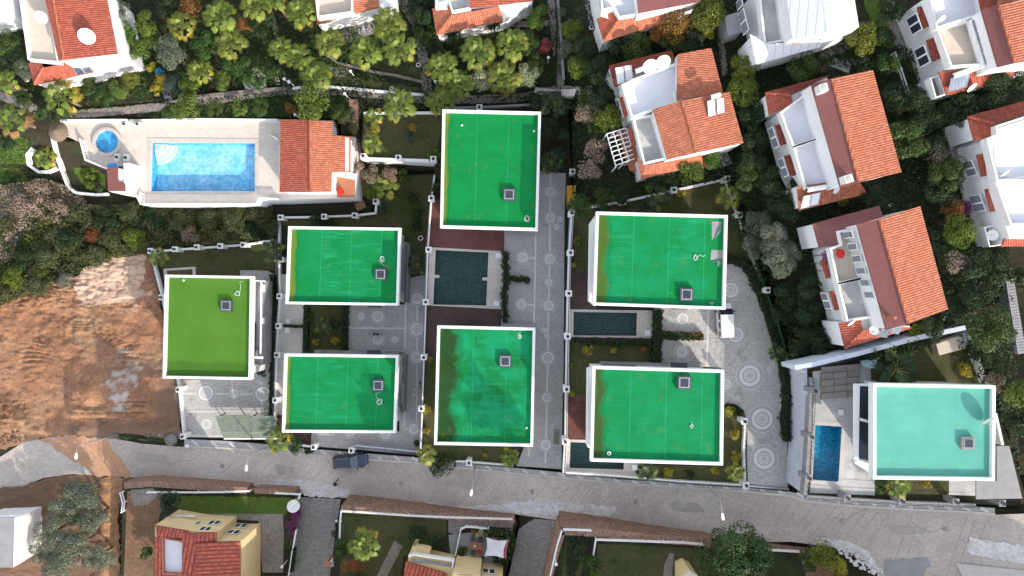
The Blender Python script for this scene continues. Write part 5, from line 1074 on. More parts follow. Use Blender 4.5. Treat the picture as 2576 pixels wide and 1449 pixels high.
# small round pool
x, y = W(268, 356, LP + .4); t = thing('swimming_pool', 'small raised round pool on the terrace', 'swimming pool', (x, y, LP))
k = (H - LP) / H / S
MB().lathe(x, y, [(36 * k, LP - .02), (36 * k, LP + .4), (28.5 * k, LP + .42), (28.5 * k, LP - .25)], 40).build('rim', travert, t); MB().lathe(x, y, [(28.6 * k, LP + .05), (.01, LP + .05)], 40).build('basin_floor', pooltile_b, t); MB().lathe(x, y, [(28.5 * k, LP + .3), (.01, LP + .3)], 40).build('water_surface', water_b, t)
ls = MB(); ls.lathe(x, y, [(22 * k, LP + .1), (22 * k, LP + .12), (.01, LP + .14)], 20); 
# thatched parasol
x, y = W(139, 329, LP + 2.6); t = thing('thatched_parasol', 'straw parasol at the left end of the pool terrace', 'parasol', (x, y, LP))
MB().lathe(x, y, [(1.25, LP + 2.0), (1.15, LP + 2.1), (.6, LP + 2.45), (.02, LP + 2.75)], 22).build('thatch_cover', thatch, t); MB().tube([(x, y, LP - 4), (x, y, LP + 2.5)], .07, 6).build('pole', bark, t)
# stepped walkway between pool terrace and raised lawn
t = thing('garden_steps', 'reddish brick steps running down between the pool building and the raised lawn', 'steps', (*W(895, 300, LA), LA)); mb = MB()
cl = D(888,250, 890,300, 893,345, 900,400, 905,450, 908,500); q = dens([(p[0], p[1], 0) for p in cl], 7)
for i in range(len(q) - 1):
    z = LA + .9 - i * .17; a, b = q[i], q[i + 1]; P = WP([(a[0] - 10, a[1]), (a[0] + 10, a[1]), (b[0] + 10, b[1]), (b[0] - 10, b[1])], z); mb.prism(P, z - 4, z)
mb.build('treads', mat('brick_steps', (.34, .17, .13), (.26, .15, .12), 1.5, .9, .4, pat=('brick', .3, .15, .8), c3=(.2, .13, .1)), t)
# stone garden kerbs along the path
def kerbwall(label, pts, h=.5, w=.45, m=None): return wallfence(label, pts, None, h, w, m or stone, name='garden_wall', cat='garden wall')
kerbwall('pale stone edging on the upper side of the garden path above the pool', D(420,262, 480,245, 600,232, 720,222)); kerbwall('white edging along the path below the three palms', D(735,222, 800,216, 880,222, 960,230, 1065,238), .4, .3, white)
kerbwall('thin stone edging crossing the planted slope left of the long path', D(825,140, 850,158, 940,180, 1000,190, 1065,206), .4, .3); kerbwall('low curved wall round the lone palm at the far left', D(80,372, 66,390, 72,415, 95,432, 120,432, 142,422), .6, .35, white)
kerbwall('stone edging along the path at the far left', D(-20,215, 40,225, 75,240), .5, .4); kerbwall('thick concrete end wall below the path junction', D(1345,228, 1400,234, 1448,232), .6, .9, travert)
kerbwall('low wall along the vertical path at the top centre', D(1402,-20, 1412,100, 1418,200), .6, .3, greyslab)
wallfence('curving white wall running down the slope left of the hut', D(130,350, 140,390, 155,430, 170,470, 190,485, 240,490, 270,488), None, .6, .35, white)
# south side walls with white rails
def southwall(label, pts, L, h=.5, w=.7): 
    P = [W(u, v, L + h) + (L,) for u, v in pts]; t = thing('stone_retaining_wall', label, 'stone wall', P[0]); wallmb(MB(), dens(P, 3), w, h, L - 6).build('stonework', stonewall, t); return t
southwall('rubble stone wall of the garden above the bottom left yellow house', D(312,1222, 380,1217, 620,1234), LS1, .3, .8); southwall('short stone wall left of the block driveway', D(640,1236, 742,1240), LS1, .3, .6)
southwall('long rubble stone wall right of the block driveway', D(858,1281, 1000,1290, 1150,1300, 1295,1308), LS2, .2, .9); southwall('stone wall left of the darker second driveway entrance', D(1416,1340, 1400,1390, 1385,1449, 1375,1500), LS3, .3, .6); southwall('long rubble stone wall left of the big round tree', D(1414,1335, 1500,1340, 1640,1355, 1790,1366), LS3, .3, 1.0); southwall('last stretch of stone wall right of the big round tree', D(1915,1376, 2035,1385), LS3, .3, .7)
def rail(label, pts, L, h=.9, posts=True, kind='white_rail_fence'):
    P = dens([W(u, v, L + h) + (L,) for u, v in pts], 2.2); t = thing(kind, label, 'rail fence', P[0]); mb = MB()
    for k in (.45, .95): wallmb(mb, [(p[0], p[1], p[2] + h * k) for p in P], .13, .07, None if False else L + h * k)
    mb.build('rails', white_trim, t)
    mb = MB()
    for p in P: mb.box(p[0], p[1], L - .02, .14, .14, h + .12)
    mb.build('fence_posts', white_trim, t); return t
rail('white rail above the green grass of the bottom left garden', I_(1110,820, 1480,820, 1690,818, 1880,810), LS1 + .3, .7); rail('short white rail left of the block driveway', J_(145,825, 330,835, 320,870), LS1 + .3, .7)
rail('white lattice gate standing in the bare earth at the far left garden', I_(905,825, 925,900, 915,970), LS1, 1.0); rail('white lattice along the block driveway below the purple flowers', J_(300,1110, 270,1280, 245,1449), LS1, .8)
rail('long white rail along the top of the bottom centre garden', J_(640,962, 860,975, 1150,995, 1450,1008, 1932,1022), LS2 + .2, .7); rail('white rail turning down beside the block driveway', J_(640,965, 632,1050, 628,1185), LS2, .8)
rail('white lattice round the shaded patio', J_(1505,1290, 1545,1100, 1585,1080, 1665,1085, 1755,1095), LS2, .9)
rail('white rail down the left edge of the narrow lawn', K_(380,1100, 340,1230, 290,1449), LS3, .8); rail('short white rail above the narrow lawn', K_(380,1100, 595,1108), LS3, .8); rail('white rail down the left of the wide lawn', K_(635,1170, 612,1320), LS3, .8); rail('long white rail above the wide lawn beside the big round tree', K_(635,1178, 1000,1190, 1300,1200, 1445,1215), LS3 + .2, .8); rail('short white rail right of the big round tree', M_(-5,1255, 350,1275), LS3 + .2, .8)
rail('long white garden railing with steps left of the top right house', [(2252,132), (2268,175), (2290,240)], Z(2270, 180, 0, gnat), .9)
# ============================================================ vegetation
def qmesh(name, V, F, mat_, smooth=False):
    me = bpy.data.meshes.new(name); V = np.asarray(V, dtype=np.float32); F = np.asarray(F, dtype=np.int32); k = F.shape[1]
    me.vertices.add(len(V)); me.vertices.foreach_set('co', V.ravel()); me.loops.add(F.size); me.loops.foreach_set('vertex_index', F.ravel())
    me.polygons.add(len(F)); me.polygons.foreach_set('loop_start', np.arange(0, F.size, k, dtype=np.int32)); me.polygons.foreach_set('loop_total', np.full(len(F), k, dtype=np.int32))
    me.update(calc_edges=True); me.validate(); me.materials.append(mat_); return me
def leaves(c, nrm, size, rs, asp=.6):     # small folded diamonds centred on c, facing nrm
    n = len(c); up = rs.normal(size=(n, 3)); u = np.cross(nrm, up); u /= np.linalg.norm(u, axis=1)[:, None] + 1e-6; v = np.cross(nrm, u)
    s = (size * rs.uniform(.6, 1.35, n))[:, None]
    V = np.stack([c - u * s, c - v * s * asp + nrm * s * .12, c + u * s, c + v * s * asp + nrm * s * .12], 1).reshape(-1, 3)
    return V, np.arange(4 * n).reshape(-1, 4)
def crown(name, seed, n, leaf, m, blobs=14, flat=.75, br=(.30, .48), hang=0.0, open_=.0):
    rs = np.random.RandomState(seed); bc = []; 
    for i in range(blobs):
        a = rs.uniform(0, 6.283); q = math.sqrt(rs.uniform(0, 1)) * .68; z = rs.uniform(-.25, .8) * (1 - q * .7)
        bc.append((q * math.cos(a), q * math.sin(a), z * flat))
    bc = np.array(bc); rad = rs.uniform(br[0], br[1], blobs)
    w = rad ** 2; b = rs.choice(blobs, n, p=w / w.sum()); d = rs.normal(size=(n, 3)); d[:, 2] = np.abs(d[:, 2]) * .9 - .25; d /= np.linalg.norm(d, axis=1)[:, None]
    rr = rad[b] * rs.uniform(.55, 1.06, n) ** .6
    c = bc[b] + d * rr[:, None] * np.array([1, 1, .8]); nr = d + rs.normal(size=(n, 3)) * .45; nr[:, 2] += .25; nr /= np.linalg.norm(nr, axis=1)[:, None]
    return qmesh(name, *leaves(c, nr, leaf, rs), m)
def branches(name, seed, m, n=7, base=.10):
    rs = random.Random(seed); mb = MB(); mb.tube([(0, 0, -1.2), (0, 0, -.45), (.03, .02, -.1)], [base, base * .75, base * .55], 6)
    for i in range(n):
        a = 6.283 * i / n + rs.uniform(-.3, .3); q = rs.uniform(.45, .75)
        mb.tube([(0, 0, -.3), (q * .4 * math.cos(a), q * .4 * math.sin(a), 0), (q * math.cos(a + .2), q * math.sin(a + .2), rs.uniform(.1, .4))], [base * .45, base * .3, base * .1], 5)
    return mb.mesh(name)
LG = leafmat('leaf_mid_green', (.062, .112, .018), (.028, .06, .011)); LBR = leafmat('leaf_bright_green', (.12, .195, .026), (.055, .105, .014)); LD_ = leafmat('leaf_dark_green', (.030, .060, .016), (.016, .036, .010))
LO = leafmat('leaf_olive_grey', (.19, .215, .15), (.065, .085, .055), tr=.1); LY = leafmat('leaf_yellow', (.42, .33, .025), (.20, .20, .02)); LA_ = leafmat('leaf_autumn', (.32, .14, .035), (.16, .075, .02)); LYG = leafmat('leaf_citrus', (.16, .20, .02), (.07, .11, .012))
LFB = leafmat('flower_cream', (.55, .52, .38), (.25, .30, .12)); LPU = leafmat('flower_purple', (.36, .06, .30), (.14, .05, .11)); LPK = leafmat('flower_pink', (.55, .06, .12), (.14, .14, .03)); LBL = leafmat('leaf_blue_green', (.05, .10, .07), (.03, .06, .045)); LDR = leafmat('dry_twigs', (.29, .225, .155), (.16, .125, .085), tr=.05)
LRD = leafmat('leaf_round_tree', (.050, .115, .030), (.018, .048, .014), scale=.35)
LT = leafmat('leaf_thicket', (.105, .12, .045), (.045, .06, .022))
PROT = {}
def proto(key):
    if key in PROT: return PROT[key]
    sp = dict(g=(LG, 2600, .060), b=(LBR, 2600, .062), d=(LD_, 2600, .060), o=(LO, 3600, .042), y=(LY, 1600, .06), a=(LA_, 1800, .06), c=(LYG, 2600, .058), f=(LFB, 1700, .06), p=(LPU, 2600, .045), k=(LPK, 1400, .07), l=(LBL, 1700, .065), t=(LDR, 900, .08), r=(LRD, 7000, .040), h=(LT, 2600, .055))[key[0]]
    big = key[1] == 'B'; v = int(key[2])
    n = int(sp[1] * (1.5 if big else .5)); lf = sp[2] * (.72 if big else 1.6)
    me = crown('crown_leaves_' + key, hash(key[0]) % 7 + v * 11 + (50 if big else 0) + ord(key[0]), n, lf, sp[0], blobs=(20 if big else 8) if key[0] != 'r' else 24, br=(.26, .38) if key[0] == 'r' else (.24, .40) if big else (.34, .55), flat=.75 if key[0] not in 'r' else .95)
    br = branches('trunk_' + key, v + ord(key[0]), bark, 7 if big else 5, .09 if big else .06); br.materials.append(bark)
    PROT[key] = (me, br); return PROT[key]
KN = dict(h=('wild_bush', 'shrub', 'shrub'), g=('leafy_tree', 'tree', 'shrub'), b=('leafy_tree', 'tree', 'shrub'), d=('evergreen_tree', 'tree', 'shrub'), o=('olive_tree', 'tree', 'shrub'), y=('yellow_shrub', 'tree', 'shrub'), a=('autumn_tree', 'tree', 'shrub'), c=('citrus_tree', 'tree', 'shrub'), f=('flowering_shrub', 'tree', 'shrub'), p=('bougainvillea', 'shrub', 'shrub'), k=('flowering_shrub', 'shrub', 'shrub'), l=('blue_green_shrub', 'shrub', 'shrub'), t=('bare_tree', 'tree', 'shrub'), r=('round_tree', 'tree', 'tree'))
ADJ = dict(h='olive green', g='mid green', b='bright green', d='dark green', o='silvery grey green', y='yellow', a='rusty orange', c='yellowish green citrus', f='cream flowered', p='purple flowered', k='pink flowered', l='blue green', t='leafless brown', r='dense dark green round')
vi = [0]; USED = {}
def uniq(s):
    return s
def tree(k, u, v, r, label, h=None, cat=None, sz=1.0, grp=None):
    """r: crown radius seen in the survey; crown centre seen at u,v"""
    vi[0] += 1; R_ = r / S * 1.0; big = r >= 24; key = k + ('B' if big else 's') + str(vi[0] % (3 if not big else 2))
    hh = h if h is not None else (R_ * 1.35 if not big else R_ * 1.2 + .8)
    x, y, z = G3(u, v, hh)
    crown_me, br = proto(key); nm = KN[k][0] if (big or k in 'rypfkl') else KN[k][0].replace('tree', 'shrub')
    root = thing(nm, ADJ[k] + ' ' + label if not label.startswith('!') else label[1:], cat or (KN[k][1] if big else KN[k][2]), (x, y, z - hh), grp)
    root.rotation_euler = (0, 0, random.uniform(0, 6.28)); 
    o = bpy.data.objects.new('crown', crown_me); col.objects.link(o); o.parent = root; o.location = (0, 0, hh); o.scale = (R_, R_ * random.uniform(.88, 1.1), R_ * sz)
    t = bpy.data.objects.new('trunk', br); col.objects.link(t); t.parent = root; q = max(hh / 1.2, .3); t.location = (0, 0, hh); t.scale = (R_, R_, hh / 1.15)
    return root
# ---- fan palms
def fan(mb_v, mb_f, base, direction, size, rs, droop=.25, pleats=11, spread=115):
    d = direction / np.linalg.norm(direction); side = np.cross(d, [0, 0, 1]); side /= np.linalg.norm(side) + 1e-6; up = np.cross(side, d); b0 = len(mb_v)
    mb_v.append(base)
    N = pleats * 2
    for i in range(N + 1):
        a = R(-spread + 2 * spread * i / N); rr = size * (1.0 if i % 2 else .62) * (1 - .12 * abs(a) / R(spread)) * rs.uniform(.93, 1.07)
        p = base + (d * math.cos(a) * (1.25 if abs(a) < 1.57 else .6) + side * math.sin(a) * .74) * rr + up * (.13 * size if i % 2 else -.06 * size) - np.array([0, 0, 1]) * droop * size * (1 + rs.uniform(0, .4)) * (.4 + .6 * math.cos(a / 2))
        mb_v.append(p)
    for i in range(N): mb_f.append((b0, b0 + 1 + i, b0 + 2 + i))
def palm_mesh(seed, n, fs, m, r0=(.25, .72), el=(75, -5), droop=.25, pleats=10, spread=115, names='x'):
    rs = np.random.RandomState(seed); V = []; F = []; ST = MB()
    for i in range(n):
        t = (i + .5) / n; a = i * 2.39996 + rs.uniform(-.2, .2); e = R(el[0] + (el[1] - el[0]) * t ** .8); L = r0[0] + (r0[1] - r0[0]) * t ** .7
        dr = np.array([math.cos(a) * math.cos(e), math.sin(a) * math.cos(e), math.sin(e)]); base = dr * L
        ST.tube([(0, 0, -.05), tuple(base)], [.022, .012], 4, False)
        d2 = dr + np.array([0, 0, -.35 - .3 * t]); fan(V, F, base, d2, fs * rs.uniform(.85, 1.1), rs, droop * (.5 + t), pleats, spread)
    return qmesh('palm_fronds_' + names, V, F, m), ST.mesh('palm_stalks_' + names)
PG = leafmat('palm_green', (.28, .35, .065), (.12, .18, .028), rnd=.35, tr=.3, scale=1.4); PY = leafmat('palm_yellowing', (.52, .42, .045), (.34, .32, .04), rnd=.35, tr=.3, scale=1.4); PD = leafmat('palm_shaded', (.045, .085, .030), (.03, .06, .022), rnd=.35, tr=.2); PB = leafmat('palm_dead', (.36, .20, .09), (.25, .14, .06), rnd=.35, tr=.1); PS = mat('palm_stalk', (.22, .26, .08), None, 3, .7)
def palm_proto(kind, v):
    key = kind + str(v)
    if key in PROT: return PROT[key]
    if kind == 'P': a, st = palm_mesh(10 + v, 30, .29, PG, r0=(.26, .66), el=(76, 0), names=key); b, _ = palm_mesh(30 + v, 6, .30, PY, r0=(.55, .68), el=(-8, -28), names=key + 'o')
    elif kind == 'Q': a, st = palm_mesh(50 + v, 16, .30, PG, r0=(.26, .6), el=(75, 5), names=key); b, _ = palm_mesh(70 + v, 14, .32, PY if v else PB, r0=(.5, .72), el=(5, -35), names=key + 'o')
    elif kind == 'F': a, st = palm_mesh(90 + v, 15, .42, PD, r0=(.22, .55), droop=.12, pleats=6, spread=70, names=key); b, _ = palm_mesh(99 + v, 3, .4, PG, r0=(.5, .6), el=(10, -20), droop=.15, pleats=8, names=key + 'o')  # palms in shade: dark frond colour stands in for the shadow
    else: a, st = palm_mesh(110 + v, 15, .42, PG, r0=(.22, .55), droop=.12, pleats=7, spread=75, names=key); b, _ = palm_mesh(119 + v, 3, .4, PY, r0=(.5, .6), el=(10, -20), droop=.15, pleats=8, names=key + 'o')
    st.materials.append(PS); tr = MB().tube([(0, 0, -1), (.02, .01, -.6), (0, .01, -.15), (0, 0, 0)], [.14, .10, .10, .13], 8).mesh('palm_trunk_' + key); tr.materials.append(palmbark)
    PROT[key] = (a, b, st, tr); return PROT[key]
def palm(kind, u, v, r, label, h=None, lean=(0, 0)):
    vi[0] += 1; a, b, st, tr = palm_proto(kind, vi[0] % 2); R_ = r / S * 1.08; hh = h or (4.2 if kind in 'PQ' else 1.8)
    x, y, z = G3(u, v, hh); root = thing('fan_palm', label, 'palm tree', (x, y, z - hh)); rz = random.uniform(0, 6.28)
    for nm, me, m in (('fronds', a, PG), ('yellowing_fronds', b, PY), ('frond_stalks', st, PS)):
        o = bpy.data.objects.new(nm, me); col.objects.link(o); o.parent = root; o.location = (0, 0, hh); o.scale = (R_, R_, R_ * .8); o.rotation_euler = (0, 0, rz)
        if nm == 'yellowing_fronds': o.rotation_euler = (R(8), R(-4), rz)
    o = bpy.data.objects.new('trunk', tr); col.objects.link(o); o.parent = root; o.location = (0, 0, hh); q = min(1.6, R_); o.scale = (q, q, hh + .3)
    return root
for k, u, v, r, h, lab in [
 ('Q',455,62,36,4,'fan palm with brown lower fronds left of the bright orange shrubs'), ('P',550,40,42,5,'fan palm second from the left in the top palm row'), ('P',578,107,40,4,'fan palm directly below the top row, right of the round olive bush'), ('P',640,12,38,5,'yellow edged fan palm cut by the top edge'), ('P',688,0,30,5,'fan palm mostly above the top edge'), ('P',756,30,40,4.5,'fan palm just left of the terrace house at the top edge'), ('P',500,178,32,3.5,'small fan palm among shrubs above the pool path'),
 ('Q',30,300,42,4,'yellowing fan palm at the left edge below the path'), ('Q',148,243,44,4,'fan palm with orange lower fronds below the top left house'), ('P',12,205,30,4,'fan palm at the left edge beside the curved path'), ('Q',108,397,30,2.5,'small fan palm inside the curved white wall at the far left'),
 ('P',828,107,38,4.5,'fan palm with orange tips below the top centre-left house'), ('P',706,123,32,4,'fan palm at the left end of the middle palm group'), ('P',751,142,36,3.8,'fan palm right beside the left one of the middle group'), ('P',793,192,40,3.6,'fan palm touching the edge of the long garden path'), ('P',917,130,42,4.5,'large fan palm above the sloping stone edging'), ('P',976,58,42,5,'topmost fan palm left of the vertical stone path'), ('P',1003,120,42,5,'fan palm overlapping the lower side of the topmost path palm'), ('P',1004,262,42,4.5,'lone fan palm standing where the path meets the raised lawn'),
 ('P',1112,170,42,4.5,'leftmost fan palm of the group right of the vertical path'), ('P',1200,130,44,5,'upper fan palm of the group below the skirted house'), ('P',1288,110,42,5,'fan palm with yellow centre beside the leafy tree top'), ('P',1266,192,44,4.5,'right lower fan palm of the group, beside the cream flowers'), ('P',1157,212,38,4,'small fan palm left of the cream flowered bush'), ('P',1108,255,38,4,'dull fan palm right above the corner of the top centre green roof'),
 ('G',940,293,24,2.2,'upper small fan palm at the left edge of the raised lawn'), ('G',935,362,26,2.2,'lower small fan palm at the left edge of the raised lawn'), ('G',968,470,36,2.5,'sparse pale palm below the white retaining wall'), ('P',915,1372,40,4.5,'isolated bright fan palm in the bottom centre garden'),
 ('F',1395,262,38,2.5,'shaded palm right of the top centre green roof'), ('F',1386,410,32,2.2,'shaded palm where the medallion driveway begins'), ('F',1655,492,34,2.2,'dark palm above the roof of the van villa'), ('G',1833,495,30,3.2,'slender palm at the top right corner of the van villa lawn'), ('F',1052,665,32,2.2,'dark palm between the upper left emerald villa and the square pool'), ('F',686,632,34,2.5,'dark palm at the corner between lime and emerald villas'), ('G',398,648,26,2.2,'small palm at the top left corner of the lime villa garden'),
 ('G',700,1108,36,3,'bright palm on the street left of the dark car'), ('G',1073,1145,26,2.6,'small bright palm at the street corner left of the bushy conifer'), ('G',1283,1150,26,2.4,'palm under the bottom right corner of the brown stained roof'), ('F',1628,1185,26,2.4,'round bushy palm at the street under the lower green roof'), ('G',1850,1187,24,2.2,'palm beside the pillar at the big medallion driveway'), ('F',2257,930,50,2.8,'very large dark palm in the mint villa garden'), ('G',2260,1224,28,2.2,'bright palm at the street under the mint roof'), ('F',1957,885,22,2,'left of two small palms behind the green screen wall'), ('F',1992,892,20,2,'right of two small palms behind the green screen wall'), ('F',815,820,26,1.6,'young palm in the middle of the courtyard garden'), ('G',30,1,0.1,1,'') ][:-1]: palm(k, u, v, r, lab, h)
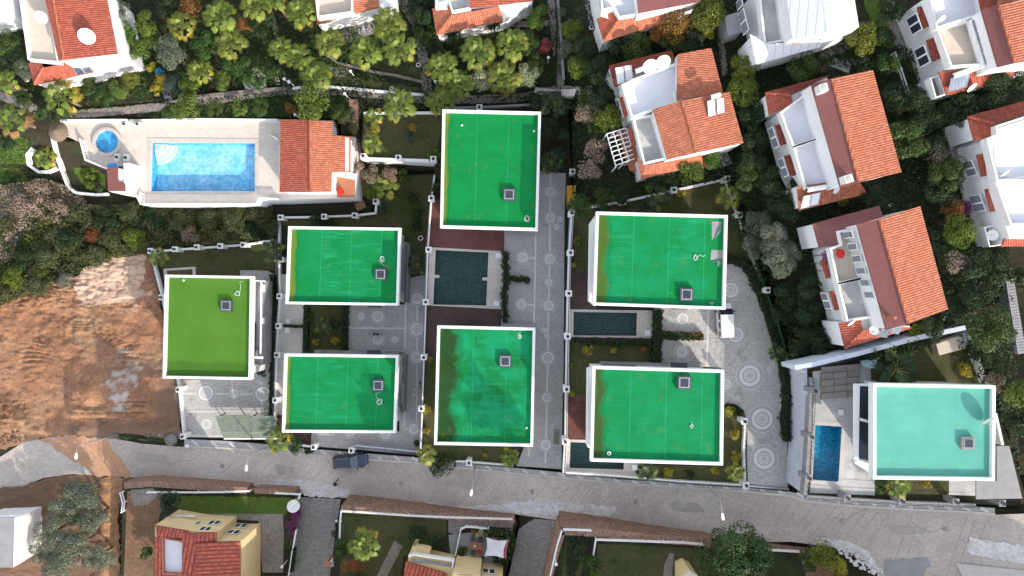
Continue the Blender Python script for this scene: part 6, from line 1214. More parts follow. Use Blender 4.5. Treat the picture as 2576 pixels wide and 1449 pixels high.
TREES = '''b 320 88 30 loose tree against the right wall of the top left house
b 372 60 34 tree top between the top left house and the palms
b 350 128 30 tree above the washing line garden
b 392 108 26 tree above the grey olive bush
o 300 28 34 bush beside the roof edge of the top left house
o 428 135 44 round olive bush above the small path bridge
g 520 118 36 bush between palm and olive bush
a 480 20 30 shrub mass under the top palms
a 620 60 24 shrub between the second and third palms
d 425 25 30 tree behind the brown fronded palm
d 500 65 26 tree left of the top row palms
d 660 60 34 tree right of the yellow edged palm
g 600 165 34 shrub with small flowers above the path
g 640 195 30 shrub patch left of the stone patio
b 480 215 28 shrub on the upper edge of the path
l 440 215 26 agave like clump beside the path
g 680 180 26 flowering shrub right of the stone patio
b 560 205 26 shrub with white flowers on the path edge
y 405 205 16 banana like clump right of the small bridge path
y 385 170 14 banana leaves next to the blue tarp
y 397 225 16 banana plant beside the lower blue bag
g 260 240 26 bush in the fenced garden left of the path bend
g 225 215 22 bush next to the blue garden toys
b 300 225 26 bush in the lit garden below the top left house
c 330 200 24 bush with reddish leaves in the lit garden
d 150 280 34 bush under the far left path palm
g 60 250 24 bush on the left below the path
d 40 160 32 tree left of the top left house
g 20 110 32 tree at the left edge beside the house
o 65 175 30 pale shrub at the left wall of the top left house
g 100 285 20 shrub above the straw parasol
d 20 360 24 shrub at the left edge above the sunlit bank
b 470 272 36 sunlit shrub above the pool balustrade
g 430 275 20 shrub left of the sunlit pool shrub
g 540 272 24 low shrub with red flowers on the pool bank
b 600 272 22 low shrub along the pool bank
g 655 270 24 bush left of the round tree by the pool building
a 730 275 16 red berried shrub above the pool building
b 785 262 46 large sunlit tree between the path and the orange pool building
g 855 285 26 tree with feathery leaves left of the brick steps
d 880 290 18 shrub behind the brick steps
d 1240 60 26 hedge like tree right of the skirted house
d 1060 40 28 tree at the top beside the stone path
g 1060 90 24 tree between the path and the skirted house
d 1045 15 22 tree cut by the top edge beside the path
b 1355 45 34 tree with broad leaves left of the narrow path
g 1330 110 32 tree below the broad leaved tree
g 1345 165 30 tree right of the yellow centred palm
k 1372 115 20 oleander beside the narrow path
f 1212 198 36 bush among the palms
f 1330 190 32 pale leaved bush left of the path junction
d 1140 90 26 tree under the left eave of the skirted house
d 1120 20 28 tree hidden left of the skirted house
g 1080 80 20 shrub right of the vertical path
o 1415 30 14 twiggy sapling right of the narrow path
c 1437 75 30 tree in the dark garden right of the narrow path
o 1420 125 20 small grey tree in front of the narrow path
d 1470 120 28 tree left of the lemon coloured tree
c 1452 170 30 tree above the path junction
d 1500 180 34 tree left of the tiled annex
d 1530 160 26 tree beneath the annex eave
d 1560 110 34 tree row left of the rusty tree
g 1600 120 34 tree below the maroon roofed house
a 1700 65 38 large tree beside the maroon roofed house
c 1780 35 42 big tree between two top houses
a 1660 85 26 tree touching the skirted eave
y 1782 82 20 bush beside the small stair block
g 1690 105 30 tree in front of the rusty tree
d 1740 110 30 tree above the twin solar panels
d 1620 140 26 tree behind the annex of the centre right house
k 1500 185 14 twig tree near the annex corner
c 1530 300 36 tree with oranges left of the white terraces
d 1515 250 30 tree left of the awning wall
g 1500 330 24 bush left of the pergola
t 1470 290 26 bush in the dark strip above the yellow box
t 1500 380 30 twig heap below the pergola
t 1480 430 30 brushwood above the yellow box
d 1380 320 28 shrub right of the top centre roof
l 1415 340 18 small shrub right of the top centre roof
l 1408 385 16 ball shrub near the driveway start
l 1385 250 22 shrub above the shaded palm
d 1350 250 22 shrub above the corner of the top roof
b 1790 405 24 climbing shrub under the right eave of the centre house
k 1770 400 20 bush with magenta flowers beside the low tiled skirt
b 1735 430 34 shrub below the low tiled skirt
g 1690 440 26 shrub left of the skirt shrub
d 1640 440 26 shrub under the pergola house
c 1870 175 34 citrus beside the white roof
c 1868 230 36 citrus above the tiled annex
d 1900 140 26 tree left of the white roof corner
d 1890 290 34 tree between the centre and right houses
d 1895 350 34 tree beneath the solar slope
d 1900 410 32 tree beside the lit driveway lawn
g 1885 445 34 citrus between the two white houses
d 1935 450 34 tree below the right house wall
c 2165 100 38 tree with many oranges below the white roof corner
g 2020 170 36 tree above the right house roof
d 2175 160 22 shrub on the terrace steps
g 2235 160 26 tree left of the white railing
d 2240 30 32 shrub strip left of the top right house
d 2225 90 24 shrub strip below the first
d 2260 245 34 tree below the white railing
d 2320 260 34 tree at the end of the tiled path
a 2270 270 16 shrub between the dark trees
g 2275 350 46 large citrus at the right eave of the long orange roof
d 2320 300 34 tree right of the big citrus
d 2370 290 34 tree under the top right house
d 2430 270 40 tree below the big hot water tank
d 2500 235 40 tree beneath the red lower roof
d 2555 215 30 tree at the right edge below the top right house
d 2340 370 32 tree between the right houses
g 2380 440 40 tree left of the right edge house
t 2360 390 28 twiggy bush beside the steps
d 2370 480 34 tree below the big steps
d 2200 500 30 tree under the long orange roof
d 2170 480 24 shrub at the low red roof
c 2125 490 22 shrub beside the low red roof corner
d 1990 520 32 tree left of the maroon roof
d 2010 470 24 tree beside the solar corner
d 1960 500 30 tree above the olive
a 2395 530 28 tree with orange leaves left of the right edge house
p 2430 530 16 bush beside the orange leaved tree
c 2410 580 38 tree below the orange leaved tree
g 2390 640 30 tree beside the lower orange roof
t 2410 660 34 tree with bare twigs right of the lower roof
d 2365 610 28 tree hugging the lower orange roof
d 2450 660 36 tree in the dark gap on the right
d 2500 680 34 tree left of the balcony steps
d 2460 740 38 tree right of the lower orange roof corner
d 2400 770 30 tree below the lower orange roof corner
g 2490 830 46 tree beside the beige garden pavilion
d 2560 700 22 tree right edge between balcony and steps
d 2340 820 26 tree above the long blue wall
c 2302 830 18 shrub under the dark solar panels
d 2530 300 26 shrub behind the small balcony
o 1905 560 34 upper half of the big olive right of the van villa
o 1940 600 40 big olive right of the van villa
o 1960 655 42 lower olive right of the van villa
o 1900 620 36 olive branch nearest the roof of the van villa
d 1880 580 24 bush left of the olives
o 1985 640 30 olive branch at the flowered house corner
d 1985 740 34 tree left of the flowered house
d 1970 790 34 tree behind the green screen wall
d 2030 780 34 tree below the flowered house awning
d 2020 860 36 tree above the white bridge beams
d 2070 860 34 tree left of the low red hip
d 2030 720 28 tree close to the flowered wall
d 2080 900 26 tree above the long wall
d 2140 880 26 tree under the red hip corner
p 2085 640 14 flower cascade upper part on the terrace wall
p 2080 660 14 flower cascade middle part on the terrace wall
p 2092 680 14 flower cascade lower part on the terrace wall
p 2030 583 9 flower pot at the maroon roof corner
t 2500 960 24 creeper behind the mint roof
c 2560 990 34 tree at the right edge beside the mint roof
d 2560 1060 30 tree behind the mint roof
y 2428 925 18 lemon shrub in the mint villa lawn corner
d 2445 880 20 shrub under the right garden wall
y 2330 1215 12 small banana clump at the mint roof street side
g 2215 1225 18 shrub at the left end of the mint street bed
r 1845 1395 84 tree beside the road at the bottom
c 2065 1395 36 feathery shrub on the verge at the bottom
y 2105 1425 26 shrub with golden sprays at the bottom right
g 2040 1410 30 bushy shrub left of the golden sprays
g 1495 1420 20 bush at the corner of the wide lawn
b 1490 1450 16 bush at the bottom edge of the wide lawn
d 1460 1390 18 shrub in the narrow lawn
o 210 1245 50 olive top beside the brown slope
o 165 1285 46 olive to the left of the trench
o 235 1300 44 olive centre crown
o 130 1340 50 olive left crown
o 190 1375 54 olive large lower crown
o 245 1400 44 olive right lower crown
o 150 1425 44 olive crown at the bottom edge
o 110 1390 36 olive crown beside the plain building
b 193 1302 16 shoot between the olive crowns
g 365 1390 18 bush left of the yellow house
d 425 1260 30 bush at the start of the white rail
p 740 1290 20 upper part of the vine on the block driveway edge
p 738 1318 18 lower part of the vine on the block driveway edge
p 735 1342 12 tail of the vine on the block driveway edge
d 860 1320 20 shrub inside the driveway rail
d 855 1350 22 shrub under the driveway rail corner
g 860 1380 22 shrub left of the isolated palm
a 890 1425 28 bush below the isolated palm
g 900 1455 30 grass plume at the bottom edge
d 1050 1335 20 shrub on the shaded lawn
g 1070 1365 16 ball shrub beside the stone slab path
d 1095 1355 20 bush at the lawn corner
g 1165 1385 13 conifer column upper at the patio
d 1160 1405 12 conifer column lower at the patio
y 1192 1338 8 potted bush at the patio gate
f 1208 1340 14 bush beside the patio gate
d 1110 1168 38 drooping conifer at the street between two palms
g 745 1120 24 drooping tree right of the street palm
d 775 1130 14 shrub at the gate pillar
d 1048 1115 9 clipped ball by the dark railed wall
d 660 935 14 clipped ball under the lime annex
d 795 553 20 shrub above the upper left emerald roof
d 830 560 14 shrub beside the first pillar above the emerald roof
l 963 527 14 ball shrub at the wall corner above the emerald roof
d 1050 540 16 tall shrub in the dark side lawn
d 1048 570 14 second tall shrub in the dark side lawn
d 1045 500 16 third tall shrub in the dark side lawn
b 1090 390 18 shrub at the left edge of the top centre roof
g 1095 470 12 shrub at the wall by the red decking
l 1030 345 14 shrub in the raised lawn
y 1038 318 12 shrub at the upper edge of the raised lawn
y 938 325 14 shrub between the two small lawn palms
t 935 440 28 tree with pink twigs below the retaining wall
t 900 420 20 twigs at the brick steps
c 935 480 24 bush left of the sparse pale palm
t 980 440 24 twigs above the sparse pale palm
g 1015 440 18 shrub right of the sparse pale palm
g 790 835 12 shrub upper left in the courtyard garden
d 850 815 18 bush right side of the courtyard garden
y 845 855 14 shrub lower right in the courtyard garden
b 822 775 10 shrub top of the courtyard garden
y 795 860 10 plant lower left in the courtyard garden
g 780 800 10 banana leaf plant at the courtyard edge
y 1080 905 8 shrub at the lamp pillar left of the stained roof
g 1068 968 12 citrus at the left side of the stained roof
y 1073 1028 14 lemon bush at the left side of the stained roof
y 1072 1080 10 small bush low on the left side of the stained roof
b 1450 605 12 ball shrub on the left strip of the van villa
y 1443 665 8 shrub above the dark decking of the van villa
g 1440 880 6 banana shoot on the hedge lawn
y 1479 880 13 left shrub of three on the hedge lawn
y 1544 880 10 middle shrub of three on the hedge lawn
a 1617 880 9 right shrub of three on the hedge lawn
b 1438 917 9 ball shrub at the lawn pillar
y 1438 988 9 shrub above the sunlit red decking
g 1460 520 32 sprawling bush below the yellow box
g 1520 500 28 sprawling bush along the wall above the van villa
d 1560 490 24 bush behind the wall pillar
y 1712 490 12 bush on the lawn above the van villa
l 1520 525 12 ball shrub left above the van roof
l 1614 517 10 ball shrub second above the van roof
g 1575 522 8 small bush between the ball shrubs
l 1850 552 13 ball shrub right of the van roof
y 1835 1035 14 shrub on the rounded side lawn
y 1853 1094 13 upper citrus on the narrow side lawn
y 1850 1147 14 lower citrus on the narrow side lawn
y 1678 1187 14 left bush along the street under the lower green roof
y 1796 1187 11 right bush along the street under the lower green roof
d 1735 1192 10 creeper on the street fence
y 1222 1143 8 small bush under the stained roof
b 640 380 1 x
'''
for ln in TREES.strip().split('\n')[:-1]:
    k, u, v, r, lab = ln.split(' ', 4); u, v, r = float(u), float(v), float(r)
    if k == 'r': tree(k, u, v, r, lab, h=5.5, sz=.85); continue
    if k == 'p' and 2000 < u < 2100: tree(k, u, v, r, lab, h=4.3 if u > 2050 else 1.0, sz=.6); continue
    hh = None
    if r < 16: hh = r / S * .75
    if k == 'p': hh = 1.5
    tree(k, u, v, r, lab, h=hh)
# ---- hedges: one mesh of clipped foliage each
def hedge(label, pts, L, w, h, m=LD_, n=90, leaf=.13, lumpy=.12, end=None):
    rs = np.random.RandomState(int(pts[0][0])); P = [np.array(W(u, v, (L if L is not None else Z(u, v, 0, g)) + h) + ((L if L is not None else Z(u, v, 0, g)),)) for u, v in pts]
    C = []; Nn = []
    for a, b in zip(P, P[1:]):
        ln = np.linalg.norm(b - a); k = int(n * max(.5, ln)); t = rs.uniform(0, 1, k); d = (b - a) / ln; s = np.array([-d[1], d[0], 0]); s /= np.linalg.norm(s)
        ang = rs.uniform(-.2, math.pi + .2, k); lump = 1 + lumpy * np.sin(t * ln * 3.1 + ang) + lumpy * np.sin(t * ln * 7.7)
        q = w / 2 * np.sign(np.cos(ang)) * np.abs(np.cos(ang)) ** .5 * lump; zz = h * np.clip(np.abs(np.sin(ang)) ** .5 * rs.uniform(.75, 1.05, k) * lump, 0, 1.15)
        low = rs.uniform(0, 1, k) < .25; zz[low] *= rs.uniform(0, 1, low.sum())
        C.append(a + d * (t * ln)[:, None] + s * q[:, None] + np.array([0, 0, 1]) * zz[:, None]); nn = s * np.cos(ang)[:, None] + np.array([0, 0, 1]) * np.sin(ang)[:, None] + rs.normal(size=(k, 3)) * .4; Nn.append(nn / np.linalg.norm(nn, axis=1)[:, None])
    C = np.concatenate(C); Nn = np.concatenate(Nn); t = thing('hedge', label, 'hedge', tuple(P[0])); V, F = leaves(C - P[0], Nn, leaf, rs); o = link('foliage', qmesh('hedge_leaves', V, F, m), None, t, shift=False)
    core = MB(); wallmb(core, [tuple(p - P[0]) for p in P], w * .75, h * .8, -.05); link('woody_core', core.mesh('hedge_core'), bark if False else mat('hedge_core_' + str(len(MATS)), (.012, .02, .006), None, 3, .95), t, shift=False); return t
hedge('long dark hedge between the lime villa driveway and the emerald terraces', D(683,690, 684,800, 682,930, 680,1085), LF, .7, 1.1)
hedge('dark hedge on the left side of the courtyard garden', D(769,770, 767,883), LB, .6, .9); hedge('dark hedge on the right side of the courtyard garden', D(868,768, 866,884), LB, .75, .9)
hedge('thin green hedge dividing the two travertine terraces', D(706,820, 766,822), LB, .3, 1.0)
hedge('vertical lumpy hedge right of the square dark pool', D(1270,632, 1272,670, 1273,706, 1268,745, 1270,812), LA, .75, 1.1, LG if False else LD_, lumpy=.35); hedge('short green hedge in the planter island right of the square pool', D(1275,701, 1305,702, 1333,706), LA, .7, .8, LG, lumpy=.3)
hedge('vertical hedge right of the narrow dark pool', D(1657,779, 1656,850, 1654,915), LD, 1.15, 1.1); hedge('hedge ending in red leaves between the two parking bays', D(1664,844, 1700,846, 1740,847), LD, 1.0, .9, LG)
hedge('short red and orange end of the parking bay hedge', D(1742,847, 1771,848), LD, 1.0, .9, LA_); hedge('low hedge under the narrow dark pool', D(1445,858, 1560,860, 1642,861), LD, .75, .8)
hedge('hedge along the upper right edge of the van driveway', D(1833,652, 1870,660, 1895,685, 1915,730, 1935,780, 1955,850, 1972,910, 1980,960), LD, 1.0, 1.1)
hedge('hedge with clipped balls beside the pale blue wall', D(1982,960, 1984,1020, 1978,1060, 1984,1112), LD, .9, 1.2, lumpy=.3); hedge('bright green hedge below the long wall of the mint villa', D(2196,896, 2240,884, 2300,868, 2372,850), LV, 1.4, 3.2, LBR, lumpy=.25)
hedge('thick green hedge around the white sun sail', D(1222,1345, 1288,1352, 1283,1395, 1262,1412, 1240,1412), LS2, 1.0, 1.5, LG); hedge('low hedge edging the rounded side lawn', D(1828,1022, 1850,1026, 1868,1040), LD, .6, .6)
hedge('dark hedge band between the skirted house and the path palms', D(1052,-10, 1065,60, 1090,110, 1110,135), None, 2.0, 2.0); hedge('hedge of the block driveway side under the rail', D(735,1380, 728,1440), LS1, .8, .8)
# ---- thicket and ground cover that nobody could count
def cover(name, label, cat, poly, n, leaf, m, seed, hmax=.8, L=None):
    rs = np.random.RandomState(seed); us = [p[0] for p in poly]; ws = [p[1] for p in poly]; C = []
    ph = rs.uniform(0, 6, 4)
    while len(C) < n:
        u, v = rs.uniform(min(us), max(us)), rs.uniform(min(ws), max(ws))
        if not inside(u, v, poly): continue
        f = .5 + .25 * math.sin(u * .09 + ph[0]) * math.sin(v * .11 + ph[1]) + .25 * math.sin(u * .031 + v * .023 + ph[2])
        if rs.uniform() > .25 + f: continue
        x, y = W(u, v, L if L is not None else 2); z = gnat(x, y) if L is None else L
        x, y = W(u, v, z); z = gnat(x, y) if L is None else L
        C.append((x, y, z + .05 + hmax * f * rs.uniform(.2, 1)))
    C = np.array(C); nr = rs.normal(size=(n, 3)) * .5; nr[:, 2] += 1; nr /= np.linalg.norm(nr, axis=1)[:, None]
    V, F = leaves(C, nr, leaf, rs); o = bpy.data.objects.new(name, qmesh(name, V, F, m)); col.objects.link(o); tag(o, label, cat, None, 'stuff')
north = D(-20,-20, 2000,-20, 1820,110, 1830,450, 1560,500, 1440,510, 1440,270, 900,280, 900,240, 400,262, 160,285, -20,200)
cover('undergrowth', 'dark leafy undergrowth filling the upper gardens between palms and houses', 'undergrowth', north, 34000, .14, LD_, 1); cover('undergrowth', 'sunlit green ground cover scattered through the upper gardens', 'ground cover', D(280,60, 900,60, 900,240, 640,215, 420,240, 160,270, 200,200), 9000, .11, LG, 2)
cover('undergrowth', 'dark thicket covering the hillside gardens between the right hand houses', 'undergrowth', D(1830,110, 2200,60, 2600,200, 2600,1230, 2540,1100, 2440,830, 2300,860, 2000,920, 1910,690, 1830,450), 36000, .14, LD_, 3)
cover('undergrowth', 'planted bank with red and green shrubs above the pool terrace', 'ground cover', D(420,268, 560,262, 700,248, 880,245, 880,300, 700,295, 380,298), 5000, .11, LG, 4, .6)
thick = D(-20,560, 60,540, 100,500, 200,520, 330,515, 400,522, 560,520, 690,520, 695,600, 610,612, 440,622, 380,640, 300,650, 220,680, 100,735, -20,780)
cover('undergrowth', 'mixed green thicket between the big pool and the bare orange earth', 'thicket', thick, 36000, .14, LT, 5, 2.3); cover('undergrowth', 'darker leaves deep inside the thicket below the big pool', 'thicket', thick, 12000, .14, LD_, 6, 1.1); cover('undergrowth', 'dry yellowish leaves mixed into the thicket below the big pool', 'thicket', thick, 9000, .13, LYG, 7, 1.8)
cover('dry_brushwood', 'heap of dry pinkish brown brushwood at the far left', 'brushwood', D(-20,470, 120,450, 200,480, 230,520, 150,560, 60,590, 40,650, -20,690), 9000, .16, LDR, 8, 1.2); cover('grass', 'grass tufts on the verge between earth and street', 'grass', D(290,1098, 370,1105, 440,1118, 455,1120, 440,1110, 360,1096, 300,1090), 1600, .10, LG, 9, .3); cover('grass', 'grass tufts on the banks at the far left', 'grass', D(-20,330, 70,350, 75,400, 150,450, 40,470, -20,470), 3500, .09, LG, 10, .25)
cover('undergrowth', 'low dark plants edging the bottom gardens', 'ground cover', D(1425,1342, 1478,1342, 1470,1380, 1440,1460, 1425,1460), 900, .12, LD_, 12, .4, LS3)
TH = '''h 330 540 34 thicket bush below the pool terrace corner
d 395 545 32 thicket bush under the balustrade
h 460 560 34 thicket bush centre left below the pool
h 530 545 32 light bush below the pool centre
h 590 550 36 thicket bush below the pool right half
h 650 540 34 thicket bush near the white wall corner
d 270 560 34 thicket bush left of the dead palm
a 232 590 26 dead palm skirt in the thicket
h 285 600 34 spiky bush right of the dead palm
c 340 600 34 bush above the lime villa corner
d 180 600 36 thicket bush in the left middle
h 120 640 36 thicket bush at the left
h 150 610 18 lime coloured sprig in the thicket
d 60 660 34 dark bush at the far left
c 40 700 34 yellowish bush at the lower left
h 100 715 36 bush on the earth edge
o 165 705 24 pale bush at the earth edge
c 100 690 28 bush left of the pale one
h 240 640 32 bush on the edge above the orange earth
d 350 560 28 bush left of the low wall
t 150 530 34 dead tree skeleton above the thicket
t 60 520 36 dead branches at the far left
t 100 480 34 dead tree by the brush heap
a 478 570 18 brown fronds in the thicket
t 480 590 28 dry bush above the lime villa wall
d 640 580 26 dark bush at the upper villa wall corner
h 690 575 24 bush beside the corner pillar
k 695 560 14 shrub beside the corner pillar
c 225 455 20 bush in the slope left of the hut
h 250 470 16 low bush at the hut wall
'''
for ln in TH.strip().split('\n'):
    k, u, v, r, lab = ln.split(' ', 4); tree(k, float(u), float(v), float(r), lab, h=max(.6, float(r) / S * .8))
# ============================================================ houses and trees standing just beyond the lower edge (they shade the street)
def offhouse(x0, x1, y1, zt, gz, lab, dr=1.6):
    t = thing('neighbour_house', lab, 'house', ((x0 + x1) / 2, y1 - 5, gz)); xm = (x0 + x1) / 2
    MB().prism([(x0, y1 - 9), (x1, y1 - 9), (x1, y1), (x0, y1)], gz - 3, zt - dr).build('wall', cream, t)
    MB().mass([(x0 + .1, y1 - 8.9, zt - dr - .05), (xm, y1 - 8.9, zt - .15), (xm, y1 - .1, zt - .15), (x0 + .1, y1 - .1, zt - dr - .05)], zt - dr - .1).mass([(xm, y1 - 8.9, zt - .15), (x1 - .1, y1 - 8.9, zt - dr - .05), (x1 - .1, y1 - .1, zt - dr - .05), (xm, y1 - .1, zt - .15)], zt - dr - .1).build('gable', cream, t)
    mb = MB(); mb.slab([(xm, y1 + .4, zt), (xm, y1 - 9.4, zt), (x1 + .4, y1 - 9.4, zt - dr), (x1 + .4, y1 + .4, zt - dr)]); mb.slab([(xm, y1 + .4, zt), (xm, y1 - 9.4, zt), (x0 - .4, y1 - 9.4, zt - dr), (x0 - .4, y1 + .4, zt - dr)]); mb.build('roof', tile_r, t)
    for i in range(3):
        x = x0 + (x1 - x0) * (i + .5) / 3; w = MB().prism([(x - .7, y1), (x + .7, y1), (x + .7, y1 + .06), (x - .7, y1 + .06)], zt - 4, zt - 2.6).build('window', white_trim, t); MB().prism([(x - .58, y1 + .03), (x + .58, y1 + .03), (x + .58, y1 + .09), (x - .58, y1 + .09)], zt - 3.9, zt - 2.7).build('pane', glass_d, w)
for i, a in enumerate(((-34.5, -25.5, -43, 22, 5), (-22, -8, -42, 14.5, 5), (-4.5, 8, -42.5, 18, 7), (10, 21.5, -42.5, 22, 10), (24, 35, -43, 25, 13), (38.5, 48, -44, 26.5, 15), (49.5, 60, -46, 29, 17), (62, 74, -48, 31, 19))):
    offhouse(*a, 'house standing beyond the lower edge, %s of eight from the west' % ('first', 'second', 'third', 'fourth', 'fifth', 'sixth', 'seventh', 'eighth')[i], dr=4.5 if i == 0 else 1.6)
for x, y, zt, r, lab in ((.5, -38.5, 23, 3.2, 'tall tree beyond the lower edge behind the patio house'), (16, -40, 30, 3.2, 'tall tree beyond the lower edge behind the second driveway'), (36.5, -41, 24, 3, 'tall tree beyond the lower edge right of the big round tree')):
    m1, m2 = proto('dB0'); t = thing('evergreen_tree', lab, 'tree', (x, y, zt - 10)); o = bpy.data.objects.new('crown', m1); col.objects.link(o); o.parent = t; o.location = (0, 0, 8); o.scale = (r, r, r); o = bpy.data.objects.new('trunk', m2); col.objects.link(o); o.parent = t; o.location = (0, 0, 8); o.scale = (r, r, 12)
# ============================================================ gate pillars with lamps
def pillar_proto(body, m):
    r = thing('lamp_pillar', 'x', 'pillar'); MB().box(0, 0, -2.2, .58, .58, 2.1).build('post', m, r); MB().box(0, 0, -.1, .74, .74, .12).build('cap', m, r)
    l = MB(); l.box(0, 0, .02, .28, .28, .06); l.box(0, 0, .34, .30, .30, .05)
    for i in (-1, 1):
        for j in (-1, 1): l.box(i * .12, j * .12, .08, .03, .03, .26)
    lo = l.build('lantern', black, r); MB().box(0, 0, .08, .2, .2, .26).build('lamp_glass', mat('lamp_glass_' + body, (.7, .72, .74), None, 2, .2), lo); return r
pw = pillar_proto('white', white_trim); pg_ = pillar_proto('grey', greyslab)
ordn = 'first second third fourth fifth sixth seventh'.split()
fw = fg = True
for grp, L, m, pts in (('pillar from the left along the top wall of the lime villa garden', LF, 0, D(378,631, 440,627, 495,622, 554,619, 612,616, 667,612)), ('pillar from the top down the left side of the lime villa', LF, 0, D(406,748, 449,980, 460,1098)),
    ('pillar from the left on the wall above the upper left emerald roof', LB, 0, D(706,547, 815,545, 892,542, 945,507)), ('pillar from the top between the lime villa and the left emerald pair', LB, 0, D(707,653, 703,745, 700,820, 697,893, 693,1007)),
    ('pillar from the top along the wall left of the square dark pool', LA, 0, D(1085,499, 1078,628, 1071,760, 1066,899, 1060,1028)), ('pillar from the left on the wall under the small raised lawn', LA, 0, D(914,393, 1002,397, 1090,400)),
    ('pillar from the top on the pale blue wall right of the medallion driveway', LD, 0, D(1438,536, 1435,636, 1431,738, 1428,846, 1425,979, 1422,1111)), ('pillar from the left on the wall above the van villa', LD, 0, D(1567,507, 1695,478, 1829,450)), ('pillar from the top on the green screened wall right of the van driveway', LD, 0, D(1860,541, 1930,730)),
    ('street pillar from the left in front of the dark car villa', LB, 0, D(789,1125, 884,1133)), ('pillar from the top beside the big medallions', LD, 0, D(1873,1060, 1877,1221)), ('grey pillar from the top beside the deep blue pool', LV, 1, D(2049,983, 2041,1099, 2035,1203)), ('grey street pillar from the left under the mint villa', LV, 1, D(2132,1253, 2269,1261, 2405,1263, 2522,1266))):
    for i, (u, v) in enumerate(pts):
        h = 1.9; x, y = W(u, v, L + h)
        lab = ordn[i] + ' ' + grp
        if m: put(pg_, fg, (x, y, L + h), 0, 1, lab, 'lamp pillars of the boundary walls'); fg = False
        else: put(pw, fw, (x, y, L + h), 0, 1, lab, 'lamp pillars of the boundary walls'); fw = False
for lab, u, v in (('square white pillar top where the medallion driveway wall begins, beside the yellow box', 1440, 432), ('white pillar on the street wall left of the leaning street lamp', 1180, 1164), ('white pillar behind the top centre roof', 1206, 270)):
    put(pw, False, (*W(u, v, LA + 1.9), LA + 1.9), 0, 1, lab, 'lamp pillars of the boundary walls')
# ============================================================ street lamps
galv = mat('galvanised_pole', (.42, .44, .46), None, 2, .45, metal=.3)
for lab, b, hh, top, hd in (('street lamp over the orange dusty end of the street', (293,1094), 8.2, (197,1122), (192,1146)), ('street lamp rising from the palm by the shingled canopy', (673,1124), 6.8, (624,1150), (620,1176)), ('street lamp leaning over the middle of the street', (1195,1167), 7.2, (1190,1211), (1186,1238)), ('street lamp beside the lower green villa, above the big round tree', (1773,1215), 8.0, (1811,1258), (1818,1298))):
    x, y, z = G3(*b, 0, gnat); t = thing('street_lamp', lab, 'street lamp', (x, y, z)); X, Y = W(*top, z + hh); hx, hy = W(*hd, z + hh + .3)
    MB().tube([(x, y, z - .1), ((x + X) / 2, (y + Y) / 2, z + hh / 2), (X, Y, z + hh)], [.11, .09, .06], 8).build('pole', galv, t); MB().tube([(X, Y, z + hh - .05), (X + (hx - X) * .3, Y + (hy - Y) * .3, z + hh + .25), (hx, hy, z + hh + .3)], .035, 6).build('arm', galv, t)
    d = Vector((hx - X, hy - Y)).normalized(); a = math.atan2(d.y, d.x); mb = MB(); c, s_ = math.cos(a), math.sin(a)
    mb.prism([(hx + c * i - s_ * j, hy + s_ * i + c * j) for i, j in ((-.35, -.08), (.1, -.17), (.42, -.14), (.48, 0), (.42, .14), (.1, .17), (-.35, .08))], z + hh + .25, z + hh + .38); mb.build('lamp_head', white_trim, t)
    MB().lathe(x, y, [(.2, z), (.2, z + .1), (.12, z + .15)], 10).build('base_plate', galv, t)
def glamp(lab, u, v, du=6, dv=-8):
    x, y, z = G3(u + 0, v, 0, g); hh = 2.2; t = thing('garden_lamp', lab, 'garden lamp', (x, y, z)); MB().tube([(x, y, z), (x, y, z + hh)], .05, 6).build('post', white_trim, t); MB().ball((x, y, z + hh + .16), .2, 10, 6).build('globe', white_trim, t, smooth=True)
for lab, u, v in (('white globe lamp on the dry bank above the long garden path', 892, 193), ('white globe lamp at the path fork left of the middle palms', 730, 212), ('white globe lamp beside the sunlit tree above the pool building', 757, 300), ('white globe lamp beside the red brick steps', 878, 248), ('white globe lamp by the bend of the path among the right palms', 1100, 218), ('white globe lamp above the round planter ring at the path fork', 742, 218), ('white globe lamp on the block driveway fence below the purple vine', 724, 1408), ('white globe lamp at the corner rail of the bottom centre garden', 858, 1296), ('white globe lamp on the rail of the narrow lawn', 1396, 1400), ('white globe lamp at the small fence corner above the purple vine', 745, 1254), ('white globe lamp by the palm group path', 1377, 160)): glamp(lab, u, v)
def ring_(lab, u, v, r):
    x, y, z = G3(u, v, .3, g); z -= .3; t = thing('ring_planter', lab, 'planter', (x, y, z)); MB().lathe(x, y, [(r, z), (r, z + .3), (r * .68, z + .32), (r * .62, z + .1)], 16).build('planter_rim', white_trim, t); MB().lathe(x, y, [(r * .66, z + .2), (.01, z + .22)], 12).build('planter_soil', soil, t)
for lab, u, v, r in (('white ring planter on the lawn beside the vertical path', 1052, 163, .28), ('white ring planter at the left fork of the long path', 697, 200, .28), ('white ring planter at the top of the brick steps', 876, 250, .28), ('white ring planter on the slope below the middle palms', 985, 222, .25), ('white ring planter in the bushes left of the path bend', 65, 200, .25), ('white ring planter beside the narrow grey path at the top', 1488, 68, .28), ('dark round lid on the shaded lawn right of the upper left emerald villa', 1058, 599, .33), ('round white ring on the dark path between the right houses', 2242, 516, .22)): ring_(lab, u, v, r)
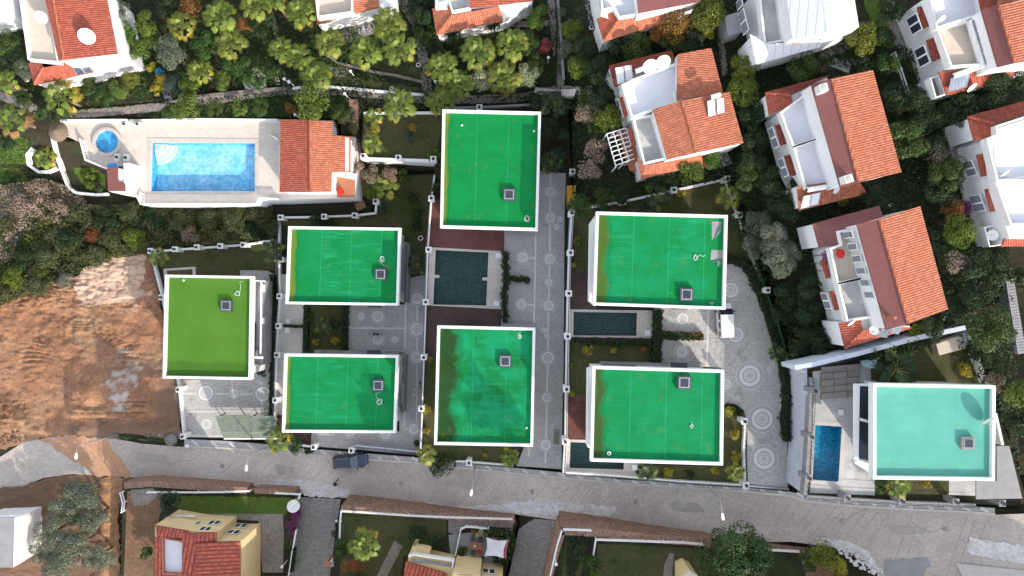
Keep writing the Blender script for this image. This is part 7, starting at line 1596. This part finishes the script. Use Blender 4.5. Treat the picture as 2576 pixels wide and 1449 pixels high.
# ============================================================ vehicles
def body_mesh(prof, hw, taper=.9, inset=.0):
    """side profile (x, z_top, half width factor) lofted over the length"""
    mb = MB(); rings = []
    for x, zt, wf in prof:
        w = hw * wf; rings.append([(x, -w, .32), (x, -w * 1.0, zt * .62), (x, -w * taper, zt), (x, w * taper, zt), (x, w, zt * .62), (x, w, .32)])
    for i in range(len(rings) - 1):
        for k in range(6): mb.face([rings[i][k], rings[i][(k + 1) % 6], rings[i + 1][(k + 1) % 6], rings[i + 1][k]][::-1])
    mb.face(rings[0]); mb.face(rings[-1][::-1]); return mb
def place(root, loc, rz):
    root.location = loc; root.rotation_euler = (0, 0, rz)
def quad4(mb, p): mb.slab(p, .02); return mb
def wheels(t, xs, hw, r=.34):
    for x in xs:
        for s_ in (-1, 1):
            w = MB().tube([(x, s_ * (hw - .12), r), (x, s_ * (hw + .02), r)], r, 16).build('wheel', black, t); MB().tube([(x, s_ * (hw - .0), r), (x, s_ * (hw + .03), r)], r * .6, 12).build('rim', steel, w)
carpaint = mat('slate_blue_paint', (.035, .052, .095), (.03, .045, .085), 2, .25, metal=.2, spec=.6); vanpaint = mat('white_car_paint', (.72, .73, .75), None, 2, .25, spec=.5)
x, y, z = G3(881, 1161, .9, gnat); z -= .9; hw = .93
t = thing('parked_car', 'dark blue estate car parked at the kerb', 'car')
body_mesh([(-2.34, .66, .62), (-2.27, .86, .80), (-2.1, .98, .92), (-1.6, 1.0, 1), (0, 1.0, 1), (1.0, .98, 1), (1.6, .92, .98), (1.95, .84, .91), (2.15, .77, .80), (2.27, .70, .66), (2.34, .60, .45)], hw, .88).build('body', carpaint, t)
cab = MB(); lo = [(-2.12, .80), (-1.2, .84), (.3, .84), (1.02, .80)]; hi = [(-1.74, .60), (-1.2, .64), (-.1, .65), (.12, .62)]
for s_ in (-1, 1):
    for i in range(3): f = [(lo[i][0], s_ * lo[i][1], .99), (lo[i + 1][0], s_ * lo[i + 1][1], .99), (hi[i + 1][0], s_ * hi[i + 1][1], 1.50), (hi[i][0], s_ * hi[i][1], 1.50)]; cab.face(f if s_ < 0 else f[::-1])
cab.face([(lo[0][0], -lo[0][1], .99), (hi[0][0], -hi[0][1], 1.5), (hi[0][0], hi[0][1], 1.5), (lo[0][0], lo[0][1], .99)]); cab.face([(lo[3][0], lo[3][1], .99), (hi[3][0], hi[3][1], 1.5), (hi[3][0], -hi[3][1], 1.5), (lo[3][0], -lo[3][1], .99)])
cab.build('side_windows', glass_d, t)
MB().prism([(-1.76, -.62), (.14, -.63), (.14, .63), (-1.76, .62)], 1.49, 1.54).build('car_roof', carpaint, t)
quad4(MB(), [(1.04, -.76, 1.0), (1.04, .76, 1.0), (.16, .58, 1.53), (.16, -.58, 1.53)]).build('windscreen', mat('windscreen_tint', (.02, .06, .085), None, 2, .05, spec=.9), t); quad4(MB(), [(-2.16, -.74, .99), (-2.16, .74, .99), (-1.76, .56, 1.53), (-1.76, -.56, 1.53)]).build('rear_window', glass_d, t)
for s_ in (-1, 1):
    MB().box(.95, s_ * 1.0, .95, .2, .18, .14).build('mirror', carpaint, t); MB().box(2.05, s_ * .60, .62, .25, .28, .14).build('headlight', white_trim, t); MB().box(-2.28, s_ * .62, .72, .12, .3, .16).build('tail_light', redpaint, t); MB().tube([(-1.7, s_ * .60, 1.56), (-.1, s_ * .62, 1.58)], .022, 5).build('roof_rail', steel, t)
    for q in (-.9, .2): MB().box(q, s_ * .94, .82, .2, .03, .03).build('door_handle', steel, t)
wheels(t, (-1.4, 1.45), hw); MB().box(-2.33, 0, .55, .03, .5, .12).build('number_plate', white_trim, t); place(t, (x, y, z + .12), R(5))
x, y = W(1826, 806, LD + 1.2); t = thing('parked_van', 'white passenger van parked beside the emerald roof', 'van'); hw = .92
body_mesh([(-2.1, 1.0, .86), (-2.02, 1.15, .96), (-1.0, 1.15, 1), (1.0, 1.15, 1), (1.35, 1.12, .98), (1.75, .98, .93), (1.98, .86, .82), (2.1, .72, .60)], hw, .92).build('body', vanpaint, t)
MB().mass([(-2.0, -.76, 1.80), (.72, -.76, 1.80), (.72, .76, 1.80), (-2.0, .76, 1.80)], 1.55).build('van_roof', vanpaint, t); cab = MB()
for s_ in (-1, 1): f = [(-2.06, s_ * .86, 1.13), (1.30, s_ * .86, 1.13), (.74, s_ * .77, 1.72), (-2.0, s_ * .77, 1.72)]; cab.face(f if s_ < 0 else f[::-1])
cab.face([(-2.06, -.86, 1.13), (-2.0, -.77, 1.72), (-2.0, .77, 1.72), (-2.06, .86, 1.13)]); cab.build('upper_body', vanpaint, t)
quad4(MB(), [(1.38, -.82, 1.14), (1.38, .82, 1.14), (.72, .70, 1.79), (.72, -.70, 1.79)]).build('windscreen', glass_d, t)
for s_ in (-1, 1):
    for a, b in ((.95, .1), (-.15, -.95), (-1.15, -1.8)): quad4(MB(), [(a + (.12 if a > .5 else 0), s_ * .865, 1.20), (b, s_ * .865, 1.20), (b, s_ * .795, 1.62), (a - .1, s_ * .795, 1.62)]).build('side_window', glass_d, t)
    MB().box(1.05, s_ * 1.03, 1.1, .14, .2, .2).build('mirror', black, t); MB().box(1.92, s_ * .62, .72, .25, .28, .2).build('headlight', steel, t); MB().box(-2.08, s_ * .82, .85, .08, .14, .5).build('tail_light', redpaint, t)
wheels(t, (-1.35, 1.3), hw, .32); MB().box(1.98, 0, .45, .2, 1.3, .2).build('bumper', black, t); place(t, (x, y, LD + .03), R(92))
# scooter
x, y = W(944, 840, LB + .7); t = thing('motor_scooter', 'black and white scooter parked on the courtyard medallion', 'scooter')
MB().ball((-.30, 0, .62), .36, 14, 8, .55, 1.35, .52).build('rear_body', white_trim, t, smooth=True); MB().ball((-.30, 0, .80), .30, 14, 6, .30, 1.35, .50).build('seat', black, t, smooth=True)
MB().box(.15, 0, .25, .55, .32, .10).build('footboard', black, t); MB().prism([(.38, -.26), (.60, -.16), (.66, 0), (.60, .16), (.38, .26), (.42, 0)], .3, 1.0).build('front_shield', white_trim, t)
MB().tube([(.40, -.36, 1.02), (.50, -.1, 1.06), (.50, .1, 1.06), (.40, .36, 1.02)], .025, 6).build('handlebar', black, t); MB().ball((.56, 0, .98), .13, 10, 6).build('headlight', glass_b, t, smooth=True)
for xx in (-.55, .68): w = MB().tube([(xx, -.06, .23), (xx, .06, .23)], .23, 14).build('wheel', black, t); MB().tube([(xx, -.065, .23), (xx, .065, .23)], .12, 10).build('rim', steel, w)
for s_ in (-1, 1): MB().tube([(.46, s_ * .2, 1.05), (.44, s_ * .36, 1.2)], .012, 4).build('mirror', black, t)
place(t, (x, y, LB + .05), R(176))
# ============================================================ the pedestrian
def person(u, v, rz):
    z0 = Z(u, v, 0, gnat) + .1; x, y = W(u, v, z0 + 1.0); t = thing('person', 'person in dark clothes walking across the pale cement patch', 'person')
    J = [(0,0,.95), (0,.0,1.15), (.02,0,1.38), (.04,0,1.50), (.07,0,1.58), (.09,0,1.68), (.08,0,1.77), (.02,.17,1.42), (-.10,.24,1.18), (-.02,.26,.95), (.02,-.17,1.42), (.14,-.24,1.18), (.30,-.24,1.02), (.0,.10,.90), (.22,.11,.52), (.30,.11,.10), (.46,.11,.05), (0,-.10,.90), (-.06,-.11,.48), (-.36,-.11,.16), (-.26,-.11,.05)]
    E = [(0,1), (1,2), (2,3), (3,4), (4,5), (5,6), (2,7), (7,8), (8,9), (2,10), (10,11), (11,12), (0,13), (13,14), (14,15), (15,16), (0,17), (17,18), (18,19), (19,20)]
    rad = [.15,.14,.16,.06,.075,.10,.07,.075,.05,.035,.075,.05,.035,.10,.07,.048,.045,.10,.07,.048,.045]
    for s_, base in ((1, (-.02,.26,.95)), (-1, (.30,-.24,1.02))):
        w = 9 if s_ > 0 else 12
        for k in range(4):
            a = len(J); dx = .018 * (k - 1.5); ln = (.075, .085, .08, .065)[k]
            J += [(base[0] + .02 + dx, base[1], base[2] - .05), (base[0] + .05 + dx, base[1], base[2] - .05 - ln * .6), (base[0] + .04 + dx, base[1] - .01 * s_, base[2] - .05 - ln)]; E += [(w, a), (a, a + 1), (a + 1, a + 2)]; rad += [.012, .010, .008]
        a = len(J); J += [(base[0] + .05, base[1] - .03 * s_, base[2] - .03), (base[0] + .07, base[1] - .045 * s_, base[2] - .07)]; E += [(w, a), (a, a + 1)]; rad += [.012, .010]
    me = bpy.data.meshes.new('body'); me.from_pydata(J, E, []); o = bpy.data.objects.new('body', me); col.objects.link(o); o.parent = t
    md = o.modifiers.new('skin', 'SKIN'); md.use_smooth_shade = True
    for i, r_ in enumerate(rad): sv = me.skin_vertices[0].data[i]; sv.radius = (r_, r_ * (1.15 if i in (1, 2) else 1)); sv.use_root = (i == 0)
    o.modifiers.new('sub', 'SUBSURF').levels = 1; me.materials.append(mat('dark_clothing', (.012, .013, .02), (.02, .02, .028), 6, .85))
    MB().ball((.075, 0, 1.70), .095, 12, 8, 1.15).build('face', mat('skin_tone', (.45, .26, .17), None, 3, .6), t, smooth=True)
    MB().ball((.055, 0, 1.735), .108, 12, 8, 1.0).build('hair', mat('dark_hair', (.018, .012, .01), None, 6, .7), t, smooth=True)
    f = MB(); f.ball((.168, 0, 1.69), .016, 6, 4); f.build('nose', MATS['skin_tone'], t)
    for s_ in (-1, 1): MB().ball((.155, s_ * .035, 1.715), .012, 6, 4).build('eye', black, t); MB().ball((.07, s_ * .10, 1.70), .022, 6, 4).build('ear', MATS['skin_tone'], t)
    MB().box(.38, .11, .0, .28, .10, .07).build('shoe', black, t); MB().box(-.28, -.11, .0, .27, .10, .08).build('shoe', black, t); MB().box(-.12, 0, 1.08, .16, .30, .36).build('shoulder_bag', mat('pale_bag', (.5, .5, .5), None, 3, .8), t)
    place(t, (x, y, z0), rz)
person(843, 1218, R(50))
# ============================================================ garden and street odds and ends
def simple(name, lab, cat, u, v, z, parts):
    x, y = W(u, v, z); t = thing(name, lab, cat, (x, y, z))
    for nm, m, fn in parts: mb = MB(); fn(mb, x, y, z); mb.build(nm, m, t)
    return t
yel = mat('yellow_paint', (.62, .33, .03), (.56, .29, .03), 1.5, .6)
t = thing('yellow_container', 'yellow metal container beside the medallion driveway', 'container', (*W(1438, 487, LA + 2), LA))
P = WP(D(1427,466, 1449,466, 1449,511, 1428,511), LA + 2.1); MB().prism(P, LA, LA + 2.0).build('body', yel, t); MB().prism(quad_in(P, -.03), LA + 2.0, LA + 2.1).build('lid', yel, t)
# shade sails and patio
zs = LS2 + 2.6
def sail(lab, q, m, dz):
    P = [Vector(W(u, v, zs + d) + (zs + d,)) for (u, v), d in zip(q, dz)]; mb = MB(); n = 8; gpt = lambda a, b: P[0] * (1 - a) * (1 - b) + P[1] * a * (1 - b) + P[2] * a * b + P[3] * (1 - a) * b + (sum(P, Vector()) / 4 - (P[0] * (1 - a) * (1 - b) + P[1] * a * (1 - b) + P[2] * a * b + P[3] * (1 - a) * b)) * .16 * (math.sin(math.pi * a) + math.sin(math.pi * b) - 1.2 * math.sin(math.pi * a) * math.sin(math.pi * b)) - Vector((0, 0, .25 * math.sin(math.pi * a) * math.sin(math.pi * b)))
    for i in range(n):
        for j in range(n): mb.face([gpt(i / n, j / n), gpt((i + 1) / n, j / n), gpt((i + 1) / n, (j + 1) / n), gpt(i / n, (j + 1) / n)])
    t = thing('shade_sail', lab, 'sun sail', tuple(P[0])); mb.build('sail_cloth', m, t, smooth=True); pm = MB()
    for p in P: pm.tube([(p.x, p.y, LS2), (p.x, p.y, p.z + .1)], .04, 6)
    pm.build('sail_poles', steel, t)
sail('white square sun sail over the shaded patio', J_(1740,1158, 1895,1180, 1868,1315, 1724,1300), mat('white_canvas', (.74, .73, .78), None, 3, .8), (.2, 0, .2, 0)); sail('pink sun sail showing at the right of the white one', J_(1790,1160, 1910,1178, 1888,1320, 1840,1310), mat('pink_canvas', (.56, .16, .20), None, 3, .8), (-.3, -.4, -.3, -.4))
orw = mat('garden_table_wood', (.30, .15, .08), (.22, .11, .06), 3, .7, pat=('lines', .12, .6, 'X'))
def legs(mb, x, y, z, w, d, h, a=.05):
    for i in (-1, 1):
        for j in (-1, 1): mb.box(x + i * w, y + j * d, z, a, a, h)
simple('garden_table', 'rectangular wooden table on the shaded patio', 'table', *J_(1660,1208)[0], LS2 + .05, [('table_top', orw, lambda m, x, y, z: m.box(x, y, z + .68, 1.55, .95, .06, R(-4))), ('table_legs', orw, lambda m, x, y, z: legs(m, x, y, z, .6, .35, .68)), ('tray', white_trim, lambda m, x, y, z: m.box(x - .1, y, z + .745, .24, .2, .05))])
rat = mat('dark_rattan', (.06, .05, .05), (.10, .09, .08), 8, .8)
for i, (u, v, lab) in enumerate(((1635, 1160, 'dark chair at the upper left side of the wooden table'), (1695, 1168, 'dark chair at the upper right side of the wooden table'), (1640, 1255, 'round chair at the lower left side of the wooden table'), (1690, 1258, 'round chair with red cushion at the lower right of the table'))):
    sgn = 1 if i < 2 else -1
    simple('garden_chair', lab, 'chair', *J_(u, v)[0], LS2 + .05, [('seat', redpaint if i == 3 else rat, lambda m, x, y, z: m.lathe(x, y, [(.01, z + .46), (.26, z + .46), (.26, z + .40), (.01, z + .40)], 12)), ('backrest', rat if i < 3 else orw, lambda m, x, y, z: m.box(x, y + sgn * .26, z + .45, .52, .06, .42)), ('chair_legs', rat, lambda m, x, y, z: legs(m, x, y, z, .2, .2, .42, .04))])
for u, v, lab in ((1549, 1300, 'white bistro table with dark stools at the patio left corner'), (1683, 1312, 'white bistro table with dark stools in the patio middle')):
    simple('bistro_table', lab, 'table', *J_(u, v)[0], LS2 + .05, [('table_top', white_trim, lambda m, x, y, z: m.lathe(x, y, [(.01, z + .74), (.30, z + .74), (.30, z + .70), (.01, z + .70)], 16)), ('table_leg', black, lambda m, x, y, z: m.tube([(x, y, z), (x, y, z + .7)], .03, 6))])
    for k, a in enumerate((20, 160, 270)): 
        x, y = W(*J_(u, v)[0], LS2); q = thing('stool', '%s stool around the bistro table in the patio %s' % (('right hand', 'left hand', 'lower')[k], 'left corner' if u < 1600 else 'middle'), 'stool', (x, y, LS2)); x += .55 * math.cos(R(a)); y += .55 * math.sin(R(a)); MB().lathe(x, y, [(.01, LS2 + .47), (.19, LS2 + .47), (.19, LS2 + .42), (.01, LS2 + .42)], 12).build('seat', black, q); mb = MB(); legs(mb, x, y, LS2 + .05, .12, .12, .38, .03); mb.build('stool_legs', black, q)
simple('terracotta_table', 'round terracotta table beside the block driveway', 'table', *J_(545,1342)[0], LS2 - .5, [('table_top', terracotta, lambda m, x, y, z: m.lathe(x, y, [(.01, z + .7), (.38, z + .7), (.38, z + .62), (.01, z + .6)], 18)), ('pedestal', terracotta, lambda m, x, y, z: m.lathe(x, y, [(.2, z - 2), (.12, z + .6)], 10))])
simple('storage_box', 'pale box next to the round terracotta table', 'box', *J_(578,1350)[0], LS2 - .5, [('box_body', white_trim, lambda m, x, y, z: m.box(x, y, z - 2, .52, .6, 2.5)), ('box_lid', greyslab, lambda m, x, y, z: m.box(x, y, z + .5, .56, .64, .04))])
dish('large white dish beside the purple vine at the block driveway', *J_(280,922)[0], LS1 + .2, .82, 30, 60, 1.6)
# round stone feature
x, y, z = G3(642, 203, 0, g); t = thing('stone_fountain', 'round stone fountain on a small pink patio above the path', 'fountain', (x, y, z)); MB().lathe(x, y, [(1.5, z + .1), (1.5, z + .35), (1.2, z + .35), (1.15, z + .2), (.3, z + .2)], 20).build('basin', travert, t); MB().lathe(x, y, [(.3, z + .1), (.2, z + .9), (.5, z + 1.0), (.45, z + 1.05), (.01, z + .95)], 14).build('bowl', terr_b, t)
sheet('stone_courtyard', A_(1850,640, 1932,620, 2020,650, 2010,700, 1852,705), mat('pink_paving', (.50, .33, .28), (.42, .28, .25), 1, .8, pat=('cells', 2, .3), c3=(.3, .2, .17)), off=.14)
for lab, u, v in (('upper left square planter at the pool terrace entrance', *A_(955,945)[0]), ('upper right square planter at the pool terrace entrance', *A_(1055,945)[0]), ('left planter pillar at the hut entrance', *A_(900,1192)[0]), ('right planter pillar at the hut entrance', *A_(965,1195)[0])):
    simple('square_planter', lab, 'planter', u, v, LP, [('planter_box', white_trim, lambda m, x, y, z: m.box(x, y, z, .55, .55 if v < 330 else .9, .6)), ('planter_plant', LG, lambda m, x, y, z: m.ball((x, y, z + .66), .2, 8, 5))])
for lab, u, v, w, d, h, m in (('red crate on the brick patio corner', 855, 481, .7, .7, .6, redpaint), ('blue tarp bundle by the banana clump', 397, 178, .9, .6, .5, MATS['blue_mat']), ('blue and pink garden toys below the top left house', 293, 227, .9, .7, .5, MATS['blue_mat']), ('weathered wooden crate in the weedy yard above the emerald roof', 906, 517, 1.3, 1.0, .5, MATS['garden_table_wood'])):
    x, y, z = G3(u, v, h, g); z -= h; t = thing('crate' if 'crate' in lab else 'tarp' if 'tarp' in lab else 'toys', lab, lab.split()[1] if 'crate' not in lab else 'crate', (x, y, z)); MB().box(x, y, z, w, d, h, .4).build('box_body', m, t); MB().box(x + .05, y, z + h, w * .7, d * .7, .08, .6).build('folded_cover', m if 'toys' not in lab else mat('pink_plastic', (.6, .1, .2), None, 2, .6), t)
for lab, u, v, L in (('white service hatch right of the square pool, upper', *F_(1830,480)[0], LA), ('white service hatch right of the square pool, lower', *F_(1817,842)[0], LA), ('white service hatch on the travertine terrace above the thin hedge', *F_(242,980)[0], LB), ('white service hatch on the travertine terrace below the thin hedge', *F_(238,1042)[0], LB), ('white service hatch right of the narrow dark pool', *G_(1023,1065)[0], LD), ('white service hatch right of the half hidden pool', *K_(927,630)[0], LD), ('white service hatch above the deep blue pool', *M_(548,215)[0], LV)):
    simple('service_hatch', lab, 'hatch', u, v, L + .05, [('hatch_frame', steel, lambda m, x, y, z: m.box(x, y, z, .75, .75, .03)), ('hatch_lid', white_trim, lambda m, x, y, z: m.box(x, y, z + .03, .66, .66, .02))])
for i, (u, v, lab) in enumerate(((*F_(1362,637)[0], 'white spout block on the left rim of the square pool'), (*F_(1731,656)[0], 'white spout block on the right rim of the square pool'))): simple('pool_spout', lab, 'pool spout', u, v, LA, [('spout_block', travert, lambda m, x, y, z: m.box(x, y, z - .3, .5, .4, .42)), ('spout_lip', travert, lambda m, x, y, z: m.box(x + (.3 if u < 1150 else -.3), y, z - .02, .2, .3, .06))])
# garden pavilion, deck steps and doghouse of the mint villa
t = thing('garden_pavilion', 'beige slab platform at the top of the mint villa garden', 'platform', (*W(2392, 868, LV), LV)); MB().prism(WP(H_(1270,1150, 1475,1075, 1495,1180, 1293,1233), LV + 1.2), LV, LV + 1.2).build('platform_top', terr_b, t); MB().prism(WP(H_(1475,1070, 1490,1060, 1515,1185, 1497,1182), LV + 1.5), LV, LV + 1.5).build('side_wall', blue_wall, t)
t = thing('garden_shed', 'small pale turquoise shed with a pitched roof beside the terrace', 'shed', (*W(2192, 915, LV), LV)); pale = mat('pale_turquoise', (.40, .62, .62), (.36, .56, .57), 2, .7)
MB().prism(WP(H_(745,1290, 818,1265, 818,1335, 748,1322), LV + 1.5), LV, LV + 1.5).build('wall', pale, t); MB().slab([W(*p, LV + k) + (LV + k,) for p, k in zip(H_(690,1275, 785,1258, 818,1262, 745,1290), (1.5, 1.5, 1.8, 1.8))], .06).build('roof', pale, t); MB().slab([W(*p, LV + k) + (LV + k,) for p, k in zip(H_(745,1288, 820,1262, 820,1338, 748,1324), (1.85, 1.85, 1.6, 1.6))], .06).build('roof', pale, t)
t = thing('deck_steps', 'broad beige stepped panels above the deep blue pool', 'steps', (*W(2115, 960, LV), LV)); mb = MB(); panelm = mat('brown_panel', (.30, .26, .235), (.25, .22, .205), 1, .7)
rr = random.Random(4)
for i in range(3):
    for j in range(5):
        u0, u1 = 2066 + i * 33, 2066 + i * 33 + 31.5; v0 = 924 + j * 16.5 - i * 3; zz_ = LV + .12 + .12 * ((i + j) % 3) + rr.uniform(0, .05); mb.prism(WP(D(u0,v0, u1,v0 - 3, u1,v0 + 12, u0,v0 + 15.5), zz_), LV + .03, zz_)
mb.build('step_panels', panelm, t)
# outdoor stairs between the houses on the right
def stairs(lab, a, b, wpx, n, z0, dz):
    t = thing('outdoor_stairs', lab, 'stairs', (*W(*a, z0), z0)); mb = MB(); d = Vector((b[0] - a[0], b[1] - a[1])); s_ = Vector((-d.y, d.x)).normalized() * wpx / 2
    for i in range(n):
        p = Vector(a) + d * i / n; q = Vector(a) + d * (i + .9) / n; z = z0 + dz * i / n; mb.prism(WP([tuple(p + s_), tuple(q + s_), tuple(q - s_), tuple(p - s_)], z), z - 1.5, z)
    mb.build('treads', greyslab, t); rl = MB(); p0, p1 = Vector(a) + s_, Vector(b) + s_; rl.tube([(*W(*p0, z0 + .9), z0 + .9), (*W(*p1, z0 + dz + .9), z0 + dz + .9)], .04, 5); rl.tube([(*W(*a, z0 + .9), z0 + .9), (*W(*a, z0 - .3), z0 - .3)], .03, 4); rl.build('handrail', galv, t)
stairs('grey outdoor stairs between the two right hand houses', (2392, 335), (2420, 425), 22, 16, Z(2400, 380, 0, gnat) + .1, .8); stairs('long stairs with a rail at the right edge above the balcony', (2540, 700), (2572, 890), 20, 26, Z(2550, 790, 0, gnat) + .1, .6); stairs('small dark steps under the right eave of the centre right house', (1820, 385), (1832, 415), 20, 8, Z(1826, 400, 0, gnat) + .1, -.6)
stairs('stone steps beside the rusty tree at the top', (1730, 92), (1765, 88), 20, 7, Z(1745, 90, 0, gnat) + .1, .5); stairs('stone terrace steps above the long orange roof', (2095, 155), (2140, 172), 22, 8, Z(2115, 162, 0, gnat) + .12, .4)
t = thing('balcony', 'white balcony corner cut by the right edge', 'balcony', (*W(2570, 730, 18), 18)); MB().prism(WP(H_(1895,640, 1990,620, 1990,820, 1925,810), 19.5), 16, 19.5).build('balcony_floor', white, t)
# ladder frame, benches, loungers
t = thing('folded_sunshades', 'stack of folded white sunshades by the pool building', 'sunshades', (*W(687, 342, LP), LP)); mb = MB()
for i in range(5): a = B_(100 + i * 12, 1010 + i * 6, 150 + i * 6, 1045 + i * 4); p, q = W(*a[0], LP + .3), W(*a[1], LP + .3); mb.tube([(*p, LP + .15 + .03 * i), (*q, LP + .2 + .03 * i)], .09, 6)
mb.build('folded_cloths', white_trim, t)
x, y = W(*A_(1120,1250)[0], LP)
# stones scattered over the building plot
rs = random.Random(11)
def stones(lab, poly, n, m, smin, smax, seed, off=.1):
    rr = random.Random(seed); mb = MB(); us = [p[0] for p in poly]; ws = [p[1] for p in poly]; k = 0
    while k < n:
        u, v = rr.uniform(min(us), max(us)), rr.uniform(min(ws), max(ws))
        if not inside(u, v, poly): continue
        k += 1; x, y, z = G3(u, v, 0, gnat); s_ = rr.uniform(smin, smax) * (1.8 if rr.random() < .1 else 1); mb.ball((x, y, z + off), s_, 5, 3, rr.uniform(.5, .8), rr.uniform(.8, 1.3), rr.uniform(.7, 1.2))
    o = mb.build('rubble', m); tag(o, lab, 'rubble', None, 'stuff')
rubm = mat('pale_rubble', (.55, .48, .42), (.38, .28, .22), 5, .9)
stones('pale stones strewn over the edge of the orange building plot', D(200,680, 330,620, 400,690, 430,880, 460,1090, 400,1100, 390,900, 330,760, 200,760), 420, rubm, .05, .16, 1); stones('scattered small stones on the orange building plot', D(-20,800, 200,740, 400,780, 420,1080, 60,1100, -20,1120), 260, rubm, .03, .09, 2)
stones('clods of brown earth at the edge of the building plot', D(-20,960, 110,1060, 60,1110, -20,1130), 260, dirt2, .10, .30, 3, .05); stones('stones at the foot of the dark earth bank by the street', D(190,1050, 460,1060, 460,1100, 300,1096, 200,1076), 220, greyearth, .06, .2, 4); stones('broken stones in the brown garden trench', D(270,1240, 430,1240, 380,1449, 260,1449), 300, dirt2, .05, .18, 5)
stones('rubble along the cement kerb at the bottom of the street', D(2060,1356, 2120,1366, 2200,1420, 2230,1440, 2180,1440, 2100,1384), 120, cement, .08, .25, 6)
tag(MB().ball(Vector(G3(430,1106, .3, gnat)), .9, 10, 6, .5).build('boulder', greyearth), 'large pale boulder on the grassy verge by the street', 'boulder')
tag(MB().ball(Vector(G3(471,1122, .2, gnat)), .3, 10, 6, .6).build('boulder', white_trim), 'small white painted stone at the street corner of the lime villa', 'boulder')
for x0 in ((1050, 600), ): pass
